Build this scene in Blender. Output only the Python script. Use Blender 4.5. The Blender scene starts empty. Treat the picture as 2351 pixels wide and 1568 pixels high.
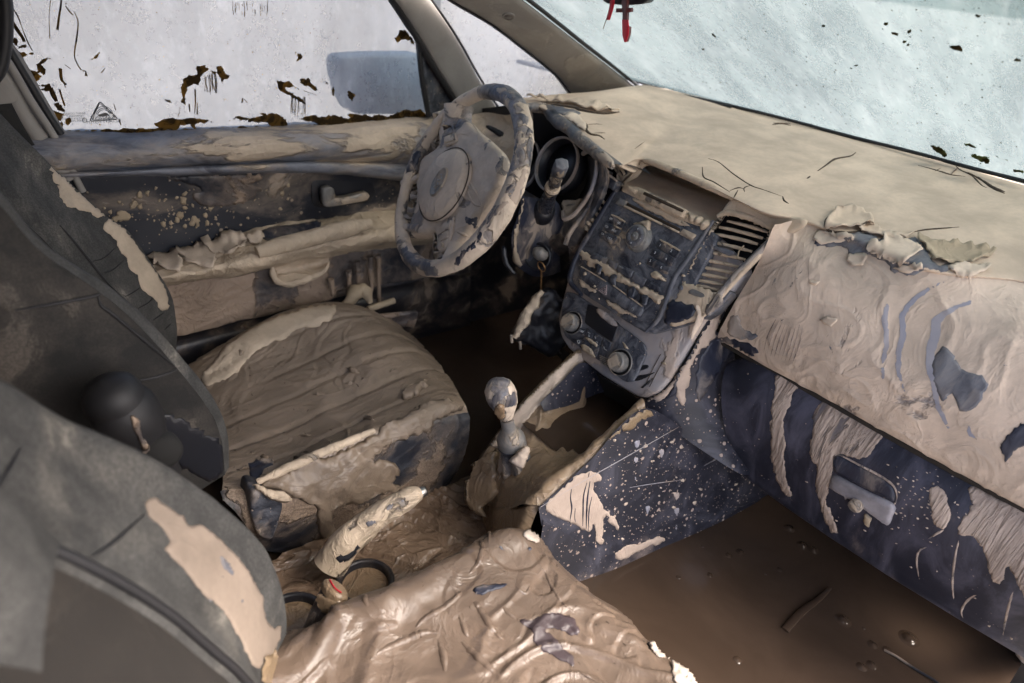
import bpy, bmesh, math, random
from mathutils import Vector as V, Matrix, noise
from mathutils.bvhtree import BVHTree
from mathutils.geometry import delaunay_2d_cdt
R = math.radians
random.seed(7)
sc = bpy.context.scene
COL = sc.collection

# ------------------------------------------------------------------ camera
CP = V((-.217, -.684, 1.061))
YAW, PIT, ROL, FPX = R(46.79), R(-29.53), R(7.18), 1567.3
fw = V((math.cos(PIT)*math.cos(YAW), math.cos(PIT)*math.sin(YAW), math.sin(PIT)))
r0 = fw.cross(V((0, 0, 1))).normalized()
u0 = r0.cross(fw)
rt = r0*math.cos(ROL)+u0*math.sin(ROL)
up = -r0*math.sin(ROL)+u0*math.cos(ROL)
cam = bpy.data.objects.new('camera', bpy.data.cameras.new('camera'))
COL.objects.link(cam)
cam.matrix_world = Matrix(((rt.x, up.x, -fw.x, CP.x), (rt.y, up.y, -fw.y, CP.y), (rt.z, up.z, -fw.z, CP.z), (0, 0, 0, 1)))
cam.data.sensor_width = 36
cam.data.lens = 24
cam.data.clip_start = .01
cam.data.clip_end = 500
cam.data.dof.use_dof = True
cam.data.dof.focus_distance = 1.12
cam.data.dof.aperture_fstop = 3.2
sc.camera = cam

# ------------------------------------------------------------------ sky, sun, exposure
SUN_EL, SUN_AZ = 52, -58          # azimuth measured from +x (the car's nose) towards +y (the driver's side)
w = bpy.data.worlds.new('World')
sc.world = w
w.use_nodes = True
nt = w.node_tree
sky = nt.nodes.new('ShaderNodeTexSky')
sky.sky_type = 'NISHITA'
sky.sun_disc = False
sky.sun_elevation = R(SUN_EL)
sky.sun_rotation = R(90-SUN_AZ)
sky.air_density = .8
sky.dust_density = 6
sky.ozone_density = .3
nt.links.new(sky.outputs[0], nt.nodes['Background'].inputs[0])
nt.nodes['Background'].inputs[1].default_value = .15
sl = bpy.data.lights.new('sun', 'SUN')
sl.energy = .9
sl.angle = R(30)
sl.color = (1, .97, .93)
sun = bpy.data.objects.new('sun', sl)
COL.objects.link(sun)
sd = V((math.cos(R(SUN_EL))*math.cos(R(SUN_AZ)), math.cos(R(SUN_EL))*math.sin(R(SUN_AZ)), math.sin(R(SUN_EL))))
sun.rotation_euler = sd.to_track_quat('Z', 'Y').to_euler()
sc.view_settings.view_transform = 'Standard'
sc.view_settings.look = 'None'
sc.view_settings.exposure = 2.15
sc.view_settings.gamma = 1
sc.view_settings.use_curve_mapping = False
sc.cycles.use_denoising = True
sc.cycles.max_bounces = 8
sc.cycles.diffuse_bounces = 5
sc.cycles.glossy_bounces = 3
sc.cycles.transparent_max_bounces = 12
sc.cycles.sample_clamp_indirect = 6
sc.cycles.caustics_reflective = False
sc.cycles.caustics_refractive = False

# ------------------------------------------------------------------ survey of the place
def W(px, py, x=None, y=None, z=None, pl=None):
    """the point of a real plane of the car that the survey sighted at (px, py)"""
    D = fw+rt*((px-1175.5)/FPX)-up*((py-784)/FPX)
    if x is not None: t = (x-CP.x)/D.x
    elif y is not None: t = (y-CP.y)/D.y
    elif z is not None: t = (z-CP.z)/D.z
    else: t = (pl[0]-CP).dot(pl[1])/D.dot(pl[1])
    return CP+D*t
def C1(x, y): return (x*.3418, y*.3418)
def C2(x, y): return (746.2+x*.3418, y*.3418)
def C3(x, y): return (1547.6+x*.3418, y*.3418)
def C4(x, y): return (x*.3418, 516.6+y*.3418)
def C5(x, y): return (746.2+x*.3418, 516.6+y*.3418)
def C6(x, y): return (1547.6+x*.3418, 516.6+y*.3418)
def C7(x, y): return (x*.3418, 1034.4+y*.3418)
def C8(x, y): return (574+x*.3418, 1034.4+y*.3418)
def C9(x, y): return (1547.6+x*.3418, 1034.4+y*.3418)
def CW(x, y): return (861+x*.3111, 172.2+y*.3111)
def CS(x, y): return (1262.9+x*.3844, 344.4+y*.3844)
def CC(x, y): return (1090.7+x*.2563, 229.6+y*.2563)
def CR(x, y): return (1320.3+x*.1721, 373.1+y*.1721)     # radio crop
def CH(x, y): return (1262.9+x*.2197, 574+y*.2197)        # climate crop
def CB(x, y): return (1205.5+x*.2929, 861+y*.2929)

# ------------------------------------------------------------------ helpers
def fbm(p, s=1, o=3):
    return noise.fractal(p*s, 1.0, 2.1, o)
def thing(name, label, cat, loc=(0, 0, 0), group=None):
    o = bpy.data.objects.new(name, None)
    COL.objects.link(o)
    o.location = loc
    o.empty_display_size = .05
    o['label'] = label
    o['category'] = cat
    if group: o['group'] = group
    return o
def tag(o, label=None, cat=None, group=None, kind=None):
    if label: o['label'] = label
    if cat: o['category'] = cat
    if group: o['group'] = group
    if kind: o['kind'] = kind
    return o
def wloc(o):
    p = V((0, 0, 0))
    while o is not None:
        p = p+o.location
        o = o.parent
    return p
def mesh(name, vs, fs, mat, parent=None, smooth=True, loc=None, flip=False, bev=None):
    me = bpy.data.meshes.new(name)
    off = wloc(parent) if parent is not None else (V(loc) if loc else V((0, 0, 0)))
    me.from_pydata([tuple(V(v)-off) for v in vs], [], [tuple(f) for f in fs])
    if flip: me.flip_normals()
    me.validate()
    if smooth:
        for p in me.polygons: p.use_smooth = True
    o = bpy.data.objects.new(name, me)
    COL.objects.link(o)
    if parent is not None: o.parent = parent
    elif loc: o.location = loc
    if mat: me.materials.append(mat)
    if bev:
        m = o.modifiers.new('b', 'BEVEL'); m.width = bev; m.segments = 3; m.limit_method = 'ANGLE'; m.angle_limit = R(35)
    return o
def cr(P, t):
    n = len(P)-1
    i = min(int(t*n), n-1)
    f = t*n-i
    p1, p2 = P[i], P[i+1]
    p0 = P[i-1] if i > 0 else p1*2-p2
    p3 = P[i+2] if i+2 <= n else p2*2-p1
    return (p1*2+(p2-p0)*f+(p0*2-p1*5+p2*4-p3)*f*f+(p1*3-p0-p2*3+p3)*f*f*f)*.5
def surf(name, rows, nu, nv, mat, parent=None, disp=None, thick=0, toward=None, loc=None):
    """a smooth sheet through a grid of measured points, optionally displaced along its normal"""
    G = []
    rr = [[cr([V(p) for p in row], j/nv) for j in range(nv+1)] for row in rows]
    for i in range(nu+1):
        G.append([cr([rr[k][j] for k in range(len(rr))], i/nu) for j in range(nv+1)])
    N = []
    tw = toward or CP
    s = 0
    for i in range(nu+1):
        l = []
        for j in range(nv+1):
            a = G[min(i+1, nu)][j]-G[max(i-1, 0)][j]
            b = G[i][min(j+1, nv)]-G[i][max(j-1, 0)]
            n = a.cross(b)
            n = n.normalized() if n.length > 1e-12 else V((0, 0, 1))
            s += n.dot((tw-G[i][j]).normalized())
            l.append(n)
        N.append(l)
    sg = 1 if s > 0 else -1
    vs = []
    for i in range(nu+1):
        for j in range(nv+1):
            p = G[i][j]
            n = N[i][j]*sg
            if disp: p = p+n*disp(p, i/nu, j/nv)
            vs.append(p)
    fs = []
    for i in range(nu):
        for j in range(nv):
            a = i*(nv+1)+j
            fs.append((a, a+nv+1, a+nv+2, a+1))
    o = mesh(name, vs, fs, mat, parent, loc=loc, flip=(sg < 0))
    if thick:
        m = o.modifiers.new('s', 'SOLIDIFY'); m.thickness = thick; m.offset = -1
    return o
def frame_of(n, hint=V((0, 0, 1))):
    n = n.normalized()
    a = hint.cross(n)
    if a.length < 1e-4: a = V((1, 0, 0)).cross(n)
    a.normalize()
    return a, n.cross(a), n
def tube(name, pts, rad, mat, parent=None, seg=12, steps=0, loc=None, cap=True, flat=None, disp=None):
    P = [V(p) for p in pts]
    rads = list(rad) if isinstance(rad, (list, tuple)) else [rad]*len(P)
    if steps:
        RR = [V((r, 0, 0)) for r in rads]
        Q = [cr(P, i/steps) for i in range(steps+1)]
        rads = [cr(RR, i/steps).x for i in range(steps+1)]
        P = Q
    vs = []; fs = []
    t = (P[1]-P[0]).normalized()
    a, b, _ = frame_of(t)
    for i, p in enumerate(P):
        t2 = (P[min(i+1, len(P)-1)]-P[max(i-1, 0)]).normalized()
        q = t.rotation_difference(t2)
        a = q @ a; b = q @ b; t = t2
        for k in range(seg):
            th = 2*math.pi*k/seg
            f = flat or (1, 1)
            d = a*math.cos(th)*f[0]+b*math.sin(th)*f[1]
            r = rads[i]
            if disp: r += disp(p+d*r)
            vs.append(p+d*r)
    for i in range(len(P)-1):
        for k in range(seg):
            fs.append((i*seg+k, i*seg+(k+1) % seg, (i+1)*seg+(k+1) % seg, (i+1)*seg+k))
    if cap:
        b0 = len(vs); q0 = (len(P)-1)*seg
        vs += vs[:seg]+vs[q0:q0+seg]
        fs.append(tuple(range(b0, b0+seg))[::-1]); fs.append(tuple(range(b0+seg, b0+2*seg)))
    return mesh(name, vs, fs, mat, parent, loc=loc)
def lathe(name, prof, org, axis, mat, parent=None, seg=40, sx=1, sy=1, disp=None, hint=V((0, 0, 1)), loc=None, cap=True):
    a, b, n = frame_of(V(axis), hint)
    vs = []; fs = []
    for (r, h) in prof:
        for k in range(seg):
            th = 2*math.pi*k/seg
            p = V(org)+a*(math.cos(th)*r*sx)+b*(math.sin(th)*r*sy)+n*h
            if disp: p = p+(p-V(org)-n*h*.5).normalized()*disp(p)
            vs.append(p)
    m = len(prof)
    for i in range(m-1):
        for k in range(seg):
            fs.append((i*seg+k, i*seg+(k+1) % seg, (i+1)*seg+(k+1) % seg, (i+1)*seg+k))
    if cap and prof[0][0] > 1e-6:
        b0 = len(vs); vs += vs[:seg]; fs.append(tuple(range(b0, b0+seg))[::-1])
    if cap and prof[-1][0] > 1e-6:
        b0 = len(vs); vs += vs[(m-1)*seg:m*seg]; fs.append(tuple(range(b0, b0+seg)))
    return mesh(name, vs, fs, mat, parent, loc=loc)
def rpoly(pts, r=.2, seg=4):
    """round the corners of a closed outline; r is the share of each side that is rounded"""
    out = []
    n = len(pts)
    for i in range(n):
        a, b, c = V(pts[i-1]), V(pts[i]), V(pts[(i+1) % n])
        p = b+(a-b)*r; q = b+(c-b)*r
        for k in range(seg+1):
            t = k/seg
            out.append(p*(1-t)**2+b*2*t*(1-t)+q*t*t)
    return out
def plate(name, pts, n, h0, h1, mat, parent=None, bev=.0012, rnd=.18, loc=None, smooth=True):
    """a bevelled plate: outline pts (3D), standing from h0 to h1 along n"""
    n = V(n).normalized()
    P = rpoly(pts, rnd) if rnd else [V(p) for p in pts]
    ar = V((0, 0, 0))
    for i in range(len(P)): ar += P[i-1].cross(P[i])
    if ar.dot(n) < 0: P = P[::-1]
    m = len(P)
    c = sum(P, V((0, 0, 0)))/m
    rad = sum((p-c).length for p in P)/m
    vs = [p+n*h0 for p in P]+[p+n*(h1-bev) for p in P]+[c+(p-c)*(1-bev*.35/rad)+n*(h1-bev*.3) for p in P]+[c+(p-c)*(1-bev*1.1/rad)+n*h1 for p in P]
    fs = []
    for q in range(3):
        for i in range(m):
            j = (i+1) % m
            fs.append((q*m+i, q*m+j, (q+1)*m+j, (q+1)*m+i))
    fs.append(tuple(range(3*m, 4*m))); fs.append(tuple(range(m))[::-1])
    return mesh(name, vs, fs, mat, parent, loc=loc, smooth=smooth)
def seg_dist(p, a, b):
    ab = b-a
    t = max(0, min(1, (p-a).dot(ab)/max(ab.length_squared, 1e-12)))
    return (p-a-ab*t).length
def inside(p, poly):
    c = False
    j = len(poly)-1
    for i in range(len(poly)):
        a, b = poly[i], poly[j]
        if (a[1] > p[1]) != (b[1] > p[1]) and p[0] < (b[0]-a[0])*(p[1]-a[1])/(b[1]-a[1])+a[0]: c = not c
        j = i
    return c
def densify(poly, step, jit=0, smooth=True, seed=0):
    n = len(poly)
    P = [V((p[0], p[1], 0)) for p in poly]
    out = []
    for i in range(n):
        a, b = P[i], P[(i+1) % n]
        p0, p3 = P[i-1], P[(i+2) % n]
        k = max(1, int((b-a).length/step))
        for q in range(k):
            f = q/k
            if smooth: p = (a*2+(b-p0)*f+(p0*2-a*5+b*4-p3)*f*f+(a*3-p0-b*3+p3)*f*f*f)*.5
            else: p = a.lerp(b, f)
            if jit:
                s = V((p.x*.08, p.y*.08, seed*7.3))
                p = p+V((noise.noise(s)+.7*noise.noise(s*2.7)+.5*noise.noise(s*7), noise.noise(s+V((9, 9, 9)))+.7*noise.noise(s*2.7+V((5, 1, 1)))+.5*noise.noise(s*7+V((2, 4, 1))), 0))*jit*1.5
            out.append((p.x, p.y))
    return out
def film(name, poly, mat, hit, parent=None, h=.0008, edge=3, step=7, jit=2.5, curl=0, rough=0, hole=None, seed=0, thick=.0006, smooth=True, grow=None, loc=None):
    """a thin coat, flake or pad of its own thickness lying on the surface hit(px, py) -> (point, normal)"""
    B = densify(poly, step, jit, smooth, seed)
    if len(B) < 3: return None
    xs = [b[0] for b in B]; ys = [b[1] for b in B]
    pts = [V(b) for b in B]
    nb = len(pts)
    x = min(xs)+step*.6
    while x < max(xs):
        y = min(ys)+step*.6
        while y < max(ys):
            if inside((x, y), B):
                d = min(seg_dist(V((x, y)), V(B[i-1]), V(B[i])) for i in range(nb))
                if d > step*.45: pts.append(V((x+random.uniform(-.15, .15)*step, y+random.uniform(-.15, .15)*step)))
            y += step
        x += step
    res = delaunay_2d_cdt(pts, [(i, (i+1) % nb) for i in range(nb)], [], 1, 1e-6)
    v2, f2 = res[0], res[2]
    Bv = [V(b) for b in B]
    vs = []; ok = []; ee = []
    for p in v2:
        r = hit(p[0], p[1])
        if r is None:
            vs.append(V((0, 0, 0))); ok.append(False); ee.append(0); continue
        d = min(seg_dist(p, Bv[i-1], Bv[i]) for i in range(nb))
        e = min(1, d/edge) if edge > 0 else 1
        ee.append(min(1, d/10))
        hh = h*math.sqrt(max(0, 1-(1-e)**2))
        if curl: hh += curl*(1-min(1, d/(edge*5+1)))**2*(.6+.8*noise.noise(V((p[0]*.05, p[1]*.05, seed))))
        if rough: hh += rough*e*fbm(V((p[0]*.03, p[1]*.03, seed)), 1, 3)
        if grow: hh += grow(p[0], p[1], e)
        vs.append(r[0]+r[1]*(hh+.0004)); ok.append(True)
    fs = []
    for f in f2:
        if not all(ok[i] for i in f): continue
        c = sum((v2[i] for i in f), V((0, 0)))/len(f)
        if hole and any(inside(c, q) for q in hole): continue
        a = (vs[f[1]]-vs[f[0]]).cross(vs[f[2]]-vs[f[0]])
        if max((vs[f[k]]-vs[f[k-1]]).length for k in range(len(f))) > .12: continue
        fs.append(tuple(f) if a.dot(CP-vs[f[0]]) > 0 else tuple(f)[::-1])
    if not fs: return None
    o = mesh(name, vs, fs, mat, parent, loc=loc)
    if len(o.data.vertices) == len(ee):
        at = o.data.attributes.new('e', 'FLOAT', 'POINT'); at.data.foreach_set('value', ee)
    bm = bmesh.new(); bm.from_mesh(o.data)
    bmesh.ops.delete(bm, geom=[v for v in bm.verts if not v.link_faces], context='VERTS')
    bm.to_mesh(o.data); bm.free()
    if thick:
        m = o.modifiers.new('s', 'SOLIDIFY'); m.thickness = thick; m.offset = -1
    return o
def on_plane(org, n):
    n = V(n).normalized(); org = V(org)
    return lambda px, py: (W(px, py, pl=(org, n)), n)
def on_objs(*objs):
    trees = []
    for o in objs:
        off = wloc(o)
        me = o.data
        trees.append(BVHTree.FromPolygons([v.co+off for v in me.vertices], [tuple(p.vertices) for p in me.polygons]))
    def hit(px, py):
        D = (fw+rt*((px-1175.5)/FPX)-up*((py-784)/FPX)).normalized()
        best = None
        for t in trees:
            l, n, i, d = t.ray_cast(CP, D)
            if l is not None and (best is None or d < best[2]):
                best = (l, n if n.dot(D) < 0 else -n, d)
        return best[:2] if best else None
    return hit
def strip(name, pts, wd, mat, hit, parent=None, h=.0006, seed=0):
    """a thin line (crack, seam, piping) lying on a surface"""
    P = []
    pp = [V((p[0], p[1], 0)) for p in pts]
    n = max(4, int(sum((pp[i]-pp[i-1]).length for i in range(1, len(pp)))/5))
    for i in range(n+1):
        q = cr(pp, i/n)
        r = hit(q.x, q.y)
        if r: P.append((r[0]+r[1]*h, wd*(.35+.65*math.sin(math.pi*min(1, max(.04, i/n))))*(1+.35*noise.noise(V((i*.5, seed, 0))))))
    if len(P) < 3: return None
    return tube(name, [p[0] for p in P], [p[1] for p in P], mat, parent, seg=6)
def join_meshes(name, objs, parent=None):
    """several pieces of one part become one mesh; a few countable ones stay single objects"""
    one = {'cracks': 'crack', 'stitch_seams': 'stitch_seam', 'side_seams': 'side_seam', 'mud_ridges': 'mud_ridge', 'mud_mounds': 'mud_mound', 'drying_cracks': 'drying_crack', 'drag_marks': 'drag_mark', 'smear_bands': 'smear_band',
           'leaf_smears': 'leaf_smear', 'dust_lines': 'dust_line', 'drip_stains': 'drip_stain', 'mud_lumps': 'mud_lump', 'straw_debris': 'straw'}
    if name in one:
        for o in objs: o.name = one[name]
        return objs[0]
    base = objs[0]
    bm = bmesh.new()
    off0 = wloc(base)
    for o in objs:
        t = bmesh.new(); t.from_mesh(o.data)
        d = wloc(o)-off0
        for v in t.verts: v.co += d
        me = bpy.data.meshes.new('t'); t.to_mesh(me); t.free()
        bm.from_mesh(me)
        bpy.data.meshes.remove(me)
    bm.to_mesh(base.data); bm.free()
    for o in objs[1:]: bpy.data.objects.remove(o)
    base.name = name
    if name in ('mud_specks', 'mud_splats', 'mud_smears'): base['kind'] = 'stuff'
    return base
def text(name, s, org, ax, ay, size, mat, parent=None, ext=.0002, mirror=False, align='CENTER'):
    cu = bpy.data.curves.new('t', 'FONT')
    cu.body = s; cu.size = size; cu.extrude = ext; cu.align_x = align; cu.align_y = 'CENTER'; cu.resolution_u = 3
    t = bpy.data.objects.new('t', cu)
    me = bpy.data.meshes.new_from_object(t)
    bpy.data.objects.remove(t)
    ax = V(ax).normalized(); ay = (V(ay)-ax*V(ay).dot(ax)).normalized()
    az = ax.cross(ay)
    if mirror: ax = -ax
    off = wloc(parent) if parent is not None else V((0, 0, 0))
    for v in me.vertices:
        v.co = V(org)-off+ax*v.co.x+ay*v.co.y+az*v.co.z
    me.materials.clear(); me.materials.append(mat)
    o = bpy.data.objects.new(name, me)
    COL.objects.link(o)
    if parent is not None: o.parent = parent
    return o

# ------------------------------------------------------------------ materials
class N:
    def __init__(s, m):
        s.t = m.node_tree; s.n = s.t.nodes; s.l = s.t.links
    def add(s, ty, **k):
        n = s.n.new(ty)
        for a, b in k.items(): setattr(n, a, b)
        return n
    def link(s, a, b): s.l.new(a, b)
    def m(s, op, a, b=None, c=None, clamp=False):
        n = s.add('ShaderNodeMath', operation=op, use_clamp=clamp)
        for i, v in enumerate((a, b, c)):
            if v is None: continue
            if isinstance(v, (int, float)): n.inputs[i].default_value = v
            else: s.link(v, n.inputs[i])
        return n.outputs[0]
    def ramp(s, x, a, b, lo=0., hi=1.):
        n = s.add('ShaderNodeMapRange', interpolation_type='SMOOTHSTEP')
        s.link(x, n.inputs[0])
        for i, v in enumerate((a, b, lo, hi)): n.inputs[i+1].default_value = v
        return n.outputs[0]
    def mix(s, f, a, b):
        n = s.add('ShaderNodeMix', data_type='RGBA')
        if isinstance(f, (int, float)): n.inputs[0].default_value = f
        else: s.link(f, n.inputs[0])
        for i, v in ((6, a), (7, b)):
            if isinstance(v, tuple): n.inputs[i].default_value = (*v[:3], 1)
            else: s.link(v, n.inputs[i])
        return n.outputs[2]
    def noise(s, vec, sc, det=4, rough=.55, dist=0, out='Fac'):
        n = s.add('ShaderNodeTexNoise')
        s.link(vec, n.inputs['Vector'])
        n.inputs['Scale'].default_value = sc; n.inputs['Detail'].default_value = det
        n.inputs['Roughness'].default_value = rough; n.inputs['Distortion'].default_value = dist
        return n.outputs[out]
    def vor(s, vec, sc, feat='F1', out='Distance', rnd=1):
        n = s.add('ShaderNodeTexVoronoi', feature=feat)
        s.link(vec, n.inputs['Vector']); n.inputs['Scale'].default_value = sc; n.inputs['Randomness'].default_value = rnd
        return n
DRY = (.50, .405, .315)
MUD = (.37, .285, .21)
DAMP = (.25, .18, .122)
WET = (.135, .092, .06)
PLA = (.015, .018, .027)
DUST = (.13, .14, .165)
def mudmat(name, mud=MUD, base=PLA, dust=DUST, cover=.5, scale=7, stretch=(1, 1, 1), rot=(0, 0, 0), film=.4, splat=0., splat_scale=60, bump=1., rough=.62, brough=.42,
           lumps=1., ridge=1., edge=.02, grain=0., dark=None, wet=0., seed=0., ragged=0.):
    m = bpy.data.materials.new(name)
    m.use_nodes = True
    n = N(m)
    bs = n.n['Principled BSDF']
    tc = n.add('ShaderNodeTexCoord')
    mp = n.add('ShaderNodeMapping')
    n.link(tc.outputs['Object'], mp.inputs[0])
    mp.inputs['Scale'].default_value = stretch
    mp.inputs['Rotation'].default_value = tuple(R(a) for a in rot)
    mp.inputs['Location'].default_value = (seed, seed*.7, -seed*.3)
    co = mp.outputs[0]; ob = tc.outputs['Object']
    # warped coordinates give the smeared, dragged look
    wn = n.noise(co, scale*.6, 3, .5, 0, 'Color')
    vm = n.add('ShaderNodeVectorMath', operation='MULTIPLY_ADD')
    n.link(wn, vm.inputs[0]); vm.inputs[1].default_value = (.12, .12, .12); n.link(co, vm.inputs[2])
    wc = vm.outputs[0]
    n1 = n.noise(wc, scale, 7, .58, .4)
    th = 1-cover
    thr = .5+(th-.5)*.34 if cover < 1 else 0.
    M = n.ramp(n1, thr-edge, thr+edge)
    if splat > 0:
        for k, sc_ in enumerate((splat_scale, splat_scale*2.6)):
            v = n.vor(ob, sc_)
            w2 = n.noise(ob, sc_*1.5, 2)
            d = n.m('ADD', v.outputs['Distance'], n.m('MULTIPLY', w2, .22))
            sp = n.add('ShaderNodeSeparateColor'); n.link(v.outputs['Color'], sp.inputs[0])
            rad = n.m('MULTIPLY_ADD', n.m('POWER', sp.outputs[0], 2.2), .34*min(1, splat*1.3), -.02+.1)
            den = n.m('GREATER_THAN', n.m('ADD', n.noise(ob, 9+k*4, 2), n.m('MULTIPLY', sp.outputs[1], .35)), .76-.34*splat)
            s_ = n.m('MULTIPLY', n.ramp(n.m('SUBTRACT', rad, d), -.03, .03), den)
            M = n.m('MAXIMUM', M, s_)
    # colours
    cvar = n.noise(ob, 11, 5, .6, .3)
    cfine = n.noise(ob, 130, 3, .6)
    lo = tuple(c*.80 for c in mud); hi = tuple(min(1, c*1.15) for c in mud)
    mc = n.mix(n.ramp(cvar, .3, .7), lo, hi)
    mc = n.mix(n.ramp(cfine, .35, .75, 0, .22), mc, tuple(c*.72 for c in mud))
    fl = n.noise(wc, scale*1.7, 6, .7, 1.2)
    veil = n.ramp(fl, .62-.4*film, .95-.35*film, 0, min(1, film*1.5))
    bc = n.mix(veil, base, dust)
    tn = n.m('ADD', n1, n.m('MULTIPLY', n.m('SUBTRACT', n.noise(wc, scale*9, 4, .7, 1.), .5), .16))
    thin = n.m('MULTIPLY', n.ramp(tn, thr-.13, thr+.01), .62)
    bc = n.mix(thin, bc, tuple(a*.62+b*.25 for a, b in zip(mud, dust)))
    col = n.mix(M, bc, mc)
    if grain > 1:
        wv = n.noise(ob, 380, 2, .6)
        col = n.mix(n.ramp(wv, .35, .65, 0, .45), col, (.012, .012, .012))
    n.link(col, bs.inputs['Base Color'])
    # relief
    big = n.noise(wc, 5.5, 3, .5)
    r1 = n.noise(wc, 17, 4, .55, .8)
    rid = n.m('POWER', n.m('SUBTRACT', 1, n.m('MULTIPLY', n.m('ABSOLUTE', n.m('SUBTRACT', r1, .5)), 5), clamp=True), 2.5)
    r2 = n.noise(wc, 8, 5, .62, 1.6)
    rid2 = n.m('MULTIPLY', n.m('FRACT', n.m('MULTIPLY', r2, 9)), n.ramp(n.noise(ob, 8, 3, .6), .48, .60))
    fine = n.noise(ob, 300, 2, .6)
    h = n.m('MULTIPLY', big, .010*lumps)
    h = n.m('ADD', h, n.m('MULTIPLY', rid, .0018*ridge))
    h = n.m('ADD', h, n.m('MULTIPLY', rid2, .0016*ridge))
    h = n.m('ADD', h, n.m('MULTIPLY', fine, .00022))
    h = n.m('ADD', n.m('MULTIPLY', h, M), n.m('MULTIPLY', M, .0012))
    h = n.m('ADD', h, n.m('MULTIPLY', n.noise(ob, 700, 2, .5), .00012+.0003*grain))
    b = n.add('ShaderNodeBump')
    b.inputs['Strength'].default_value = min(1, bump); b.inputs['Distance'].default_value = 1
    n.link(h, b.inputs['Height'])
    n.link(b.outputs[0], bs.inputs['Normal'])
    rr = n.m('ADD', n.m('MULTIPLY', M, rough-brough), brough)
    rr = n.m('ADD', rr, n.m('MULTIPLY', veil, .2))
    if wet:
        wm = n.ramp(n.noise(ob, 6, 3), .45, .6, 0, wet)
        rr = n.m('SUBTRACT', rr, wm)
    n.link(n.m('MAXIMUM', rr, .12), bs.inputs['Roughness'])
    bs.inputs['Specular IOR Level'].default_value = .45
    if ragged:
        at = n.add('ShaderNodeAttribute', attribute_name='e')
        rn = n.noise(wc, scale*3.5, 6, .7, .5)
        k = n.m('ADD', n.m('MULTIPLY', at.outputs['Fac'], ragged), n.m('MULTIPLY', n.m('SUBTRACT', rn, .5), 2.6))
        al = n.ramp(k, .22, .34)
        tp = n.add('ShaderNodeBsdfTransparent')
        mx = n.add('ShaderNodeMixShader'); n.link(al, mx.inputs[0]); n.link(tp.outputs[0], mx.inputs[1]); n.link(bs.outputs[0], mx.inputs[2])
        n.link(mx.outputs[0], n.n['Material Output'].inputs[0])
    m.diffuse_color = (*mud, 1)
    return m
def plain(name, col, rough=.5, metal=0., bump=0., bs_=80, var=.15, spec=.5):
    m = bpy.data.materials.new(name)
    m.use_nodes = True
    n = N(m)
    bs = n.n['Principled BSDF']
    tc = n.add('ShaderNodeTexCoord')
    c = n.noise(tc.outputs['Object'], 14, 5, .6)
    n.link(n.mix(n.ramp(c, .3, .7), tuple(x*(1-var) for x in col), tuple(min(1, x*(1+var)) for x in col)), bs.inputs['Base Color'])
    bs.inputs['Roughness'].default_value = rough; bs.inputs['Metallic'].default_value = metal
    bs.inputs['Specular IOR Level'].default_value = spec
    if bump:
        b = n.add('ShaderNodeBump'); b.inputs['Distance'].default_value = bump; b.inputs['Strength'].default_value = 1
        n.link(n.noise(tc.outputs['Object'], bs_, 3), b.inputs['Height']); n.link(b.outputs[0], bs.inputs['Normal'])
    return m
def glassmat(name, tint, dirt, pale, clear=.25, dirt_cover=.4, streak=(1, 1, 1), rot=(0, 0, 0), specks=.3, bright=.9, scale=6):
    """glass fogged by a dried film: part of the light passes straight, most is scattered through"""
    m = bpy.data.materials.new(name)
    m.use_nodes = True
    n = N(m)
    n.n.remove(n.n['Principled BSDF'])
    tc = n.add('ShaderNodeTexCoord')
    mp = n.add('ShaderNodeMapping'); n.link(tc.outputs['Object'], mp.inputs[0])
    mp.inputs['Scale'].default_value = streak; mp.inputs['Rotation'].default_value = tuple(R(a) for a in rot)
    co = mp.outputs[0]; ob = tc.outputs['Object']
    a = n.noise(co, scale, 5, .6, .2)
    b_ = n.noise(co, scale*5, 5, .65, .3)
    c_ = n.noise(ob, 60, 5, .75)
    g_ = n.noise(co, scale*14, 4, .7, .2)
    f = n.m('MULTIPLY_ADD', a, .8, n.m('MULTIPLY', b_, .2))
    col = n.mix(n.ramp(f, .36, .62), tint, dirt)
    col = n.mix(n.ramp(c_, .45, .75, 0, .45), col, tuple(x*.72 for x in dirt))
    col = n.mix(n.ramp(g_, .5, .72, 0, .5), col, pale)
    d_ = n.noise(co, scale*2.2, 4, .6, .3)
    col = n.mix(n.ramp(d_, .50, .8, 0, .6), col, pale)
    sp = n.vor(ob, 55)
    sc_ = n.add('ShaderNodeSeparateColor'); n.link(sp.outputs['Color'], sc_.inputs[0])
    mk = n.m('MULTIPLY', n.ramp(n.m('ADD', sp.outputs['Distance'], n.m('MULTIPLY', n.noise(ob, 120, 2), .3)), .2, .26, 1, 0), n.m('GREATER_THAN', sc_.outputs[0], 1-.12*specks))
    col = n.mix(n.m('MULTIPLY', mk, .6), col, (.05, .05, .035))
    tr = n.add('ShaderNodeBsdfTranslucent'); n.link(col, tr.inputs[0])
    df = n.add('ShaderNodeBsdfDiffuse'); n.link(col, df.inputs[0])
    mx = n.add('ShaderNodeMixShader'); mx.inputs[0].default_value = .15
    n.link(tr.outputs[0], mx.inputs[1]); n.link(df.outputs[0], mx.inputs[2])
    tp = n.add('ShaderNodeBsdfTransparent'); tp.inputs[0].default_value = (.93, .95, .94, 1)
    cl = n.m('MULTIPLY', n.ramp(a, .35, .65, clear*1.06, clear*.92), n.m('SUBTRACT', 1, mk))
    m2 = n.add('ShaderNodeMixShader'); n.link(cl, m2.inputs[0]); n.link(mx.outputs[0], m2.inputs[1]); n.link(tp.outputs[0], m2.inputs[2])
    n.link(m2.outputs[0], n.n['Material Output'].inputs[0])
    return m
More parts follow.
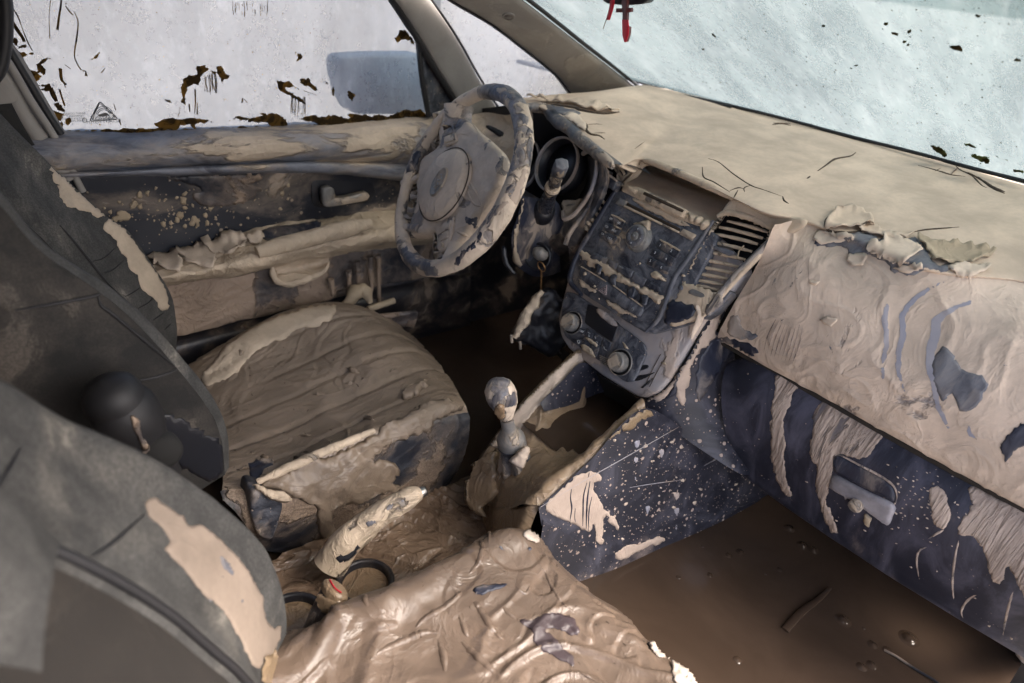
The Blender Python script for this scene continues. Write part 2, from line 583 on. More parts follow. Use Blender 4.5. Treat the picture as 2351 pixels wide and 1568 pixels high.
def smearmat(name, c1, c2, scale=30, ragged=False):
    m = bpy.data.materials.new(name)
    m.use_nodes = True
    n = N(m)
    n.n.remove(n.n['Principled BSDF'])
    tc = n.add('ShaderNodeTexCoord')
    at = n.add('ShaderNodeAttribute', attribute_name='e')
    f = n.ramp(n.m('SUBTRACT', n.noise(tc.outputs['Object'], scale, 5, .6, .8), n.m('MULTIPLY', at.outputs['Fac'], .05)), .42, .58)
    col = n.mix(f, c1, c2)
    tr = n.add('ShaderNodeBsdfTranslucent'); n.link(col, tr.inputs[0])
    df = n.add('ShaderNodeBsdfDiffuse'); df.inputs[0].default_value = (.12, .08, .04, 1)
    mx = n.add('ShaderNodeMixShader'); mx.inputs[0].default_value = .25
    n.link(tr.outputs[0], mx.inputs[1]); n.link(df.outputs[0], mx.inputs[2])
    rn = n.noise(tc.outputs['Object'], scale*4, 6, .75, 1.)
    k = n.m('ADD', n.m('MULTIPLY', at.outputs['Fac'], 3.2), n.m('MULTIPLY', n.m('SUBTRACT', rn, .5), 3.2))
    tp = n.add('ShaderNodeBsdfTransparent')
    m3 = n.add('ShaderNodeMixShader'); n.link(n.ramp(k, .1, .3), m3.inputs[0]); n.link(tp.outputs[0], m3.inputs[1]); n.link(mx.outputs[0], m3.inputs[2])
    n.link((m3 if ragged else mx).outputs[0], n.n['Material Output'].inputs[0])
    return m
M = {}
M['dash_top'] = mudmat('dried_mud_sheet', (0.575, 0.458, 0.35), cover=2.0, lumps=.45, ridge=.06, rough=.75, scale=4)
M['dash_face'] = mudmat('dash_face_mud', (0.57, 0.465, 0.375), cover=.97, dust=(.22, .24, .31), film=.7, scale=6, stretch=(1, 1, .7), lumps=.5, ridge=.45, rough=.7)
M['glove'] = mudmat('glovebox_mud', (0.408, 0.322, 0.279), base=(.016, .018, .030), dust=(.10, .10, .14), cover=-.12, film=.55, scale=5, stretch=(1, 1.5, .55), splat=.4, splat_scale=55, ridge=.5, lumps=.3)
M['side_panel'] = mudmat('console_side', (0.408, 0.322, 0.275), base=(.015, .016, .025), dust=(.10, .10, .13), cover=-.1, film=.5, scale=5, splat=.85, splat_scale=75, lumps=.2, ridge=.3, grain=.4)
M['trim'] = mudmat('trim_mud', (0.409, 0.335, 0.271), cover=.34, film=.6, scale=11, splat=.5, splat_scale=80, lumps=.3, ridge=.5)
M['stack'] = mudmat('stack_plastic', (0.407, 0.33, 0.253), base=(.018, .022, .036), dust=(0.165, 0.172, 0.195), cover=.0, film=0.8, scale=16, splat=.5, splat_scale=130, lumps=.1, ridge=.3, brough=.35)
M['stack_mud'] = mudmat('stack_mud', (0.56, 0.45, 0.335), cover=.86, film=.5, scale=13, lumps=.3, ridge=.5)
M['bezel'] = mudmat('bezel_grey', (0.429, 0.351, 0.3), base=(0.24, 0.24, 0.27), dust=(0.38, 0.37, 0.385), cover=.42, film=.7, scale=5, lumps=.12, ridge=.15)
M['wheel'] = mudmat('wheel_mud', (0.6, 0.5, 0.4), dust=(.14, .16, .22), cover=.62, film=.7, scale=15, stretch=(1, 1, .5), rot=(0, 20, 30), lumps=.3, ridge=.8, edge=.014)
M['hub'] = mudmat('hub_mud', (0.6, 0.5, 0.405), dust=(.2, .22, .28), cover=.86, film=.6, scale=11, lumps=.25, ridge=.5, edge=.016)
M['door_top'] = mudmat('door_top_mud', (0.52, 0.43, 0.335), cover=.38, film=.9, base=(.045, .05, .07), dust=(.22, .235, .28), scale=8, stretch=(.5, 1, 1.1), rot=(0, 14, 0), lumps=.6, ridge=1., edge=.022)
M['door_dark'] = mudmat('door_insert', (0.349, 0.28, 0.216), cover=.16, film=.3, dust=(.05, .055, .07), scale=5, stretch=(.7, 1, 1.3), splat=.6, splat_scale=45, lumps=.5, ridge=.8)
M['door_low'] = mudmat('door_low', (0.289, 0.216, 0.16), cover=.66, film=.2, scale=5, lumps=.6, ridge=1.)
M['armrest'] = mudmat('armrest_mud', (0.51, 0.415, 0.31), cover=.88, film=.5, scale=8, lumps=1., ridge=1.1)
M['flake'] = mudmat('mud_flake', (0.583, 0.48, 0.381), cover=2, lumps=.4, ridge=.15, rough=.8)
M['flake_dark'] = mudmat('mud_flake_dark', (0.386, 0.309, 0.214), cover=2, lumps=.6, ridge=.4, rough=.75)
M['cushion'] = mudmat('cushion_mud', (0.215, 0.168, 0.125), cover=2, lumps=1.0, ridge=0.5, scale=5, stretch=(.6, 1.3, 1), rot=(0, 0, 25), rough=.46, wet=.15)
M['cushion_side'] = mudmat('cushion_side', (0.26, 0.196, 0.144), base=(.016, .019, .028), dust=(.09, .10, .12), cover=.42, film=.45, scale=7, grain=1.2, lumps=.7, ridge=.6)
M['pcushion'] = mudmat('wet_cushion_mud', (0.135, 0.098, 0.073), cover=2, lumps=1.3, ridge=0.45, scale=3, rough=0.36, wet=0.22)
M['dry_patch'] = mudmat('dry_patch', (0.506, 0.42, 0.329), cover=2, lumps=.4, ridge=.35, rough=.75)
M['pale_patch'] = mudmat('pale_patch', (0.46, 0.395, 0.335), cover=2, lumps=.8, ridge=.6, rough=.7)
M['fabric'] = mudmat('grey_fabric', (0.217, 0.2, 0.174), base=(0.034, 0.034, 0.033), dust=(0.082, 0.081, 0.077), cover=.10, film=.8, scale=7, grain=1.3, lumps=.05, ridge=0, brough=.85, rough=.85)
M['fabric_side'] = mudmat('dark_fabric', (0.098, 0.085, 0.072), base=(.012, .012, .012), dust=(.03, .028, .026), cover=.15, film=.6, scale=4, grain=1.2, lumps=.05, ridge=0, brough=.85, rough=.85)
M['insert'] = mudmat('seat_insert', (0.034, 0.028, 0.023), base=(.022, .018, .015), dust=(.032, .026, .022), cover=.4, film=.5, scale=8, grain=1.5, lumps=.05, ridge=0, brough=.9, rough=.9)
M['bare'] = mudmat('bare_plastic', (0.353, 0.31, 0.276), base=(.065, .07, .09), dust=(.16, .165, .185), cover=.18, film=.7, scale=14, stretch=(1, 1, .4), grain=.8, lumps=0, ridge=0)
M['bare_dark'] = mudmat('bare_dark', (0.351, 0.29, 0.239), base=(.016, .019, .034), dust=(.07, .08, .11), cover=.12, film=.5, scale=16, stretch=(1, 1, .4), grain=.5, lumps=0, ridge=0)
M['wipe'] = mudmat('wiped_plastic', (0.411, 0.35, 0.299), base=(.055, .06, .08), dust=(.17, .175, .20), cover=.24, film=.8, scale=22, stretch=(1, 1, .35), rot=(20, 30, 0), lumps=0, ridge=0, ragged=1.6)
M['wipe_dark'] = mudmat('wiped_dark', (0.408, 0.331, 0.271), base=(.016, .02, .036), dust=(.08, .09, .125), cover=.22, film=.6, scale=22, stretch=(1, 1, .35), rot=(20, 30, 0), lumps=0, ridge=0, ragged=1.7)
M['stain'] = mudmat('wet_stain', (0.054, 0.039, 0.042), cover=2, rough=.4, lumps=.4, ridge=.4, scale=12, ragged=2.2)
M['stripe'] = mudmat('stripe_dust', (0.411, 0.342, 0.307), base=(0.25, 0.26, 0.32), dust=(0.33, 0.32, 0.35), cover=0.3, film=.8, scale=9, lumps=0, ridge=0, ragged=3)
M['stripe_mud'] = mudmat('smear_mud', (0.428, 0.347, 0.295), base=(.09, .085, .1), cover=.72, scale=20, stretch=(1, 3, .3), lumps=.3, ridge=1.)
M['tunnel'] = mudmat('tunnel_mud', (0.239, 0.166, 0.105), cover=2, lumps=2.2, ridge=1.2, rough=.30, wet=.12)
M['tray'] = mudmat('tray_mud', (0.249, 0.18, 0.116), cover=2, lumps=2., ridge=.8, rough=.32, wet=.1)
M['wetmud'] = mudmat('wet_mud', (0.182, 0.126, 0.087), cover=2, lumps=2.6, ridge=1.3, rough=.2)
M['mudlip'] = mudmat('mud_lip', (0.5, 0.405, 0.3), cover=2, lumps=1., ridge=1., rough=.6)
M['rag'] = mudmat('feathered_mud', (.42, .335, .275), cover=2, lumps=.2, ridge=.5, rough=.7, scale=9, stretch=(1, 1, .6), ragged=3.2)
M['rag_streak'] = mudmat('streaked_mud', (.40, .32, .265), base=(.05, .05, .07), cover=.8, lumps=.15, ridge=1., rough=.7, scale=15, stretch=(1, 3.2, .35), ragged=2.6)
M['rag_dry'] = mudmat('feathered_dry_mud', (.48, .395, .30), cover=2, lumps=.3, ridge=.35, rough=.75, scale=9, ragged=3.4)
M['rag_seat'] = mudmat('seat_stain_mud', (.245, .195, .155), cover=2, lumps=.3, ridge=.2, rough=.8, scale=10, ragged=3)
M['rag_wet'] = mudmat('feathered_wet_mud', (.235, .17, .105), cover=2, lumps=.6, ridge=.6, rough=.35, scale=9, ragged=3.4)
M['black'] = plain('black_plastic', (.012, .013, .018), .4, bump=.0001)
M['dark'] = mudmat('dark_mud_plastic', (0.212, 0.16, 0.117), base=(.014, .014, .018), dust=(.035, .035, .04), cover=.2, film=.3, scale=9, lumps=.6, ridge=.8)
M['stalkmat'] = mudmat('stalk_mud', (0.368, 0.3, 0.222), base=(.016, .018, .026), dust=(.05, .055, .07), cover=.44, film=.5, scale=26, lumps=.3, ridge=.6, brough=.25)
M['shade'] = plain('dark_carpet', (.022, .018, .015), .9, bump=.0004)
M['button'] = mudmat('button_plastic', (0.389, 0.32, 0.26), base=(.02, .024, .036), dust=(0.11, 0.115, 0.135), cover=.12, film=.6, scale=26, lumps=.05, ridge=.1, brough=.35)
M['silver'] = mudmat('muddy_silver', (0.408, 0.335, 0.262), base=(.15, .147, .145), dust=(.24, .235, .225), cover=.35, film=.5, scale=18, lumps=.1, ridge=.3, brough=.3)
M['chrome'] = plain('chrome', (.36, .35, .34), .32, 1.0, bump=.0004, bs_=120)
M['mark'] = plain('white_print', (.60, .62, .64), .6)
M['markdim'] = plain('dim_print', (.30, .32, .34), .6)
M['crack'] = plain('crack_shadow', (.055, .038, .026), .9)
M['pillar'] = mudmat('pillar_trim', (0.355, 0.33, 0.295), base=(.25, .235, .22), dust=(.32, .305, .285), cover=.25, film=.7, scale=4, lumps=.05, ridge=.05, grain=.4, brough=.7, rough=.7)
M['rubber'] = plain('rubber', (.012, .012, .014), .6)
M['red'] = plain('red_ribbon', (.50, .01, .03), .5)
M['cross'] = plain('dark_red_wood', (.10, .02, .02), .45)
M['mirror_shell'] = plain('mirror_shell', (.15, .21, .26), .5)
M['gold'] = plain('rusty_chain', (.35, .20, .09), .4, .8)
M['ground'] = plain('outside_ground', (.40, .38, .36), .9, bump=.01, bs_=3)
M['body'] = plain('car_body', (.30, .31, .32), .5)
M['liner'] = plain('headliner', (.20, .19, .18), .9)
M['twig'] = plain('twig', (.16, .11, .08), .8)
M['smear'] = smearmat('backlit_mud', (.035, .022, .008), (.46, .30, .09))
M['smear_rag'] = smearmat('backlit_mud_film', (.035, .022, .008), (.46, .30, .09), 34, True)
M['leaf_rag'] = smearmat('backlit_leaf_film', (.03, .045, .02), (.16, .19, .10), 30, True)
M['smear_green'] = smearmat('backlit_leaf', (.03, .045, .02), (.10, .13, .06))
M['side_glass'] = glassmat('fogged_side_glass', (.36, .365, .385), (.24, .24, .255), (.50, .50, .51), clear=.48, streak=(1, 1, .6), specks=.35, scale=2.5)
M['wind_glass'] = glassmat('fogged_windshield', (.175, .225, .23), (.12, .16, .17), (.28, .32, .325), clear=.36, streak=(.42, 1.9, 1), rot=(0, 0, 40), specks=.2, scale=3.5)
def watermat():
    m = bpy.data.materials.new('muddy_water')
    m.use_nodes = True
    n = N(m)
    bs = n.n['Principled BSDF']
    tc = n.add('ShaderNodeTexCoord'); ob = tc.outputs['Object']
    f = n.noise(ob, 4, 5, .6, .8)
    n.link(n.mix(n.ramp(f, .3, .7), (.042, .028, .0195), (.064, .043, .030)), bs.inputs['Base Color'])
    bs.inputs['Roughness'].default_value = .17; bs.inputs['Specular IOR Level'].default_value = .3
    h = n.m('ADD', n.m('MULTIPLY', n.noise(ob, 7, 3, .5), .003), n.m('MULTIPLY', n.noise(ob, 45, 3, .5, 1), .0003))
    b = n.add('ShaderNodeBump'); b.inputs['Distance'].default_value = 1; b.inputs['Strength'].default_value = .8
    n.link(h, b.inputs['Height']); n.link(b.outputs[0], bs.inputs['Normal'])
    return m
M['water'] = watermat()

def WY(y, pts): return [W(px, py, y=y) for px, py in pts]
def WX(x, pts): return [W(px, py, x=x) for px, py in pts]
def WZ(z, pts): return [W(px, py, z=z) for px, py in pts]
def box(name, c, s, mat, parent=None, bev=.003, rotz=0, roty=0):
    c = V(c); hx, hy, hz = s[0]/2, s[1]/2, s[2]/2
    Rm = Matrix.Rotation(rotz, 3, 'Z') @ Matrix.Rotation(roty, 3, 'Y')
    vs = [c+Rm @ V((x*hx, y*hy, z*hz)) for x in (-1, 1) for y in (-1, 1) for z in (-1, 1)]
    fs = [(0, 1, 3, 2), (4, 6, 7, 5), (0, 4, 5, 1), (2, 3, 7, 6), (0, 2, 6, 4), (1, 5, 7, 3)]
    return mesh(name, vs, fs, mat, parent, bev=bev, smooth=False)

def wsp(y, t):
    return V((1.315-.52*y*y-t*.80, y, .797+.08*y*y*(1-t)+t*.41-.10*y*y*t))
# ================================================================== setting outside
g = mesh('ground', [(-400, -400, -.38), (400, -400, -.38), (400, 400, -.38), (-400, 400, -.38)], [(0, 1, 2, 3)], M['ground'], smooth=False)
tag(g, 'pale dusty ground outside the car', kind='structure')

# ================================================================== car body
body = thing('car_body', 'light car body shell with roof, pillars and floor around the flooded cabin', 'car body', (.3, 0, 0))
box('roof', (-.55, 0, 1.27), (2.5, 1.5, .04), M['liner'], body)
box('floor_pan', (.1, 0, -.02), (3.0, 1.52, .04), M['shade'], body)
surf('hood', [[wsp(y/10*.76, 0)+V((.016, 0, -.022)) for y in range(-10, 11, 2)], [V((1.75, y/10*.76, .73)) for y in range(-10, 11, 2)], [V((2.3, y/10*.74, .62)) for y in range(-10, 11, 2)]], 12, 30, M['body'], body, thick=.01, toward=V((1, 0, 3)))
tube('sill_trim', [W(2190, 1620, y=-.745), W(2270, 1552, y=-.745), W(2330, 1515, y=-.745), W(2450, 1470, y=-.745)], .028, M['bezel'], body, seg=14, steps=16)
box('rear_panel', (-1.5, 0, .62), (.05, 1.5, 1.3), M['liner'], body)
box('firewall', (1.42, 0, .36), (.04, 1.5, .84), M['shade'], body)
box('side_panel', (-.86, .755, .62), (1.34, .04, 1.3), M['liner'], body)
box('side_panel', (-.98, -.755, .62), (1.08, .04, 1.3), M['liner'], body)
box('side_panel', (1.22, -.755, .3), (.42, .04, .9), M['shade'], body)
box('side_panel', (1.25, .755, .3), (.42, .04, .8), M['shade'], body)
# windshield sheet
ws_rows = [[wsp(y/10*.74, t/6) for y in range(-10, 9)] for t in range(0, 7)]
wind = surf('windshield', ws_rows, 40, 60, M['wind_glass'], body)
wind.modifiers.new('s', 'SOLIDIFY').thickness = .004
whit = on_objs(wind)
# A pillar (front) built round its measured centre line
def bar(name, L, Rr, mat, parent, y, depth, bulge=.012, n=24):
    """a trim bar: left and right visible outlines at the given lateral positions, real depth behind"""
    yl, yr = y
    rows = []
    LL = [W(p[0], p[1], y=yl) for p in L]; RR = [W(p[0], p[1], y=yr) for p in Rr]
    out = V((.25, 1, .1)).normalized()*depth
    mid = [(a+b)/2+(CP-(a+b)/2).normalized()*bulge for a, b in zip(LL, RR)]
    rows = [[a+out for a in LL], [a+out*.3 for a in LL], [a*.85+m*.15+(CP-a).normalized()*bulge*.5 for a, m in zip(LL, mid)], mid, [b*.85+m*.15+(CP-b).normalized()*bulge*.5 for b, m in zip(RR, mid)], [b+out*.3 for b in RR], [b+out for b in RR]]
    return surf(name, rows, 18, n, mat, parent)
ap = bar('pillar_trim', [(985, -40), (1035, 0), (1130, 55), (1210, 115), (1280, 172), (1322, 226), (1335, 250)],
    [(1140, -50), (1203, 0), (1268, 50), (1335, 102), (1400, 152), (1474, 209), (1500, 230)], M['pillar'], body, (.60, .50), .05, .014)
# dark seal along the windshield edge
tube('seal', WY(.498, [(1140, -52), (1211, -2), (1275, 48), (1340, 100), (1405, 150), (1478, 208)]), .0045, M['rubber'], body, seg=8, steps=20)
tube('seal', WY(.602, [(985, -38), (1033, 1), (1128, 57), (1207, 117), (1277, 174), (1318, 226)]), .003, M['rubber'], body, seg=8, steps=20)
tube('seal', [(whit(x, y)[0]-V((-.004, 0, .014))) for x, y in [(1470, 198), (1500, 200), (1540, 205), (1600, 215), (1680, 232)] if whit(x, y)], .007, M['rubber'], body, seg=8, steps=12)
# round tweeter grille on the pillar
ahit = on_objs(ap)
c0, n0 = ahit(1168, 36)
gr = lathe('speaker_grille', [(0, .0045), (.006, .0043), (.0112, .003), (.0118, .0036), (.0135, .003), (.014, 0), (.014, -.004)], c0, n0, M['pillar'], body, seg=28)
for k in range(1, 4):
    for q in range(k*7):
        pass
gm = []
a_, b_, n_ = frame_of(n0)
for k in range(1, 5):
    gm.append(tube('slot', [c0+(a_*math.cos(t*.262)+b_*math.sin(t*.262))*.0024*k+n_*.0042 for t in range(25)], .00035, M['crack'], gr, seg=4))
join_meshes('grille_slots', gm)
# quarter glass between the bars
qg = surf('quarter_glass', [[W(930, -60, y=.69), W(1180, -60, y=.66)], [W(1010, 80, y=.69), W(1240, 80, y=.66)], [W(1080, 200, y=.69), W(1330, 200, y=.66)], [W(1100, 330, y=.69), W(1380, 330, y=.66)]], 20, 14, M['side_glass'], body, thick=.003)
qhit = on_objs(qg)
# seal line along the windshield base
tube('seal', [whit(x, y)[0]-V((0, 0, .004)) if whit(x, y) else W(x, y, z=.8) for x, y in [(1478, 207), (1530, 212), (1650, 232), (1800, 268), (1950, 308), (2100, 345), (2230, 380), (2360, 412)]], .0035, M['rubber'], body, seg=8, steps=30)
# dark specks, leaf bits and yellow sealant line on the windshield
rs = random.Random(3)
def blob_poly(cx, cy, rx, ry, ang=0, n=9, rr=None, j=.3):
    rr = rr or rs
    o = []
    for i in range(n):
        t = 2*math.pi*i/n
        k = 1+rr.uniform(-j, j)
        x, y = rx*k*math.cos(t), ry*k*math.sin(t)
        o.append((cx+x*math.cos(ang)-y*math.sin(ang), cy+x*math.sin(ang)+y*math.cos(ang)))
    return o
specks = []
for (cx, cy, rx, ry, an) in [(2197, 110, 16, 6, .3), (2055, 77, 9, 3, .35), (2245, 36, 6, 3.5, .2), (2034, 54, 5, 3, 0), (2336, 138, 7, 5, .3), (2088, 72, 4, 4, 0), (2077, 95, 4, 3, 0), (2085, 103, 3, 3, 0), (1890, 60, 4, 2, 0), (1965, 150, 4, 2, 0), (1639, 82, 6, 2, .7), (1615, 113, 3, 2, 0)]:
    specks.append(film('speck', blob_poly(cx, cy, rx, ry, an), M['smear_green'], whit, body, h=.0008, edge=2, step=4, jit=1))
for k in range(170):
    x = rs.uniform(1520, 2351); y = rs.uniform(0, 380)
    if y > (x-1215)*.30+20 and x < 2000: pass
    if y < 208+(x-1475)*.235-12 and y > -1 and x > 1240+y*1.28:
        f_ = film('speck', blob_poly(x, y, rs.uniform(.7, 2.2), rs.uniform(.5, 1.0), .5), M['smear_green'], whit, body, h=.0005, edge=1, step=2.5, jit=.3)
        if f_: specks.append(f_)
specks = [s for s in specks if s]
join_meshes('mud_specks', specks)
sm = [film('s', p, M['leaf_rag'], whit, body, h=.0008, edge=2, step=3, jit=2.5, seed=i) for i, p in enumerate([
    [C3(1710, 970), C3(1780, 985), C3(1830, 1020), C3(1825, 1050), C3(1770, 1025), C3(1740, 1000)],
    [C3(2005, 1030), C3(2070, 1040), C3(2120, 1070), C3(2120, 1105), C3(2060, 1080), C3(2010, 1050)],
    [C3(1930, 958), C3(1990, 968), C3(2035, 988), C3(1975, 980)], [C3(2170, 1045), C3(2240, 1085), C3(2200, 1075)],
    [C3(2260, 1135), C3(2340, 1140), C3(2350, 1160), C3(2290, 1155)]])]
join_meshes('leaf_smears', [s for s in sm if s])

# ================================================================== driver door
door = thing('driver_door', 'closed driver door with fogged window, mud on its ledge and a curled muddy armrest', 'car door', (.4, .72, .1))
yg = .725
gl = mesh('window_glass', [W(-80, -80, y=yg), W(1010, -80, y=yg), W(1010, 330, y=yg), W(-80, 330, y=yg)], [(0, 1, 2, 3)], M['side_glass'], door, smooth=False)
gl.modifiers.new('s', 'SOLIDIFY').thickness = .003
ghit = on_plane(W(500, 200, y=yg-.0035), (0, -1, 0))
SM = [
 [C1(1195, 790), C1(1212, 700), C1(1225, 650), C1(1213, 600), C1(1225, 545), C1(1260, 510), C1(1315, 498), C1(1322, 460), C1(1370, 438), C1(1400, 458), C1(1450, 482), C1(1438, 492), C1(1395, 478), C1(1365, 492), C1(1355, 535), C1(1335, 552), C1(1372, 596), C1(1335, 575), C1(1295, 560), C1(1268, 580), C1(1250, 640), C1(1247, 700), C1(1240, 785), C1(1225, 700)],
 [C1(1450, 450), C1(1500, 445), C1(1510, 490), C1(1540, 520), C1(1500, 545), C1(1492, 582), C1(1478, 535), C1(1462, 490)],
 [C1(1025, 830), C1(1100, 800), C1(1150, 788), C1(1200, 795), C1(1300, 790), C1(1400, 803), C1(1452, 821), C1(1380, 822), C1(1310, 835), C1(1330, 865), C1(1270, 850), C1(1220, 835), C1(1190, 870), C1(1080, 880), C1(1050, 850)],
 [C1(1850, 540), C1(1900, 545), C1(1960, 560), C1(2010, 605), C1(1950, 588), C1(1915, 590), C1(1960, 625), C1(2020, 660), C1(2052, 705), C1(2000, 680), C1(1930, 640), C1(1880, 615)],
 [C1(2003, 530), C1(2050, 522), C1(2090, 550), C1(2135, 602), C1(2080, 590), C1(2030, 565)],
 [C1(2135, 535), C1(2180, 533), C1(2220, 572), C1(2190, 558), C1(2150, 552)],
 [C1(1545, 815), C1(1590, 778), C1(1640, 785), C1(1700, 790), C1(1755, 778), C1(1728, 742), C1(1790, 765), C1(1840, 750), C1(1890, 780), C1(1930, 820), C1(1995, 848), C1(1900, 852), C1(1820, 848), C1(1800, 825), C1(1700, 822), C1(1600, 800)],
 [C1(2000, 800), C1(2080, 778), C1(2160, 785), C1(2250, 768), C1(2310, 790), C1(2400, 775), C1(2470, 800), C1(2400, 830), C1(2300, 842), C1(2200, 845), C1(2060, 848), C1(2130, 820), C1(2050, 815)],
 [C2(150, 765), C2(300, 775), C2(450, 770), C2(540, 735), C2(640, 740), C2(680, 760), C2(700, 800), C2(600, 790), C2(450, 800), C2(330, 815), C2(200, 800)],
 [C1(178, 470), C1(205, 466), C1(243, 482), C1(246, 430), C1(285, 395), C1(350, 393), C1(300, 415), C1(285, 450), C1(302, 470), C1(298, 520), C1(270, 490), C1(255, 490), C1(282, 520), C1(240, 548), C1(200, 525)],
 [C1(342, 740), C1(385, 748), C1(420, 752), C1(440, 775), C1(405, 808), C1(370, 808), C1(348, 790), C1(370, 772)],
 [C1(75, 285), C1(80, 258), C1(125, 256), C1(120, 300), C1(180, 295), C1(175, 322), C1(120, 325), C1(140, 350), C1(225, 345), C1(232, 362), C1(190, 375), C1(140, 395), C1(100, 370), C1(110, 320)],
 [C1(1945, 315), C1(1985, 345), C1(2010, 345), C1(2028, 380), C1(2010, 405), C1(1965, 415), C1(2000, 385), C1(1980, 352)],
 [C2(470, 250), C2(525, 203), C2(570, 240), C2(600, 290), C2(605, 335), C2(560, 270), C2(520, 262), C2(482, 294)],
 [C1(430, 880), C1(700, 868), C1(1000, 860), C1(1250, 868), C1(1500, 855), C1(1900, 850), C1(2350, 838), C1(2600, 830), C1(2750, 810), C1(2850, 790), C1(2880, 830), C1(2300, 870), C1(1800, 880), C1(1200, 895), C1(600, 905), C1(440, 905)],
 [C1(605, 408), C1(640, 370), C1(672, 360), C1(640, 395)], [C1(1497, 664), C1(1520, 664), C1(1530, 676), C1(1510, 682)],
 [C1(235, 575), C1(330, 560), C1(345, 600), C1(300, 612), C1(262, 595), C1(300, 585)], [C1(430, 540), C1(445, 575), C1(410, 605), C1(395, 595), C1(425, 580)],
 [C1(355, 700), C1(400, 690), C1(430, 740), C1(400, 745)], [C1(385, 840), C1(420, 815), C1(430, 850), C1(405, 868)],
 [C1(430, 800), C1(465, 780), C1(478, 820), C1(450, 838)], [C1(2235, 575), C1(2245, 580), C1(2250, 620), C1(2242, 650), C1(2234, 620)],
 [C1(1098, 655), C1(1160, 688), C1(1150, 695), C1(1110, 680)], [C2(150, 620), C2(180, 612), C2(198, 630), C2(185, 670), C2(160, 655)]]
pieces = []
smr = []
for i, p in enumerate(SM):
    step = 4 if i < 14 else 3
    if i == 14: step = 7
    smr.append(film('m', p, M['smear_rag'], ghit, door, h=.0012, edge=4, step=step, jit=3, seed=i))
# runs and hairline scratches of mud
def run(pts, wd): return tube('m', [ghit(*C1(*p))[0] for p in pts], [wd*(.5+rs.random()) for p in pts], M['smear'], door, seg=5, steps=max(6, len(pts)*3))
for pts, wd in [([(412, 0), (405, 60), (395, 120), (385, 200)], .0013), ([(500, 80), (525, 150), (515, 260), (500, 370), (520, 430), (545, 470)], .0009), ([(90, 145), (110, 190), (150, 250), (163, 280)], .0022),
    ([(90, 60), (120, 110), (150, 190), (185, 280), (218, 340)], .001), ([(405, 460), (412, 530), (430, 555), (440, 570)], .0018), ([(340, 590), (360, 640), (380, 680)], .004), ([(400, 600), (415, 650), (435, 710)], .0012),
    ([(1797, 0), (1796, 60), (1792, 110)], .0006), ([(1310, 600), (1312, 680), (1308, 760)], .0014), ([(1325, 690), (1325, 770)], .001), ([(1270, 700), (1275, 750)], .0015), ([(340, 0), (330, 110), (335, 260)], .0005),
    ([(555, 475), (575, 480), (580, 510)], .0016), ([(435, 435), (475, 462)], .001), ([(680, 490), (705, 460)], .0008), ([(440, 40), (470, 80), (492, 100)], .0009), ([(765, 700), (778, 740)], .0008), ([(800, 800), (812, 840)], .0008),
    ([(2040, 610), (2090, 625), (2130, 640)], .0006), ([(1630, 660), (1625, 690)], .001), ([(1640, 665), (1662, 690)], .001)]:
    pieces.append(run(pts, wd))
for k in range(16):
    x = 1955+rs.uniform(0, 110)
    pieces.append(run([(x, 650), (x+rs.uniform(-4, 4), 710), (x+rs.uniform(-6, 6), 700+rs.uniform(40, 90))], .0005))
for k in range(14):
    x = 1365+rs.uniform(0, 85)
    pieces.append(run([(x, 490+rs.uniform(0, 20)), (x+rs.uniform(-4, 12), 560), (x+rs.uniform(0, 20), 590+rs.uniform(0, 50))], .0006))
for k in range(30):
    x = rs.choice([rs.uniform(1560, 1800), rs.uniform(1560, 1700)]); y = rs.uniform(0, 90)
    pieces.append(run([(x, y), (x+2, y+rs.uniform(8, 50))], .0005))
for k in range(70):
    x = rs.uniform(100, 2300); y = rs.uniform(0, 840)
    pieces.append(film('m', [tuple(q) for q in blob_poly(*C1(x, y), rs.uniform(.5, 1.8), rs.uniform(.5, 2.4), rs.uniform(0, 3))], M['smear'], ghit, door, h=.0006, edge=1, step=2, jit=.2))
pieces = [p for p in pieces if p]
join_meshes('mud_smears', pieces)
join_meshes('mud_smears', [k for k in smr if k])
# etched marks on the glass, read from inside (mirrored)
def mark(s, cx, cy, size, wdt=None):
    p = ghit(*C1(cx, cy))[0]; q = ghit(*C1(cx+100, cy-4))[0]
    return text('m', s, p, q-p, V((0, 0, 1)), size, M['black'], door, mirror=True, ext=.0003)
mk = [mark('WARNING', 696, 789, .0085), mark('SECURITY SYSTEM', 700, 817, .0068), mark('SAINT-GOBAIN', 495, 763, .0050), mark('TEMPERED T', 505, 780, .0048), mark('DOT 618 AS2 M321', 490, 797, .0044), mark('43R-00351', 502, 812, .0048), mark('E20', 569, 808, .0055), mark('6', 487, 832, .0045), mark('.....', 520, 828, .0045)]
def tri(c, s, wdt):
    P = [ghit(*C1(*q))[0] for q in c]
    P = rpoly(P, s, 5); P.append(P[0])
    return tube('m', P, wdt, M['black'], door, seg=5)
mk += [tri([(670, 680), (795, 800), (602, 815)], .12, .0010), tri([(670, 692), (776, 793), (618, 806)], .1, .0006)]
for rr_ in (64, 52, 42):
    mk.append(tube('m', [ghit(*C1(700-3+rr_*math.cos(t), 785+rr_*1.05*math.sin(t)-4))[0] for t in [math.pi*(1.08+.84*i/14) for i in range(15)]], .0006, M['black'], door, seg=5))
mk.append(film('m', [C1(655, 775), C1(662, 768), C1(685, 762), C1(700, 757), C1(715, 757), C1(728, 768), C1(732, 776), C1(700, 780), C1(670, 782)], M['black'], ghit, door, h=.0004, edge=0, step=2, jit=0))
mk.append(tube('m', [ghit(*C1(569+15*math.cos(t*.5), 808+15*math.sin(t*.5)))[0] for t in range(14)], .0005, M['black'], door, seg=5))
join_meshes('glass_marking', [k for k in mk if k])

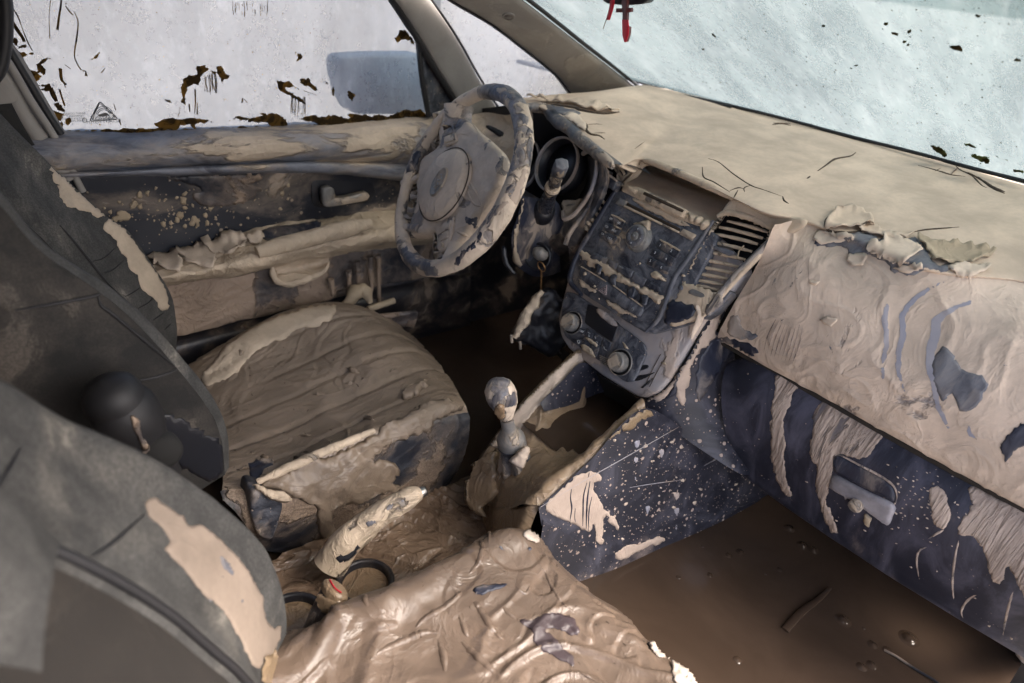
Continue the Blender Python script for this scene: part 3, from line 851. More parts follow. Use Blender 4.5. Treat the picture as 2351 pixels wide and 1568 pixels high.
def dsp(a, s, o=3, r=0, rs_=20):
    def f(p, u, v):
        e = a*fbm(p, s, o)
        if r:
            q = noise.noise(V((p.x*rs_*.6, p.y*rs_, p.z*rs_))+V((1, 1, 1))*noise.noise(p*9)*1.5)
            e += r*max(0, 1-abs(q)*6)
        return e
    return f
# ledge roll under the glass
L = [
 WY(.735, [(60, 306), (140, 300), (400, 294), (700, 281), (985, 262), (1110, 250)]),
 WY(.712, [(60, 312), (145, 308), (400, 303), (700, 291), (985, 272), (1110, 262)]),
 WY(.680, [(70, 325), (155, 322), (410, 318), (700, 306), (985, 290), (1110, 282)]),
 WY(.660, [(80, 355), (170, 352), (420, 345), (700, 335), (980, 325), (1110, 318)]),
 WY(.666, [(100, 380), (190, 378), (435, 368), (700, 358), (960, 360), (1110, 380)]),
 WY(.690, [(110, 394), (198, 392), (440, 380), (700, 370), (940, 378), (1100, 410)]),
]
dl = surf('window_ledge', L, 60, 200, M['door_top'], door, dsp(.0035, 9, 4, .0018, 26))
L = [
 WY(.690, [(110, 394), (198, 392), (440, 380), (700, 370), (940, 378), (1100, 410)]),
 WY(.672, [(112, 400), (203, 397), (445, 386), (700, 377), (935, 388), (1100, 420)]),
 WY(.674, [(114, 408), (206, 404), (450, 397), (700, 392), (925, 408), (1100, 440)]),
 WY(.694, [(116, 412), (207, 408), (450, 402), (700, 397), (920, 415), (1100, 450)]),
]
surf('trim_strip', L, 20, 120, M['door_top'], door, dsp(.0015, 14, 3, .001, 30))
# dark insert
L = [
 WY(.694, [(116, 410), (207, 406), (450, 400), (700, 395), (920, 413), (1100, 445)]),
 WY(.700, [(150, 460), (250, 470), (470, 455), (700, 440), (920, 445), (1100, 480)]),
 WY(.702, [(200, 540), (290, 540), (500, 510), (700, 480), (910, 470), (1100, 500)]),
 WY(.700, [(240, 610), (330, 600), (540, 560), (720, 530), (900, 500), (1100, 540)]),
]
di = surf('door_insert', L, 40, 120, M['door_dark'], door, dsp(.001, 12, 3))
ihit = on_objs(di)
# smear and splats on the insert
film('mud_smear', [C1(1130, 1180), C1(1400, 1165), C1(1700, 1160), C1(1760, 1195), C1(1690, 1240), C1(1760, 1270), C1(1700, 1330), C1(1600, 1375), C1(1450, 1385), C1(1340, 1370), C1(1290, 1310), C1(1350, 1280), C1(1280, 1240), C1(1180, 1215)], M['door_low'], ihit, door, h=.002, edge=3, step=6, jit=4, rough=.003)
sp = []
rs2 = random.Random(11)
for (cx, cy, r_) in [(940, 1305, 24), (990, 1300, 20), (1045, 1260, 15), (1070, 1348, 12), (1110, 1338, 10), (800, 1355, 14), (900, 1375, 30), (940, 1385, 22), (820, 1450, 48), (780, 1470, 30), (740, 1420, 20), (1190, 1330, 14), (1240, 1300, 16), (1230, 1350, 28), (1240, 1395, 20), (1295, 1380, 14), (1210, 1450, 26), (1190, 1475, 20), (1310, 1480, 26), (1290, 1500, 22), (1240, 1520, 16), (1380, 1445, 17), (1395, 1500, 20), (1415, 1400, 20), (1450, 1460, 8), (1465, 1505, 12), (1100, 1510, 20), (1150, 1500, 14), (1150, 1525, 12), (1895, 1298, 16), (1935, 1245, 16), (1935, 1335, 9), (1885, 1400, 12), (1790, 1278, 6), (1565, 1420, 7), (990, 1472, 8), (700, 1400, 10), (1330, 1510, 18), (1270, 1475, 10), (1520, 1530, 8)]:
    x, y = C1(cx, cy)
    sp.append(film('s', blob_poly(x, y, r_*.34, r_*.30, rs2.uniform(0, 3), 8, rs2, .3), M['flake_dark'], ihit, door, h=.0018, edge=3, step=4, jit=1.5, seed=cx))
for k in range(60):
    x = rs2.gauss(430, 75); y = rs2.gauss(500, 35)
    sp.append(film('s', blob_poly(x, y, rs2.uniform(1, 4), rs2.uniform(1, 3), rs2.uniform(0, 3), 7, rs2, .3), M['flake_dark'], ihit, door, h=.001, edge=2, step=3, jit=.5, seed=k))
join_meshes('mud_splats', [s for s in sp if s])
# inner handle in its recess
hp = (W(785, 455, y=.700), V((0, -1, 0)))
plate('handle_recess', [W(x, y, y=.7) for x, y in [(712, 412), (760, 400), (850, 412), (862, 440), (850, 462), (740, 478), (716, 470)]], (0, -1, 0), -.004, .0035, M['black'], door, rnd=.3)
P_ = [W(x, y, y=.68) for x, y in [(735, 430), (757, 425), (762, 452), (790, 450), (838, 438), (845, 448), (838, 458), (790, 466), (738, 474)]]
plate('door_handle', P_, (0, -1, 0), -.006, .012, M['silver'], door, bev=.004, rnd=.25)
# armrest: top shelf, rounded front, underside
AR = [
 WY(.700, [(180, 640), (335, 590), (480, 556), (610, 520), (760, 500), (900, 482), (1080, 470)]),
 WY(.670, [(190, 650), (345, 602), (490, 570), (610, 540), (760, 515), (900, 495), (1080, 480)]),
 WY(.630, [(200, 670), (358, 622), (500, 596), (620, 570), (765, 540), (900, 515), (1080, 500)]),
 WY(.606, [(205, 690), (365, 638), (510, 612), (625, 586), (770, 556), (900, 532), (1080, 520)]),
 WY(.612, [(210, 700), (372, 650), (515, 626), (630, 600), (775, 575), (900, 552), (1080, 540)]),
 WY(.650, [(215, 705), (376, 658), (520, 634), (634, 612), (780, 585), (900, 562), (1080, 550)]),
 WY(.680, [(215, 706), (378, 660), (520, 636), (634, 614), (780, 588), (900, 565), (1080, 552)]),
]
arm = surf('armrest', AR, 60, 220, M['armrest'], door, dsp(.006, 11, 4, .003, 22))
rhit = on_objs(arm)
for i, (p, c) in enumerate([([C4(985, 215), C4(1120, 140), C4(1180, 180), C4(1230, 240), C4(1220, 310), C4(1150, 325), C4(1090, 290)], .014), ([C4(1190, 160), C4(1280, 130), C4(1380, 130), C4(1440, 210), C4(1440, 290), C4(1320, 280), C4(1235, 240)], .012),
    ([C4(1375, 120), C4(1400, 65), C4(1500, 70), C4(1620, 75), C4(1665, 130), C4(1650, 180), C4(1550, 230), C4(1450, 220), C4(1400, 170)], .022), ([C4(1660, 85), C4(1740, 60), C4(1780, 75), C4(1740, 130), C4(1690, 140)], .012)]):
    film('mud_flake', p, M['flake'], rhit, door, h=.004, edge=5, step=6, jit=3, curl=c, seed=i, thick=.002, rough=.002)
# pull handle on the armrest with its slot
film('handle_slot', [(601, 540), (612, 524), (700, 512), (730, 505), (738, 515), (720, 530), (640, 545), (612, 552)], M['bare_dark'], rhit, door, h=.0015, edge=4, step=5, jit=1.5)
tube('pull_handle', WY(.606, [(590, 580), (620, 571), (680, 556), (740, 540), (800, 524), (850, 512)]), [.012, .017, .018, .018, .018, .012], M['armrest'], door, seg=16, steps=40, disp=lambda p: .003*fbm(p, 22, 3))
# lower panel, mud drip lip, pocket
LP = [
 WY(.690, [(220, 700), (378, 655), (520, 632), (634, 608), (780, 582), (900, 560), (1080, 548)]),
 WY(.684, [(240, 740), (390, 700), (540, 670), (660, 650), (800, 620), (900, 600), (1080, 590)]),
 WY(.680, [(260, 790), (405, 765), (560, 728), (690, 700), (810, 670), (900, 645), (1080, 620)]),
 WY(.690, [(262, 800), (408, 772), (562, 733), (692, 704), (812, 674), (902, 649), (1080, 624)]),
]
surf('lower_panel', LP, 50, 160, M['door_low'], door, dsp(.003, 10, 4, .002, 18))
LP = [
 WY(.700, [(262, 800), (408, 768), (562, 729), (692, 701), (812, 671), (902, 646), (1080, 620)]),
 WY(.660, [(270, 830), (412, 795), (570, 760), (700, 730), (820, 700), (910, 680), (1080, 650)]),
 WY(.660, [(280, 880), (420, 850), (590, 810), (720, 780), (840, 750), (930, 720), (1080, 700)]),
 WY(.690, [(290, 940), (440, 910), (620, 870), (760, 840), (880, 810), (960, 790), (1080, 770)]),
 WY(.700, [(300, 1000), (460, 990), (660, 960), (800, 930), (920, 910), (1000, 890), (1080, 870)]),
]
surf('door_pocket', LP, 40, 80, M['dark'], door, dsp(.003, 9, 3))
tube('mud_lip', WY(.640, [(625, 605), (632, 638), (660, 652), (700, 640), (745, 622), (756, 600)]), [.004, .007, .009, .009, .006, .003], M['armrest'], door, seg=12, steps=40, disp=lambda p: .004*fbm(p, 40, 3))
surf('mud_hollow', [WY(.632, [(628, 600), (680, 590), (756, 575)]), WY(.66, [(632, 620), (685, 612), (755, 598)]), WY(.634, [(640, 645), (690, 640), (750, 615)])], 16, 30, M['armrest'], door, dsp(.004, 20, 3))
# hanging drips
for (x, y, l) in [(820, 600, 60), (850, 590, 95), (868, 585, 120), (760, 640, 40), (800, 620, 80)]:
    tube('mud_drip', WY(.655, [(x, y), (x+2, y+l*.5), (x+3, y+l)]), [.007, .006, .003], M['door_low'], door, seg=8, steps=14, disp=lambda p: .003*fbm(p, 40, 3))
# window frame: rear edge seal and front division with mirror sail
tube('window_seal', WY(.70, [(8, 90), (28, 125), (70, 195), (110, 262), (140, 308)]), .006, M['rubber'], door, seg=8, steps=16)
tube('window_seal', WY(.70, [(860, -50), (897, 0), (935, 58), (962, 100), (966, 160), (976, 220), (984, 268)]), .006, M['rubber'], door, seg=8, steps=26)
sail = plate('mirror_sail', [W(x, y, y=.70) for x, y in [(964, 95), (978, 130), (1010, 180), (1040, 218), (1040, 262), (988, 268), (975, 200)]], (0, -1, 0), -.02, .002, M['trim'], door, rnd=.1)
bar('window_frame', [(850, -60), (905, 0), (945, 58), (975, 105), (1000, 150), (1040, 215), (1075, 275)], [(945, -60), (990, 0), (1030, 58), (1062, 110), (1086, 155), (1106, 192), (1150, 260)], M['pillar'], door, (.685, .675), .03, .010)
tube('window_seal', WY(.676, [(945, -58), (991, 0), (1032, 58), (1064, 110), (1090, 158), (1128, 222), (1155, 262)]), .0028, M['rubber'], door, seg=8, steps=16)
box('outer_panel', (.38, .785, .25), (1.25, .04, .82), M['body'], door)

tube('window_seal', WY(.692, [(870, -60), (905, 0), (945, 62), (972, 110), (1000, 160), (1045, 228)]), .010, M['rubber'], door, seg=8, steps=16)
# rear pillar of the door opening, belts and dark gap
bp = surf('pillar_trim', [
 WY(.72, [(-80, 60), (0, 140), (60, 240), (120, 345), (175, 430), (215, 520)]),
 WY(.70, [(-80, 20), (8, 110), (75, 220), (130, 310), (178, 400), (225, 500)]),
], 6, 30, M['pillar'], body, thick=.02)
tube('pillar_rib', WY(.69, [(-60, 120), (0, 175), (60, 275), (115, 350), (155, 412)]), .013, M['pillar'], body, seg=12, steps=24)
tube('pillar_rib', WY(.685, [(-60, 60), (10, 130), (70, 230), (128, 320), (190, 440)]), .006, M['pillar'], body, seg=10, steps=24)
surf('pillar_cover', [WY(.67, [(-80, 90), (0, 190), (60, 300), (140, 430), (190, 520)]), WY(.66, [(-80, 200), (0, 300), (60, 400), (120, 480), (160, 560)])], 8, 20, M['fabric_side'], body, thick=.01)
plate('belt_guide', [W(x, y, y=.655) for x, y in [(-20, 150), (8, 165), (38, 212), (44, 228), (30, 236), (-20, 240)]], (0, -1, 0), -.004, .004, M['pillar'], body, rnd=.2)
tube('seat_belt', WY(.62, [(-60, -60), (-5, -20), (8, 0), (10, 60), (6, 110), (-6, 160), (-40, 200)]), .022, M['rubber'], body, seg=14, steps=20, flat=(1, .5))

# outside mirror seen through the glass
om = thing('side_mirror', 'blue grey outside door mirror seen through the fogged driver window', 'side mirror', W(900, 200, y=.86))
mp_ = [W(x, y, y=.83) for x, y in [(776, 150), (782, 133), (830, 128), (900, 126), (985, 126), (990, 262), (880, 262), (812, 262), (792, 225), (780, 180)]]
plate('mirror_housing', mp_, (0, -1, 0), -.06, .004, M['mirror_shell'], om, bev=.006, rnd=.25)
plate('mirror_glass', [V(p)+(sum(mp_, V((0,0,0)))/len(mp_)-V(p))*.08 for p in mp_], (0, -1, 0), .004, .006, M['mirror_shell'], om, bev=.001, rnd=.25)

def CB(x, y): return (975.7+x*.2562, 832.2+y*.2562)       # gear lever crop
def CE(x, y): return (1205.3+x*.2928, 860.9+y*.2928)      # console side crop
# ================================================================== dashboard
dash = thing('dashboard', 'dashboard sheeted in dried cracked mud with peeling flakes above a streaked glovebox', 'dashboard', (.95, 0, .6))
near = [W(1180, 238, z=.775), W(1212, 233, z=.785), W(1300, 268, z=.785), W(1368, 326, z=.768), W(1425, 376, z=.752), W(1480, 362, z=.756), W(1590, 403, z=.757), W(1692, 452, z=.752), W(1765, 484, z=.752), W(1852, 502, z=.750), W(1990, 556, z=.747), W(2150, 616, z=.745), W(2351, 640, z=.755), W(2520, 690, z=.755)]
ys = [.70, .60, .50, .42, .36, .30, .2, .1, .02, -.06, -.2, -.33, -.47, -.66]
far = [W(1205, 236, y=.66), W(1395, 219, y=.56), W(1464, 195, y=.47)]+[wsp(y, .008)+V((.012, 0, -.0035)) for y in ys[3:]]
def lerp(a, b, t): return [p*(1-t)+q*t+V((0, 0, .012*math.sin(math.pi*t))) for p, q in zip(a, b)]
under = [p+V((.03, 0, -.018)) for p in near]
lip = [p+V((-.002, 0, -.006)) for p in near]
dtop = surf('dash_top', [far, lerp(far, near, .25), lerp(far, near, .5), lerp(far, near, .75), lerp(far, near, .93), near, lip, under], 110, 240, M['dash_top'], dash, dsp(.0022, 5, 3))
dhit = on_objs(dtop)
# face below the lip
R0 = [W(1778, 515, z=.742)]+[p+V((0, 0, -.004)) for p in near[9:]]
R1 = [W(1742, 600, x=.782), W(1830, 600, x=.782), W(1965, 690, x=.785), W(2125, 750, x=.80), W(2345, 790, x=.81), W(2510, 850, x=.81)]
R2 = [W(1690, 690, x=.772), W(1790, 712, x=.768), W(1905, 815, x=.768), W(2085, 890, x=.77), W(2335, 985, x=.775), W(2510, 1060, x=.775)]
R3 = [W(1648, 772, x=.785), W(1745, 828, x=.785), W(1860, 893, x=.785), W(2055, 1000, x=.785), W(2345, 1156, x=.785), W(2515, 1245, x=.785)]
R4 = [p+V((.035, 0, -.006)) for p in R3]
face = surf('dash_face', [R0, R1, R2, R3, R4], 130, 200, M['dash_face'], dash, dsp(.002, 8, 3, .0016, 14))
fhit = on_objs(face)
# dark band: gap above the glovebox
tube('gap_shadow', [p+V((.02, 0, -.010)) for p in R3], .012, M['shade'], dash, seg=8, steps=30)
# glovebox door with rounded section
G0 = WX(.80, [(1668, 838), (1740, 826), (1880, 908), (2060, 1012), (2345, 1166), (2520, 1258)])
G1 = WX(.775, [(1656, 890), (1730, 900), (1850, 980), (2030, 1090), (2320, 1262), (2500, 1370)])
G2 = WX(.775, [(1660, 960), (1730, 990), (1845, 1070), (2020, 1185), (2310, 1370), (2500, 1480)])
G3 = WX(.80, [(1678, 1040), (1750, 1090), (1855, 1170), (2030, 1290), (2330, 1475), (2510, 1590)])
G4 = WX(.83, [(1712, 1092), (1790, 1150), (1900, 1225), (2070, 1335), (2360, 1508), (2530, 1620)])
G5 = [p+V((.09, 0, .02)) for p in G4]
gb = surf('glovebox_door', [[p+V((.03, 0, .004)) for p in G0], G0, G1, G2, G3, G4, G5], 130, 200, M['glove'], dash, dsp(.001, 7, 3))
gbhit = on_objs(gb)
# opening recess and lock in the glovebox
c = [C9(1070, 40), C9(1110, 30), C9(1230, 90), C9(1400, 180), C9(1470, 240), C9(1495, 300), C9(1480, 345), C9(1380, 300), C9(1200, 210), C9(1080, 140)]
film('handle_hollow', c, M['bare_dark'], gbhit, gb, h=.002, edge=3, step=7, jit=.5)
c = [C9(1060, 170), C9(1110, 170), C9(1300, 270), C9(1480, 360), C9(1470, 440), C9(1440, 500), C9(1380, 470), C9(1200, 340), C9(1060, 260)]
film('lit_handle_recess', c, plain('lit_recess', (.22, .21, .225), .5, var=.5), gbhit, gb, h=.005, edge=8, step=7, jit=.5, thick=.004)  # raised pale pad, its colour paints the lit part of the recess
strip('handle_edge', [C9(1070, 40), C9(1110, 28), C9(1230, 88), C9(1400, 178), C9(1475, 238), C9(1498, 300), C9(1490, 350)], .0018, M['stripe_mud'], gbhit, gb, h=.001)
q = gbhit(*C9(1240, 350))
lathe('glovebox_lock', [(0, .009), (.009, .009), (.0105, .007), (.0105, -.003)], q[0]+q[1]*.006, q[1], M['silver'], gb, seg=24)
film('mud_drop', [C9(1280, 420), C9(1320, 440), C9(1325, 470), C9(1300, 520), C9(1275, 480)], M['flake_dark'], gbhit, gb, h=.003, edge=3, step=4)
# streaks of smeared mud over the glovebox
SW = [([C6(700, 1000), C6(830, 1050), C6(800, 1150), C6(770, 1240), C6(740, 1330), C6(750, 1450), C6(745, 1560), C9(755, 160), C9(800, 300), C9(790, 340), C9(740, 290), C9(690, 200), C9(650, 60), C6(655, 1450), C6(650, 1290), C6(660, 1180)], .002),
      ([C6(1000, 1180), C6(1090, 1190), C6(1400, 1350), C6(1380, 1450), C6(1330, 1520), C9(1250, 60), C9(1110, 20), C9(1075, 60), C9(1060, 200), C9(1030, 300), C9(1060, 430), C9(1110, 560), C9(1080, 570), C9(1000, 440), C9(950, 260), C9(955, 100), C6(905, 1560), C6(930, 1400), C6(930, 1290)], .003),
      ([C9(2000, 230), C9(2200, 330), C9(2351, 300), C9(2440, 500), C9(2440, 1000), C9(2351, 980), C9(2240, 780), C9(2200, 900), C9(2130, 850), C9(2090, 700), C9(2020, 600), C9(1900, 540), C9(1990, 380)], .003),
      ([C9(1720, 240), C9(1820, 280), C9(1850, 420), C9(1830, 520), C9(1760, 500), C9(1720, 380)], .0015)]
for i, (p, hh) in enumerate(SW): film('mud_streak', p, M['rag_streak'], gbhit, gb, h=hh*.35, edge=4, step=7, jit=4, seed=i, rough=.0006, thick=.0003)
ln = [strip('l', [C9(x+dx, y+dy) for dx, dy in pts], .0022, M['stripe_mud'], gbhit, gb, h=-.0012) for x, y, pts in [
    (0, 0, [(1740, 640), (1650, 670), (1630, 760), (1660, 930)]), (0, 0, [(1930, 550), (1890, 700), (1870, 900), (1890, 1080)]), (0, 0, [(2090, 940), (1980, 1000), (1930, 1080), (1950, 1150)]), (0, 0, [(2290, 900), (2240, 1080), (2200, 1280)]), (0, 0, [(1700, 600), (1760, 560), (1840, 520)])]]
join_meshes('dust_lines', [l for l in ln if l])
rs3 = random.Random(5)
sp = []
for k in range(170):
    x = rs3.uniform(150, 2350); y = rs3.uniform(0, 1300)
    yy = 0.63*x+rs3.gauss(0, 260)
    if k % 3: x = rs3.gauss(1650, 190); yy = rs3.gauss(330, 140)
    px, py = C9(x, yy)
    a = rs3.uniform(.8, 4.2)
    f_ = film('s', blob_poly(px, py, a, a*rs3.uniform(.3, .6), rs3.uniform(.2, .7), 7, rs3), M['dash_face'], gbhit, gb, h=.0007, edge=1.5, step=3.5, jit=.5)
    if f_: sp.append(f_)
join_meshes('mud_specks', sp)
# exposed plastic, smear bands, flakes and cracks on the face and the top
film('bare_patch', [C6(1770, 840), C6(1830, 825), C6(1880, 860), C6(1885, 910), C6(1960, 980), C6(2060, 1010), C6(2110, 1090), C6(2080, 1140), C6(2020, 1230), C6(1940, 1250), C6(1890, 1170), C6(1850, 1145), C6(1790, 1175), C6(1750, 1050), C6(1735, 930)], M['bare'], fhit, face, h=.0006, edge=1, step=7, jit=5)
film('bare_patch', [C6(2190, 1470), C6(2260, 1380), C6(2400, 1330), C6(2400, 1440), C6(2260, 1560), C9(2240, 90), C9(2200, 20)], M['wipe_dark'], fhit, face, h=.0008, edge=1, step=6, jit=5)
ST = [([(2351, 350), (2050, 352), (1850, 370), (1680, 430), (1570, 520), (1510, 600), (1515, 720), (1490, 850), (1490, 980), (1530, 1090), (1590, 1240)], .0045),
      ([(2400, 505), (2150, 490), (1950, 520), (1800, 580), (1730, 640), (1720, 720), (1690, 830), (1690, 960), (1720, 1080), (1770, 1250), (1860, 1400)], .0065),
      ([(1520, 430), (1430, 520), (1395, 600), (1400, 700), (1410, 800), (1385, 940), (1400, 1040)], .004),
      ([(2200, 940), (2300, 950), (2400, 945)], .004), ([(1960, 1300), (1980, 1420), (2100, 1440)], .004),
      ([(560, 560), (640, 420), (730, 280), (800, 170)], .0012), ([(690, 560), (760, 440), (860, 300), (980, 190)], .0016), ([(830, 960), (900, 850), (1010, 760), (1090, 700), (1190, 660)], .0018), ([(1010, 770), (1060, 850), (1040, 920)], .0014), ([(640, 700), (690, 560), (720, 480)], .001), ([(490, 690), (560, 560)], .001), ([(700, 700), (750, 560), (810, 440)], .0012)]
sl_ = []
for i, (p, wd) in enumerate(ST):
    n_ = len(p)
    q = densify([C6(*a) for a in p]+[C6(a[0]+wd*11000*(.3+.7*math.sin(math.pi*k/(n_-1))), a[1]+wd*1500) for k, a in reversed(list(enumerate(p)))], 12, 0)
    f_ = film('s', q, M['stripe'] if i < 5 else M['wipe'], fhit, face, h=.0001, thick=0, edge=1, step=5, jit=2, seed=i, smooth=False)
    if f_: sl_.append(f_)
join_meshes('smear_bands', sl_)
# comb marks near the lower left of the face
cm = [strip('c', [C6(600+k*24, 860+k*9), C6(630+k*26, 740+k*9), C6(690+k*22, 620+k*6)], .0011, M['stripe_mud'], fhit, face, h=-.0004, seed=k) for k in range(9)]
join_meshes('drag_marks', [k for k in cm if k])
film('bare_patch', [C6(940, 130), C6(980, 60), C6(1010, 100), C6(1190, 60), C6(1250, 40), C6(1330, 70), C6(1400, 95), C6(1530, 105), C6(1620, 80), C6(1690, 150), C6(1760, 260), C6(1900, 262), C6(1830, 310), C6(1700, 300), C6(1600, 330), C6(1480, 320), C6(1420, 250), C6(1300, 200), C6(1180, 195), C6(1130, 150)], M['bare'], on_objs(dtop, face), dash, h=.0012, edge=1, step=6, jit=4)
bh = on_objs(dtop, face)
for i, (p, cu, mt) in enumerate([([C6(1300, 135), C6(1320, 125), C6(1395, 130), C6(1400, 65), C6(1450, 52), C6(1520, 110), C6(1665, 165), C6(1600, 215), C6(1560, 245), C6(1455, 250), C6(1400, 200), C6(1330, 195)], .010, 'flake'),
    ([C6(1475, 300), C6(1560, 268), C6(1660, 270), C6(1650, 305), C6(1560, 320)], .005, 'flake'), ([C6(1820, 295), C6(1900, 270), C6(2000, 265), C6(2110, 285), C6(2115, 305), C6(2020, 335), C6(1930, 340)], .006, 'flake'),
    ([C6(1620, 80), C6(1730, 110), C6(1830, 120), C6(2000, 150), C6(2140, 190), C6(2000, 258), C6(1770, 262), C6(1700, 180)], .009, 'flake_dark'),
    ([C6(1010, 0), C6(1090, -90), C6(1200, -110), C6(1290, -70), C6(1340, 10), C6(1290, 30), C6(1100, 35), C6(1050, 30)], .012, 'dash_top'),
    ([C6(1230, 35), C6(1340, 20), C6(1500, 70), C6(1620, 60), C6(1540, 95), C6(1380, 85)], .008, 'dash_top'),
    ([C6(930, 90), C6(1000, 30), C6(1100, 50), C6(1200, 70), C6(1180, 110), C6(1050, 125), C6(980, 130)], .005, 'flake'),
    ([C6(1165, 210), C6(1240, 190), C6(1300, 225), C6(1240, 280), C6(1180, 260)], .004, 'flake'), ([C6(985, 630), C6(1040, 620), C6(1100, 630), C6(1070, 680), C6(1020, 660)], .006, 'flake'), ([C6(915, 370), C6(985, 380), C6(970, 400), C6(925, 400)], .005, 'flake')]):
    film('mud_flake', p, M[mt], bh, dash, h=.003, edge=3, step=5, jit=3, curl=cu, seed=i+20, thick=.0014)
CK = [([C3(230, 1065), C3(300, 1090), C3(400, 1170), C3(515, 1245), C3(600, 1275), C3(730, 1320)], .0011), ([C3(190, 1122), C3(200, 1190), C3(270, 1225), C3(375, 1290)], .0013), ([C3(375, 1280), C3(430, 1262), C3(470, 1268)], .0011), ([C3(515, 1245), C3(470, 1262), C3(475, 1290)], .0010), ([C3(400, 1330), C3(430, 1275)], .0012),
      ([C3(965, 1148), C3(1020, 1110), C3(1080, 1070), C3(1180, 1050), C3(1220, 1025)], .0018), ([C3(892, 1200), C3(915, 1183)], .0013), ([C3(730, 1320), C3(740, 1350), C3(770, 1368)], .0015),
      ([C3(1010, 1520), C3(1030, 1470), C3(1090, 1425)], .0022), ([C3(1010, 1520), C3(1060, 1555), C3(1220, 1560), C3(1338, 1520)], .002), ([C3(1560, 1568), C3(1680, 1545), C3(1800, 1535), C3(1915, 1525)], .0014),
      ([CC(640, 30), CC(720, 45), CC(900, 75), CC(950, 95), CC(1150, 125), CC(1290, 108)], .0034), ([CC(910, 145), CC(960, 200), CC(1000, 230), CC(995, 270), CC(1040, 310), CC(1110, 320), CC(1160, 352)], .0026), ([CC(1000, 220), CC(1080, 215), CC(1145, 220)], .0008), ([CC(1070, 295), CC(1175, 295)], .0008),
      ([C3(1640, 1110), C3(1780, 1150), C3(1860, 1175), C3(1955, 1185)], .0016), ([C3(1885, 1105), C3(1920, 1140), C3(2000, 1180), C3(2060, 1240), C3(2100, 1262)], .0013), ([C3(2000, 1170), C3(2080, 1220), C3(2150, 1270), C3(2220, 1300)], .0024), ([C3(660, 838), C3(720, 832), C3(785, 843)], .0022), ([C3(1750, 1150), C3(1790, 1130)], .0008), ([C2(2080, 1000), C2(2145, 952)], .0006)]
ck = [strip('c', p, wd*1.25, M['crack'], bh, dtop, h=-.0002, seed=i) for i, (p, wd) in enumerate(CK)]
join_meshes('cracks', [k for k in ck if k])
tw = [strip('t', p, .0014, M['twig'], dhit, dtop, h=.002, seed=i) for i, p in enumerate([[C3(1900, 1135), C3(1860, 1175)], [C3(2100, 1240), C3(2180, 1280), C3(2220, 1297)], [C3(665, 832), C3(780, 836)], [C3(1970, 1165), C3(2040, 1200)]])]
join_meshes('straw_debris', [k for k in tw if k])
# peeled sheet above the cluster
for i, (p, cu) in enumerate([([CC(460, 0), CC(600, 2), CC(900, 20), CC(1280, 105), CC(1150, 120), CC(950, 80), CC(860, 50), CC(660, 25), CC(540, 12)], .014), ([CC(805, 150), CC(900, 130), CC(960, 200), CC(1000, 240), CC(985, 280), CC(900, 240), CC(840, 200)], .005)]):
    film('mud_flake', p, M['dash_top'] if i == 0 else M['flake'], dhit, dash, h=.002, edge=3, step=5, jit=1.5, curl=cu, seed=i+60, thick=.003)
film('bare_patch', [CC(640, 45), CC(700, 50), CC(900, 90), CC(940, 130), CC(830, 140), CC(740, 120), CC(660, 80)], M['bare'], dhit, dash, h=.0008, edge=1, step=5, jit=2)

box('end_cap', (1.06, -.70, .53), (.46, .05, .42), M['dark'], dash, bev=.02)
# ---- instrument cluster: hood lip, cavity, rings
hood = [CC(450, 40), CC(640, 50), CC(740, 150), CC(860, 230), CC(960, 330), CC(1090, 430), CC(1210, 530), CC(1250, 570)]
hd = [W(x, y, z=z) for (x, y), z in zip(hood, [.788, .785, .780, .775, .770, .765, .758, .755])]
tube('hood_lip', [p+V((-.003, 0, -.006)) for p in hd], [.010, .012, .013, .013, .013, .012, .009, .005], M['trim'], dash, seg=14, steps=60, disp=lambda p: .002*fbm(p, 30, 3))
clx = .86
surf('cluster_cavity', [WX(clx, [(1100, 250), (1215, 240), (1300, 280), (1400, 350), (1460, 390)]), WX(clx+.02, [(1080, 400), (1200, 400), (1290, 400), (1370, 420), (1450, 450)]), WX(clx, [(1100, 540), (1210, 545), (1290, 545), (1350, 540), (1400, 520)])], 10, 16, M['black'], dash)
surf('hood_inside', [hd, [p+V((.05, 0, -.010)) for p in hd], [p+V((.11, 0, -.03)) for p in hd]], 10, 40, M['dark'], dash)
def ring(name, c, R_, n_, mat, parent, ln=.035, th=.0022):
    prof = [(R_, -.006), (R_+.001, 0), (R_, .002), (R_-th, .002), (R_-th-.0003, -.002), (R_-.003, -.006)]
    o = lathe(name, prof, c, n_, mat, parent, seg=64, cap=False)
    lathe('gauge_wall', [(R_-th*.5, -ln), (R_-th*.5, -.001), (R_-th, -.001), (R_-th-.004, -ln)], c, n_, M['black'], o, seg=48, cap=False)
    return o
gn = V((-.93, .03, .36)).normalized()
rg2 = ring('gauge_ring', W(1276, 377, x=.80), .0585, gn, M['bezel'], dash)
rg1 = ring('gauge_ring', W(1192, 377, x=.80), .0600, gn, M['bezel'], dash)
for r_, cxy, lab in ((rg2, (1276, 377), 0), (rg1, (1192, 377), 1)):
    c_ = W(*cxy, x=.80)-gn*.03
    lathe('gauge_face', [(0, 0), (.054, 0), (.054, -.003)], c_, gn, M['black'], r_, seg=40)
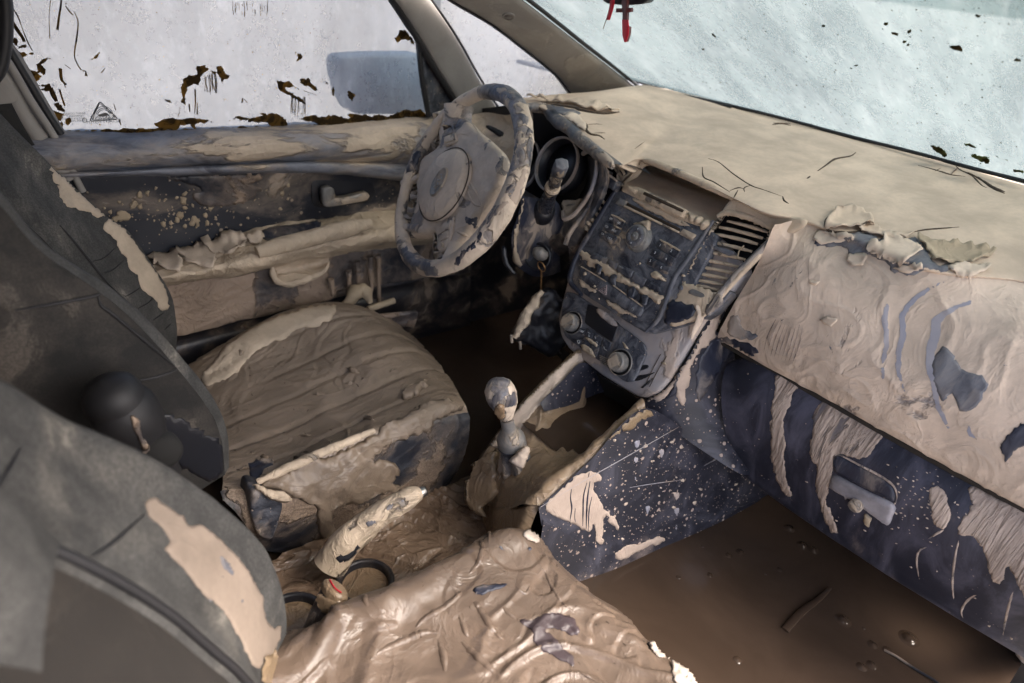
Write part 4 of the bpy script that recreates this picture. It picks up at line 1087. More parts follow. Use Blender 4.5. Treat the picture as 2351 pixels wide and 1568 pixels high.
# right side bezel of the cluster
tube('cluster_bezel', [W(x, y, x=xx) for (x, y), xx in zip([CC(970, 480), CC(1010, 455), CC(1060, 470), CC(1085, 520), CC(1085, 640), CC(1060, 750), CC(1020, 850), CC(960, 940), CC(880, 1030), CC(800, 1062), CC(785, 1000)], [.80, .79, .78, .775, .765, .76, .755, .75, .745, .74, .75])], [.005, .005, .005, .004, .004, .004, .004, .004, .005, .005, .004], M['bezel'], dash, seg=10, steps=60)
surf('cluster_side', [[W(x, y, x=.77) for x, y in [CC(1085, 520), CC(1085, 640), CC(1060, 750), CC(1020, 850), CC(960, 940), CC(880, 1035)]], [W(x, y, x=.85) for x, y in [CC(1000, 500), CC(1000, 640), CC(990, 750), CC(950, 830), CC(900, 920), CC(830, 1000)]]], 8, 30, M['dark'], dash)
film('mud_pool', [CC(785, 900), CC(900, 900), CC(980, 870), CC(960, 940), CC(880, 1030), CC(810, 1055), CC(785, 1000)], M['stack_mud'], on_plane(W(1310, 480, x=.79), (-.6, 0, .8)), dash, h=.008, edge=8, step=5, jit=1.5)
# leathery corner between cluster and stack
tr_ = [[W(x, y, x=xx) for (x, y), xx in zip(a, b)] for a, b in [
    ([CC(1085, 500), CC(1100, 620), CC(1080, 740), CC(1030, 860), CC(960, 960), CC(860, 1050), CC(740, 1100)], [.775]*7),
    ([CC(1110, 500), CC(1140, 660), CC(1120, 780), CC(1070, 900), CC(1000, 1010), CC(900, 1100), CC(760, 1180)], [.755]*7),
    ([CC(1150, 560), CC(1180, 700), CC(1150, 800), CC(1100, 920), CC(1040, 1040), CC(960, 1170), CC(830, 1290)], [.75]*7),
    ([CC(1200, 640), CC(1200, 740), CC(1170, 850), CC(1120, 960), CC(1060, 1100), CC(980, 1250), CC(850, 1500)], [.765]*7)]]
surf('cluster_trim', tr_, 40, 60, M['trim'], dash, dsp(.001, 20, 3))
# far end of the dash behind the wheel, with a small vent
surf('dash_end', [[W(1060, 268, y=.64), W(1110, 258, y=.60), W(1170, 262, y=.5), W(1216, 240, y=.44)], [W(1090, 290, y=.60), W(1130, 288, y=.56), W(1190, 290, y=.48), W(1225, 270, y=.42)], [W(1110, 320, y=.56), W(1140, 330, y=.52), W(1180, 330, y=.46), W(1220, 300, y=.42)], [W(1110, 420, y=.54), W(1140, 420, y=.5), W(1180, 400, y=.46), W(1215, 380, y=.44)]], 30, 40, M['armrest'], dash, dsp(.004, 14, 3))
eh = on_plane(W(1140, 300, y=.53), (-.5, -.5, .6))
film('small_vent', [(1116, 292), (1124, 288), (1160, 306), (1156, 316), (1142, 312)], M['black'], eh, dash, h=.004, edge=2, step=4, jit=.8)

# ================================================================== centre stack
SO, SN = V((.675, 0, .435)), V((-.919, 0, .394)).normalized()
SU = V((.394, 0, .919)).normalized()
def S(p, h=0): return W(p[0], p[1], pl=(SO+SN*h, SN))-SN*h
def SH(h=0): return lambda px, py: (W(px, py, pl=(SO+SN*h, SN)), SN)
stack = thing('center_console', 'centre console with radio, climate panel and slatted vents half buried in mud', 'console', (.70, 0, .45))
CSp = [(120, 700), (70, 900), (45, 1010), (60, 1110), (110, 1190), (300, 1340), (500, 1465), (560, 1478), (640, 1445), (700, 1380), (780, 1240), (860, 1110), (945, 985), (1180, 720), (1000, 500), (600, 400), (240, 470), (170, 600)]
plate('outer_bezel', [S(CS(*p), -.012) for p in CSp], SN, -.05, -.012, M['bezel'], stack, bev=.006, rnd=.25)
blk = [(1413, 424), (1648, 536), (1640, 565), (1580, 680), (1545, 735), (1500, 764), (1478, 762), (1440, 740), (1335, 672), (1312, 650), (1309, 600), (1322, 575)]
radio = plate('radio', [S(p, .004) for p in blk], SN, -.02, .004, M['stack'], stack, bev=.004, rnd=.2)
def bar3(name, pts, r_, h, mat, parent, **k): return tube(name, [S(p, h)+SN*h for p in pts], r_, mat, parent, seg=12, steps=30, **k)
bar3('side_trim', [CR(1850, 775), CR(1700, 1000), CR(1500, 1300), CR(1320, 1568), CH(1150, 700), CH(1000, 855)], [.003, .0045, .005, .0055, .0055, .003], .002, M['bare'], stack)
bar3('side_trim', [CR(570, 330), CR(430, 560), CR(260, 850), CR(60, 1180), CH(230, 200), CH(215, 330), CH(330, 470)], [.004, .006, .006, .006, .006, .006, .004], .003, M['bare_dark'], stack)
def quad(p, c): return [S(c(*a), .005) for a in p]
def btn(name, p, h, mat, parent, c=CR, bev=.0012, h0=.001, rnd=.12): return plate(name, [S(c(*a), h) for a in p], SN, h0, h, mat, parent, bev=bev, rnd=rnd)
def lab(s, p, size, c=CR, h=.0085, mat='mark', parent=None, ang=0):
    o = S(c(*p), h)+SN*h
    ax = V((0, -1, 0)); ax = Matrix.Rotation(ang, 3, SN) @ ax
    return text('legend', s, o, ax, SN.cross(ax), size, M[mat], parent or radio)
LB = []
for nm, p, ls in [('FM', [(470, 690), (672, 790), (622, 880), (420, 780)], (('FM', (478, 752)), ('AM', (582, 808)))), ('CD', [(410, 790), (612, 900), (560, 975), (362, 880)], (('CD', (420, 855)), ('AUX', (520, 908)))), ('TA', [(360, 890), (556, 990), (500, 1090), (310, 985)], (('TA', (365, 952)), ('LIST', (463, 1015))))]:
    btn('radio_button', p, .0075, M['button'], radio)
    for s, q in ls: LB.append(lab(s, q, .0058))
for p, ls in [([(1120, 1030), (1402, 1180), (1342, 1280), (1062, 1112)], (('1', (1135, 1105)), ('2', (1282, 1180)))), ([(1052, 1125), (1332, 1290), (1278, 1385), (990, 1232)], (('3', (1065, 1203)), ('4', (1213, 1287)))), ([(990, 1255), (1272, 1395), (1222, 1500), (945, 1350)], (('5', (1003, 1312)), ('6', (1150, 1398))))]:
    btn('radio_button', p, .0075, M['button'], radio)
    for s, q in ls: LB.append(lab(s, q, .0068))
# mud caught on the upper edges of the keys
for p in [[(480, 685), (560, 715), (675, 780), (665, 800), (560, 742), (478, 700)], [(1130, 1022), (1240, 1070), (1405, 1165), (1395, 1185), (1290, 1130), (1135, 1045)], [(520, 830), (620, 880), (612, 898), (515, 845)]]:
    film('mud_ledge', [CR(*a) for a in p], M['mudlip'], SH(.0078), radio, h=.0008, edge=2, step=3, jit=.8, thick=.001)
# cd slot, silver ends, lower lip
btn('slot_end', [(590, 466), (690, 512), (640, 592), (528, 545)], .010, M['silver'], radio, bev=.002)
btn('slot_end', [(1440, 878), (1605, 955), (1545, 1040), (1378, 950)], .010, M['silver'], radio, bev=.002)
btn('disc_slot', [(685, 525), (1405, 880), (1385, 915), (670, 560)], .0052, M['crack'], radio, bev=.0003)  # no real opening: dark plate paints the shade inside the slot
btn('slot_lip', [(655, 562), (1385, 915), (1372, 940), (640, 590)], .011, M['stack_mud'], radio, bev=.0015)
film('mud_ledge', [CR(*a) for a in [(780, 480), (1000, 545), (1500, 810), (1420, 850), (1200, 750), (900, 600), (800, 530)]], M['stack_mud'], SH(.0045), radio, h=.002, edge=3, step=4, jit=2)
# upper slot in the muddy shelf
btn('shelf_panel', [(640, 290), (870, 330), (1500, 640), (1760, 790), (1640, 850), (1400, 760), (800, 470), (600, 370)], .006, M['stack_mud'], radio, bev=.003, rnd=.2)
btn('slot_frame', [(905, 362), (1500, 630), (1420, 740), (835, 465)], .012, M['stack_mud'], radio, bev=.003)
btn('upper_slot', [(925, 385), (1455, 632), (1430, 668), (900, 425)], .0124, M['crack'], radio, bev=.0003)  # slot depth is painted too, a dark plate for its shade
btn('radio_button', [(705, 305), (822, 365), (780, 412), (660, 352)], .012, M['stack_mud'], radio, bev=.003)
for q in ((1560, 740), (1640, 770), (1720, 820)):
    q2 = S(CR(*q), .008)+SN*.006
    lathe('mud_lump', [(0, .007), (.006, .005), (.0085, 0), (.008, -.004)], q2, SN, M['stack_mud'], radio, seg=14, disp=lambda p: .003*fbm(p, 90, 2))
# big knob
kc = S(CR(875, 1015), 0)+SN*.004
kn = lathe('volume_knob', [(.0265, 0), (.0262, .003), (.0225, .0035), (.0222, .014), (.0205, .0165), (.0188, .0165)], kc, SN, M['silver'], stack, seg=60)
lathe('knob_face', [(.0188, .0155), (.0185, .0167), (.0095, .0172), (.009, .0160)], kc, SN, M['bare'], kn, seg=48)
lathe('knob_button', [(0, .0195), (.005, .0190), (.0078, .017), (.0080, .0155)], kc, SN, M['silver'], kn, seg=32)
a_, b_ = V((0, -1, 0)), SU
mk = []
for k in range(5):
    t = k*1.2566+.5
    mk.append(tube('l', [kc+SN*.0172+(a_*math.cos(t)+b_*math.sin(t))*r_ for r_ in (.0095, .0185)], .0003, M['crack'], kn, seg=4))
join_meshes('knob_gaps', mk)
for t, s in ((1.57, '\u25b2'), (-1.57, '\u25bc'), (0, '>'), (3.14, '<')):
    p = kc+SN*.0176+(a_*math.cos(t)+b_*math.sin(t))*.0140
    if s in '\u25b2\u25bc':
        sg = 1 if t > 0 else -1
        mesh('arrow_mark', [p+a_*.0016-b_*.0012*sg, p-a_*.0016-b_*.0012*sg, p+b_*.0018*sg], [(0, 1, 2)], M['mark'], kn, smooth=False)
    else: text('legend', s, p, a_, b_, .005, M['mark'], kn)
text('legend', 'OK', kc+SN*.0197, a_, b_, .0045, M['markdim'], kn)
rb = []
for k in range(60):
    t = 2*math.pi*k/60
    d = a_*math.cos(t)+b_*math.sin(t)
    rb.append(tube('r', [kc+SN*.006+d*.0223, kc+SN*.014+d*.0223], .0004, M['silver'], kn, seg=4))
join_meshes('knob_ribs', rb)
film('mud_ledge', [CR(*a) for a in [(780, 820), (900, 780), (1000, 770), (1005, 900), (990, 1000), (960, 900), (900, 840)]], M['mudlip'], SH(.006), radio, h=.005, edge=4, step=4, jit=1.5)
# lower key row and ledge of mud
for p in [[(445, 20), (610, 90), (575, 150), (410, 80)], [(620, 95), (715, 140), (680, 205), (585, 155)], [(725, 145), (870, 215), (840, 290), (690, 212)], [(880, 222), (1010, 300), (975, 370), (850, 298)], [(1020, 305), (1150, 385), (1150, 440), (985, 378)]]:
    btn('radio_button', p, .009, M['stack'], radio, c=CH)
LB += [lab('AST', (578, 78), .005, CH, .0095, 'markdim'), lab('INFO', (738, 178), .005, CH, .0095, 'markdim')]
film('mud_ledge', [CH(*a) for a in [(320, 15), (400, 30), (450, 90), (560, 120), (700, 215), (870, 330), (1000, 390), (1150, 470), (1190, 505), (1140, 560), (1060, 520), (900, 430), (760, 350), (640, 300), (520, 220), (430, 170), (340, 90)]], M['stack_mud'], SH(.005), radio, h=.0035, edge=4, step=4, jit=4, rough=.003)
for i, q in enumerate([(660, 310), (500, 200), (850, 440), (980, 520)]):
    film('plastic_drip', [CH(q[0]-35, q[1]-40), CH(q[0]+10, q[1]-55), CH(q[0]+45, q[1]-20), CH(q[0]+20, q[1]+60), CH(q[0]-30, q[1]+50)], M['button'], SH(.010), radio, h=.002, edge=2, step=4, jit=2, seed=i)
film('mud_lump', [CH(1060, 240), CH(1120, 225), CH(1190, 290), CH(1220, 330), CH(1140, 310), CH(1070, 290)], M['mudlip'], SH(.006), radio, h=.006, edge=4, step=3, jit=1.5, rough=.004)
hz = btn('hazard_bar', [(320, 165), (580, 322), (962, 580), (972, 622), (930, 692), (880, 680), (600, 500), (310, 300), (292, 250)], .010, M['stack'], radio, c=CH, bev=.002, rnd=.15)
strip_p = [CH(330, 175), CH(450, 250), CH(580, 335)]
bar3('mud_edge', [CH(325, 172), CH(450, 245), CH(585, 330)], .0010, .0105, M['mudlip'], radio)
bar3('mud_edge', [CH(655, 365), CH(800, 470), CH(962, 588)], .0010, .0105, M['mudlip'], radio)
def tri2(c3, k, wd, mat):
    P = [S(CH(*q), .0105)+SN*.0108 for q in c3]
    g_ = sum(P, V((0, 0, 0)))/3
    P = [g_+(p-g_)*k for p in P]; P.append(P[0]); P.append(P[1])
    return tube('hazard_mark', P, wd, mat, radio, seg=5)
pink = plain('hazard_print', (.55, .42, .42), .5)
join_meshes('hazard_mark', [tri2([(592, 372), (585, 470), (512, 425)], 1, .0006, pink), tri2([(592, 372), (585, 470), (512, 425)], .5, .0006, pink)])
lk = S(CH(862, 618), .0105)+SN*.0108
join_meshes('lock_mark', [tube('l', [lk+a_*.0018*math.cos(t)+b_*(.0012+.0026*math.sin(t)) for t in [math.pi*i/8 for i in range(9)]], .0003, M['markdim'], radio, seg=4), tube('l', [lk+a_*x+b_*y for x, y in ((-.0025, .0012), (.0025, .0012), (.0025, -.0025), (-.0025, -.0025), (-.0025, .0012))], .0003, M['markdim'], radio, seg=4)])
for q, r_ in (((365, 248), 20), ((468, 378), 14), ((487, 408), 8), ((940, 142), 13), ((512, 510), 9)):
    film('mud_spot', blob_poly(*CH(*q), r_*.22, r_*.22), M['mudlip'], SH(.0102), radio, h=.0012, edge=2, step=2, jit=.2)
# curtain of mud drips under the hazard bar
film('mud_fringe', [CH(*a) for a in [(590, 515), (700, 570), (800, 640), (900, 690), (900, 712), (860, 700), (830, 680), (760, 670), (720, 650), (650, 600), (600, 560)]], M['stack_mud'], SH(.006), radio, h=.001, edge=1, step=3, jit=3)
film('mud_fringe', [CH(*a) for a in [(300, 300), (400, 360), (480, 420), (470, 450), (400, 410), (330, 370)]], M['stack_mud'], SH(.006), radio, h=.001, edge=1, step=3, jit=3)
# hollow above the radio: shelf with brow
ROWS = []
for (h, L_, R_) in [(.004, (1425, 427), (1642, 527)), (-.030, (1438, 406), (1660, 499)), (-.085, (1456, 388), (1680, 474)), (-.13, (1474, 378), (1690, 462)), (-.14, (1478, 355), (1692, 440))]:
    ROWS.append([W(L_[0]+(R_[0]-L_[0])*t, L_[1]+(R_[1]-L_[1])*t+3*math.sin(math.pi*t), pl=(SO+SN*h, SN)) for t in (0, .25, .5, .75, 1)])
surf('storage_hollow', ROWS, 40, 50, M['dash_top'], stack, dsp(.002, 20, 3))
surf('hollow_side', [[W(x, y, pl=(SO, SN)) for x, y in [(1690, 458), (1665, 497), (1645, 527)]], [W(x, y, pl=(SO-SN*.05, SN)) for x, y in [(1686, 455), (1660, 500), (1640, 530)]]], 6, 10, M['dash_top'], stack)
surf('hollow_side', [[W(x, y, pl=(SO+SN*.004, SN)) for x, y in [(1478, 366), (1450, 400), (1420, 430)]], [W(x, y, pl=(SO-SN*.05, SN)) for x, y in [(1484, 362), (1460, 398), (1428, 432)]]], 6, 10, M['dash_top'], stack)
tube('hollow_brow', [W(x, y, pl=(SO+SN*.004, SN)) for x, y in [(1478, 367), (1500, 373), (1540, 389), (1600, 415), (1650, 438), (1684, 456)]], [.003, .0065, .0068, .0068, .0065, .004], M['stack_mud'], stack, seg=12, steps=40, disp=lambda p: .001*fbm(p, 60, 2))
# housing round the right vent
vent = [(1020, 395), (1070, 385), (1200, 425), (1318, 480), (1300, 540), (1220, 640), (1130, 740), (1040, 835), (990, 850), (880, 815), (795, 790), (860, 670), (940, 520), (985, 440)]
hs = film('vent_housing', [(1645, 505), (1690, 452), (1765, 486), (1850, 503), (1838, 528), (1780, 548), (1768, 560), (1740, 600), (1700, 640), (1655, 690), (1620, 726), (1580, 742), (1540, 748), (1545, 700), (1590, 600), (1620, 545)], M['stack_mud'], SH(.001), stack, h=.004, edge=5, step=6, jit=.6, hole=[[CS(*p) for p in vent]], thick=.006, rough=.002)
rv = plate('right_vent', [S(CS(*p), -.03) for p in [(p[0]+(1040-p[0])*-.08, p[1]+(620-p[1])*-.08) for p in vent]], SN, -.045, -.03, M['black'], stack, bev=.002)
SL = [((1058, 425), (1305, 492)), ((1012, 460), (1270, 527)), ((985, 502), (1240, 562)), ((948, 548), (1205, 606)), ((900, 600), (1165, 655)), ((872, 650), (1128, 698)), ((850, 692), (1092, 735)), ((832, 732), (1062, 772)), ((815, 770), (1032, 806)), ((800, 800), (1005, 838))]
for a, b in SL:
    p, q = S(CS(*a), -.006)-SN*.006, S(CS(*b), -.006)-SN*.006
    m_ = (p+q)/2
    tube('vent_slat', [p, p.lerp(q, .3)+SU*.001, p.lerp(q, .7)+SU*.001, q], [.0022, .0030, .0030, .0022], M['stack_mud'], rv, seg=10, steps=12, disp=lambda p: .0008*fbm(p, 80, 2))
    surf('slat_blade', [[p, q], [p-SN*.018+SU*.003, q-SN*.018+SU*.003]], 2, 4, M['dark'], rv, thick=.0015)
plate('vent_tab', [S(CS(*p), .002) for p in [(980, 572), (1020, 580), (1098, 605), (1100, 622), (1060, 630), (975, 590)]], SN, -.008, .003, M['bare'], rv, bev=.002)
tube('mud_string', [S(CS(*p), .003)+SN*.003 for p in [(1158, 570), (1130, 600), (1120, 640), (1118, 650)]], .0012, M['flake_dark'], rv, seg=6, steps=10)
bar3('vent_frame', [CS(1335, 520), CS(1290, 570), CS(1200, 660), CS(1110, 745), CS(1050, 820), CS(1000, 890), CS(950, 985)], [.004, .006, .006, .006, .006, .006, .003], .001, M['bare'], stack)
bar3('mud_rim', [CS(1000, 395), CS(1060, 372), CS(1150, 390), CS(1250, 425), CS(1325, 470)], [.004, .0055, .0055, .005, .004], .002, M['stack_mud'], stack)
plate('vent_wheel', [S(CS(*p), .006) for p in [(822, 840), (850, 825), (930, 860), (935, 880), (900, 885), (825, 858)]], SN, -.004, .007, M['silver'], stack, bev=.003, rnd=.3)
q = S(CS(788, 825), .002)
sw = lathe('screw_head', [(0, .0015), (.0045, .0015), (.005, 0)], q+SN*.005, SN, M['bare'], stack, seg=18)
film('bare_patch', [CS(*a) for a in [(720, 900), (860, 930), (860, 980), (790, 1020), (700, 1040), (690, 980)]], M['bare_dark'], SH(.006), stack, h=.002, edge=2, step=5, jit=4)
film('bare_patch', [CS(*a) for a in [(1010, 850), (1030, 900), (980, 960), (940, 990), (930, 940)]], M['bare_dark'], SH(.006), stack, h=.002, edge=2, step=5, jit=4)
plate('lower_wing', [S(CS(*p), -.004) for p in [(690, 900), (880, 930), (960, 930), (1060, 830), (1085, 850), (990, 960), (930, 1000), (800, 1050), (640, 1090), (600, 1095), (640, 1000)]], SN, -.03, -.003, M['stack'], stack, bev=.003)
tube('mud_run', [S(CS(*p), .001)+SN*.001 for p in [(890, 930), (900, 980), (880, 1040), (858, 1090), (845, 1130)]], [.008, .0075, .006, .005, .002], M['dash_face'], stack, seg=12, steps=30, disp=lambda p: .002*fbm(p, 60, 2), flat=(1, .5))
# left vent: slats, trim, two square keys
lv = plate('left_vent', [S(CR(*p), -.03) for p in [(250, 330), (620, 200), (500, 480), (200, 1000), (60, 960), (130, 700)]], SN, -.04, -.03, M['black'], stack)
for a, b in [((322, 440), (392, 552)), ((276, 510), (345, 628)), ((232, 592), (302, 712)), ((190, 680), (252, 795)), ((160, 765), (218, 860)), ((138, 850), (185, 915))]:
    p, q = S(CR(*a), 0), S(CR(*b), 0)
    tube('vent_slat', [p-SN*.002, p.lerp(q, .5)+SN*.003, q-SN*.002], [.003, .0036, .0032], M['stack_mud'], lv, seg=10, steps=10)
tube('trim_bar', [S(CR(*p), .004)+SN*.004 for p in [(350, 260), (260, 440), (180, 600), (60, 760), (-80, 960), (-130, 1100)]], .005, M['trim'], stack, seg=10, steps=30)
btn('square_key', [(340, 60), (425, 92), (352, 252), (266, 205)], .014, M['button'], stack, bev=.003, h0=-.01)
btn('square_key', [(440, 150), (568, 235), (500, 372), (370, 298)], .020, M['button'], stack, bev=.003, h0=-.01)
film('mud_ledge', [CR(*a) for a in [(445, 145), (570, 232), (560, 262), (450, 180)]], M['pale_patch'], SH(.0205), stack, h=.002, edge=1, step=3, jit=.5)
lathe('vent_ball', [(0, .009), (.006, .006), (.0075, 0), (.005, -.006)], S(CR(372, 392), .006)+SN*.006, SN, M['silver'], stack, seg=20)
surf('stack_shoulder', [[W(x, y, pl=(SO-SN*.002, SN)) for x, y in [CR(880, 0), CR(700, 60), CR(560, 150), CR(560, 280)]], [W(x, y, pl=(SO-SN*.012, SN)) for x, y in [CR(950, 20), CR(830, 180), CR(700, 260), CR(590, 340)]], ], 8, 20, M['stack_mud'], stack, dsp(.001, 30, 2), thick=.01)
surf('stack_shoulder', [[W(x, y, pl=(SO-SN*.004, SN)) for x, y in [CR(400, -60), CR(480, 40), CR(560, 150), CR(620, 240)]], [W(x, y, pl=(SO-SN*.0, SN)) for x, y in [CR(560, -60), CR(640, -10), CR(740, 20), CR(800, 90)]], [W(x, y, pl=(SO-SN*.01, SN)) for x, y in [CR(700, -90), CR(800, -60), CR(900, -20), CR(930, 20)]]], 16, 20, M['stack_mud'], stack, dsp(.002, 30, 2), thick=.01)
film('small_vent', [CR(*a) for a in [(600, 40), (650, 40), (700, 110), (690, 160), (640, 180), (590, 100)]], M['black'], SH(.003), stack, h=.002, edge=1, step=3, jit=.6)
tube('vent_slat', [S(CR(*p), .004)+SN*.005 for p in [(600, 70), (640, 110), (665, 165)]], .0028, M['stack_mud'], stack, seg=8, steps=6)
# climate panel
hv = [(165, 430), (128, 540), (112, 720), (150, 900), (300, 1012), (560, 1192), (740, 1350), (800, 1380), (865, 1370), (915, 1285), (962, 1170), (1002, 1080), (985, 990), (880, 900), (700, 770), (450, 580), (260, 450)]
clim = plate('climate_panel', [S(CH(*p), -.006) for p in hv], SN, -.02, -.006, M['stack'], stack, bev=.002, rnd=.2)
def dial(cx, cy, R_, r_, txt, col):
    c_ = S(CH(cx, cy), -.006)-SN*.006
    d_ = lathe('climate_dial', [(R_, 0), (R_, .0022), (R_-.0015, .0025), (R_-.002, -.002), (r_*.8, -.002), (r_*1.08, .001), (r_*1.06, .006), (r_, .0165), (r_*.93, .0185), (r_*.86, .0187)], c_, SN, M['silver'], stack, seg=56)
    lathe('dial_gap', [(R_-.0018, .0008), (r_*1.05, .0008)], c_, SN, M['black'], d_, seg=40)
    lathe('dial_cap', [(0, .0178), (r_*.8, .0178), (r_*.86, .0186), (r_*.87, .016)], c_, SN, M[col], d_, seg=40)
    text('legend', txt, c_+SN*.0182-SU*r_*.4, a_, b_, .0062, M['markdim'], d_)
    rb = []
    for k in range(48):
        t = 2*math.pi*k/48
        d = a_*math.cos(t)+b_*math.sin(t)
        rb.append(tube('r', [c_+SN*.005+d*r_*1.06, c_+SN*.0155+d*r_*1.005], .00035, M['silver'], d_, seg=4))
    join_meshes('dial_ribs', rb)
    arc = [tube('a', [c_+SN*.0183+(a_*math.cos(t)+b_*math.sin(t))*r_*.62 for t in (s_, s_+.2)], .0005, M['mark'], d_, seg=4) for s_ in [.3+.45*k for k in range(6)]]
    join_meshes('dial_marks', arc)
dial(235, 762, .0235, .0165, 'AUTO', 'bezel')
dial(735, 1175, .0255, .0175, 'A/C', 'silver')
btn('display', [(395, 560), (500, 600), (720, 770), (650, 965), (520, 880), (355, 760)], -.004, M['black'], clim, c=CH, h0=-.008)
film('mud_smudge', [CH(*a) for a in [(500, 605), (600, 660), (700, 760), (690, 800), (580, 740), (490, 650)]], M['bezel'], SH(-.0038), clim, h=.001, edge=2, step=4, jit=1)
def cb(p, nm='climate_button', hh=-.002): btn(nm, p, hh, M['button'], clim, c=CH, h0=-.008, bev=.001)
for p in [[(385, 815), (462, 865), (430, 945), (350, 900)], [(470, 870), (545, 915), (515, 1000), (437, 950)], [(553, 920), (635, 970), (605, 1060), (525, 1005)], [(355, 905), (425, 950), (390, 1050), (310, 1000)], [(432, 958), (512, 1008), (480, 1120), (400, 1060)], [(305, 810), (370, 830), (345, 890), (300, 870)], [(262, 920), (345, 940), (320, 1000), (260, 960)]]: cb(p)
for k in range(5):
    tube('grille_bar', [S(CH(520+k*3-2, 1100+k*19), -.003)-SN*.002, S(CH(600+k*1, 1140+k*19), -.003)-SN*.002], .0009, M['silver'], clim, seg=5)
def cl(s, p, z=.005, m_='mark'): text('legend', s, S(CH(*p), -.0015)-SN*.0015, a_, b_, z, M[m_], clim)
cl('OFF', (328, 850), .006)
def squig(pts): tube('pictogram', [S(CH(*p), -.0015)-SN*.0012 for p in pts], .00045, M['mark'], clim, seg=4)
for pts in [[(395, 860), (420, 872)], [(405, 885), (412, 910), (398, 905)], [(480, 955), (500, 965), (495, 985), (480, 980)], [(560, 1010), (575, 1040), (590, 1045)], [(285, 945), (300, 940), (312, 960), (300, 978), (288, 968), (285, 945)], [(480, 930), (470, 905)]]: squig(pts)
film('mud_patch', [CH(*a) for a in [(340, 990), (400, 1010), (480, 1120), (400, 1080), (330, 1030)]], M['mudlip'], SH(-.0015), clim, h=.001, edge=2, step=4, jit=1.5)
film('mud_patch', [CH(*a) for a in [(370, 905), (430, 930), (500, 990), (490, 1010), (440, 985), (380, 940)]], M['mudlip'], SH(-.0015), clim, h=.001, edge=2, step=4, jit=1.5)
film('mud_patch', [CH(*a) for a in [(760, 955), (800, 1000), (825, 1035), (790, 1030), (765, 1000)]], M['mudlip'], SH(-.0055), clim, h=.001, edge=2, step=4, jit=1)
# torn slits in the bezel corner
for p in [[(945, 1215), (1000, 1200), (1035, 1215), (1000, 1245), (930, 1260)], [(860, 1345), (940, 1310), (1040, 1290), (1095, 1275), (1030, 1320), (930, 1365), (870, 1362)], [(945, 1440), (980, 1410), (1040, 1360), (1020, 1400), (970, 1445)]]:
    film('bezel_slit', [CH(*a) for a in p], M['black'], SH(-.0115), stack, h=.0006, edge=1, step=3, jit=.6)
for p in [[(1155, 1090), (1080, 1230), (1000, 1400)], [(1215, 1110), (1120, 1270), (1040, 1430)], [(1070, 1340), (1020, 1410)]]:
    tube('scratch', [S(CH(*a), -.011)-SN*.0110 for a in p], .0006, M['crack'], stack, seg=5, steps=10)
film('mud_spot', blob_poly(*CH(1190, 1185), 7, 4, .6), M['mudlip'], SH(-.0115), stack, h=.002, edge=3, step=2, jit=.3)

# trim between stack and glovebox
T0 = [W(x, y, pl=(SO-SN*.022, SN)) for x, y in [(1640, 700), (1612, 760), (1580, 820), (1550, 868), (1518, 902), (1470, 932)]]
T3 = [W(x, y, x=.79) for x, y in [(1652, 765), (1650, 830), (1654, 900), (1662, 960), (1680, 1025), (1708, 1090)]]
T1 = [a.lerp(b, .35)+V((-.006, 0, 0)) for a, b in zip(T0, T3)]
T2 = [a.lerp(b, .7)+V((-.008, 0, 0)) for a, b in zip(T0, T3)]
sd_ = surf('side_trim_panel', [[p+V((.05, 0, 0)) for p in T0], T0, T1, T2, T3, [p+V((.05, 0, 0)) for p in T3]], 60, 90, M['side_panel'], dash, dsp(.001, 12, 2))
sh_ = on_objs(sd_)
film('mud_sheet', [CS(*a) for a in [(990, 960), (1020, 1000), (1000, 1100), (900, 1200), (850, 1280), (830, 1400), (790, 1520), (760, 1500), (750, 1420), (690, 1480), (640, 1500), (560, 1490), (640, 1450), (720, 1370), (800, 1240), (900, 1080)]], M['rag'], on_objs(sd_, face), dash, h=.0015, edge=2, step=6, jit=4)
film('bare_patch', [CS(*a) for a in [(775, 1290), (782, 1340), (760, 1400), (762, 1440), (720, 1480), (670, 1490), (710, 1450), (740, 1380)]], M['bare_dark'], on_objs(sd_), dash, h=.0028, edge=1, step=4, jit=2)
bp_ = film('bare_patch', [CS(*a) for a in [(1080, 990), (1130, 1000), (1150, 1060), (1240, 1110), (1200, 1130), (1100, 1120), (1060, 1080)]], M['bare'], on_objs(sd_, face), dash, h=.0008, edge=1, step=5, jit=4)
film('bare_patch', [CS(*a) for a in [(985, 1130), (1100, 1130), (1240, 1190), (1200, 1230), (1080, 1230), (1020, 1310), (960, 1400), (880, 1500), (880, 1300), (920, 1200)]], M['bare_dark'], on_objs(sd_, face), dash, h=.0006, edge=1, step=7, jit=4)

# ================================================================== steering wheel
WC, WN = V((.535, .321, .684)), V((-.872, .146, .467)).normalized()
sw_ = thing('steering_wheel', 'muddy steering wheel turned sideways with hand prints wiped through the mud on its rim', 'steering wheel', WC)
wa = V((0, 0, 1)).cross(WN).normalized(); wb = WN.cross(wa)
def WP(p, h=0): return W(p[0], p[1], pl=(WC+WN*h, WN))
vs = []; fs = []
NR, NS = 180, 22
for i in range(NR):
    t = 2*math.pi*i/NR
    e = wa*math.cos(t)+wb*math.sin(t)
    fat = .0142+.0030*math.cos(t)+.0008*math.cos(4*t+.6)
    for k in range(NS):
        s = 2*math.pi*k/NS
        nn = e*math.cos(s)+WN*math.sin(s)
        p = WC+e*.174+nn*fat*(1 if math.sin(s) > 0 else 1.08)
        vs.append(p+nn*(.0014*fbm(p, 28, 3)+.0008*max(0, 1-abs(noise.noise(p*55))*5)))
for i in range(NR):
    for k in range(NS):
        a = i*NS+k; b = i*NS+(k+1) % NS; c_ = ((i+1) % NR)*NS+(k+1) % NS; d = ((i+1) % NR)*NS+k
        fs.append((a, b, c_, d))
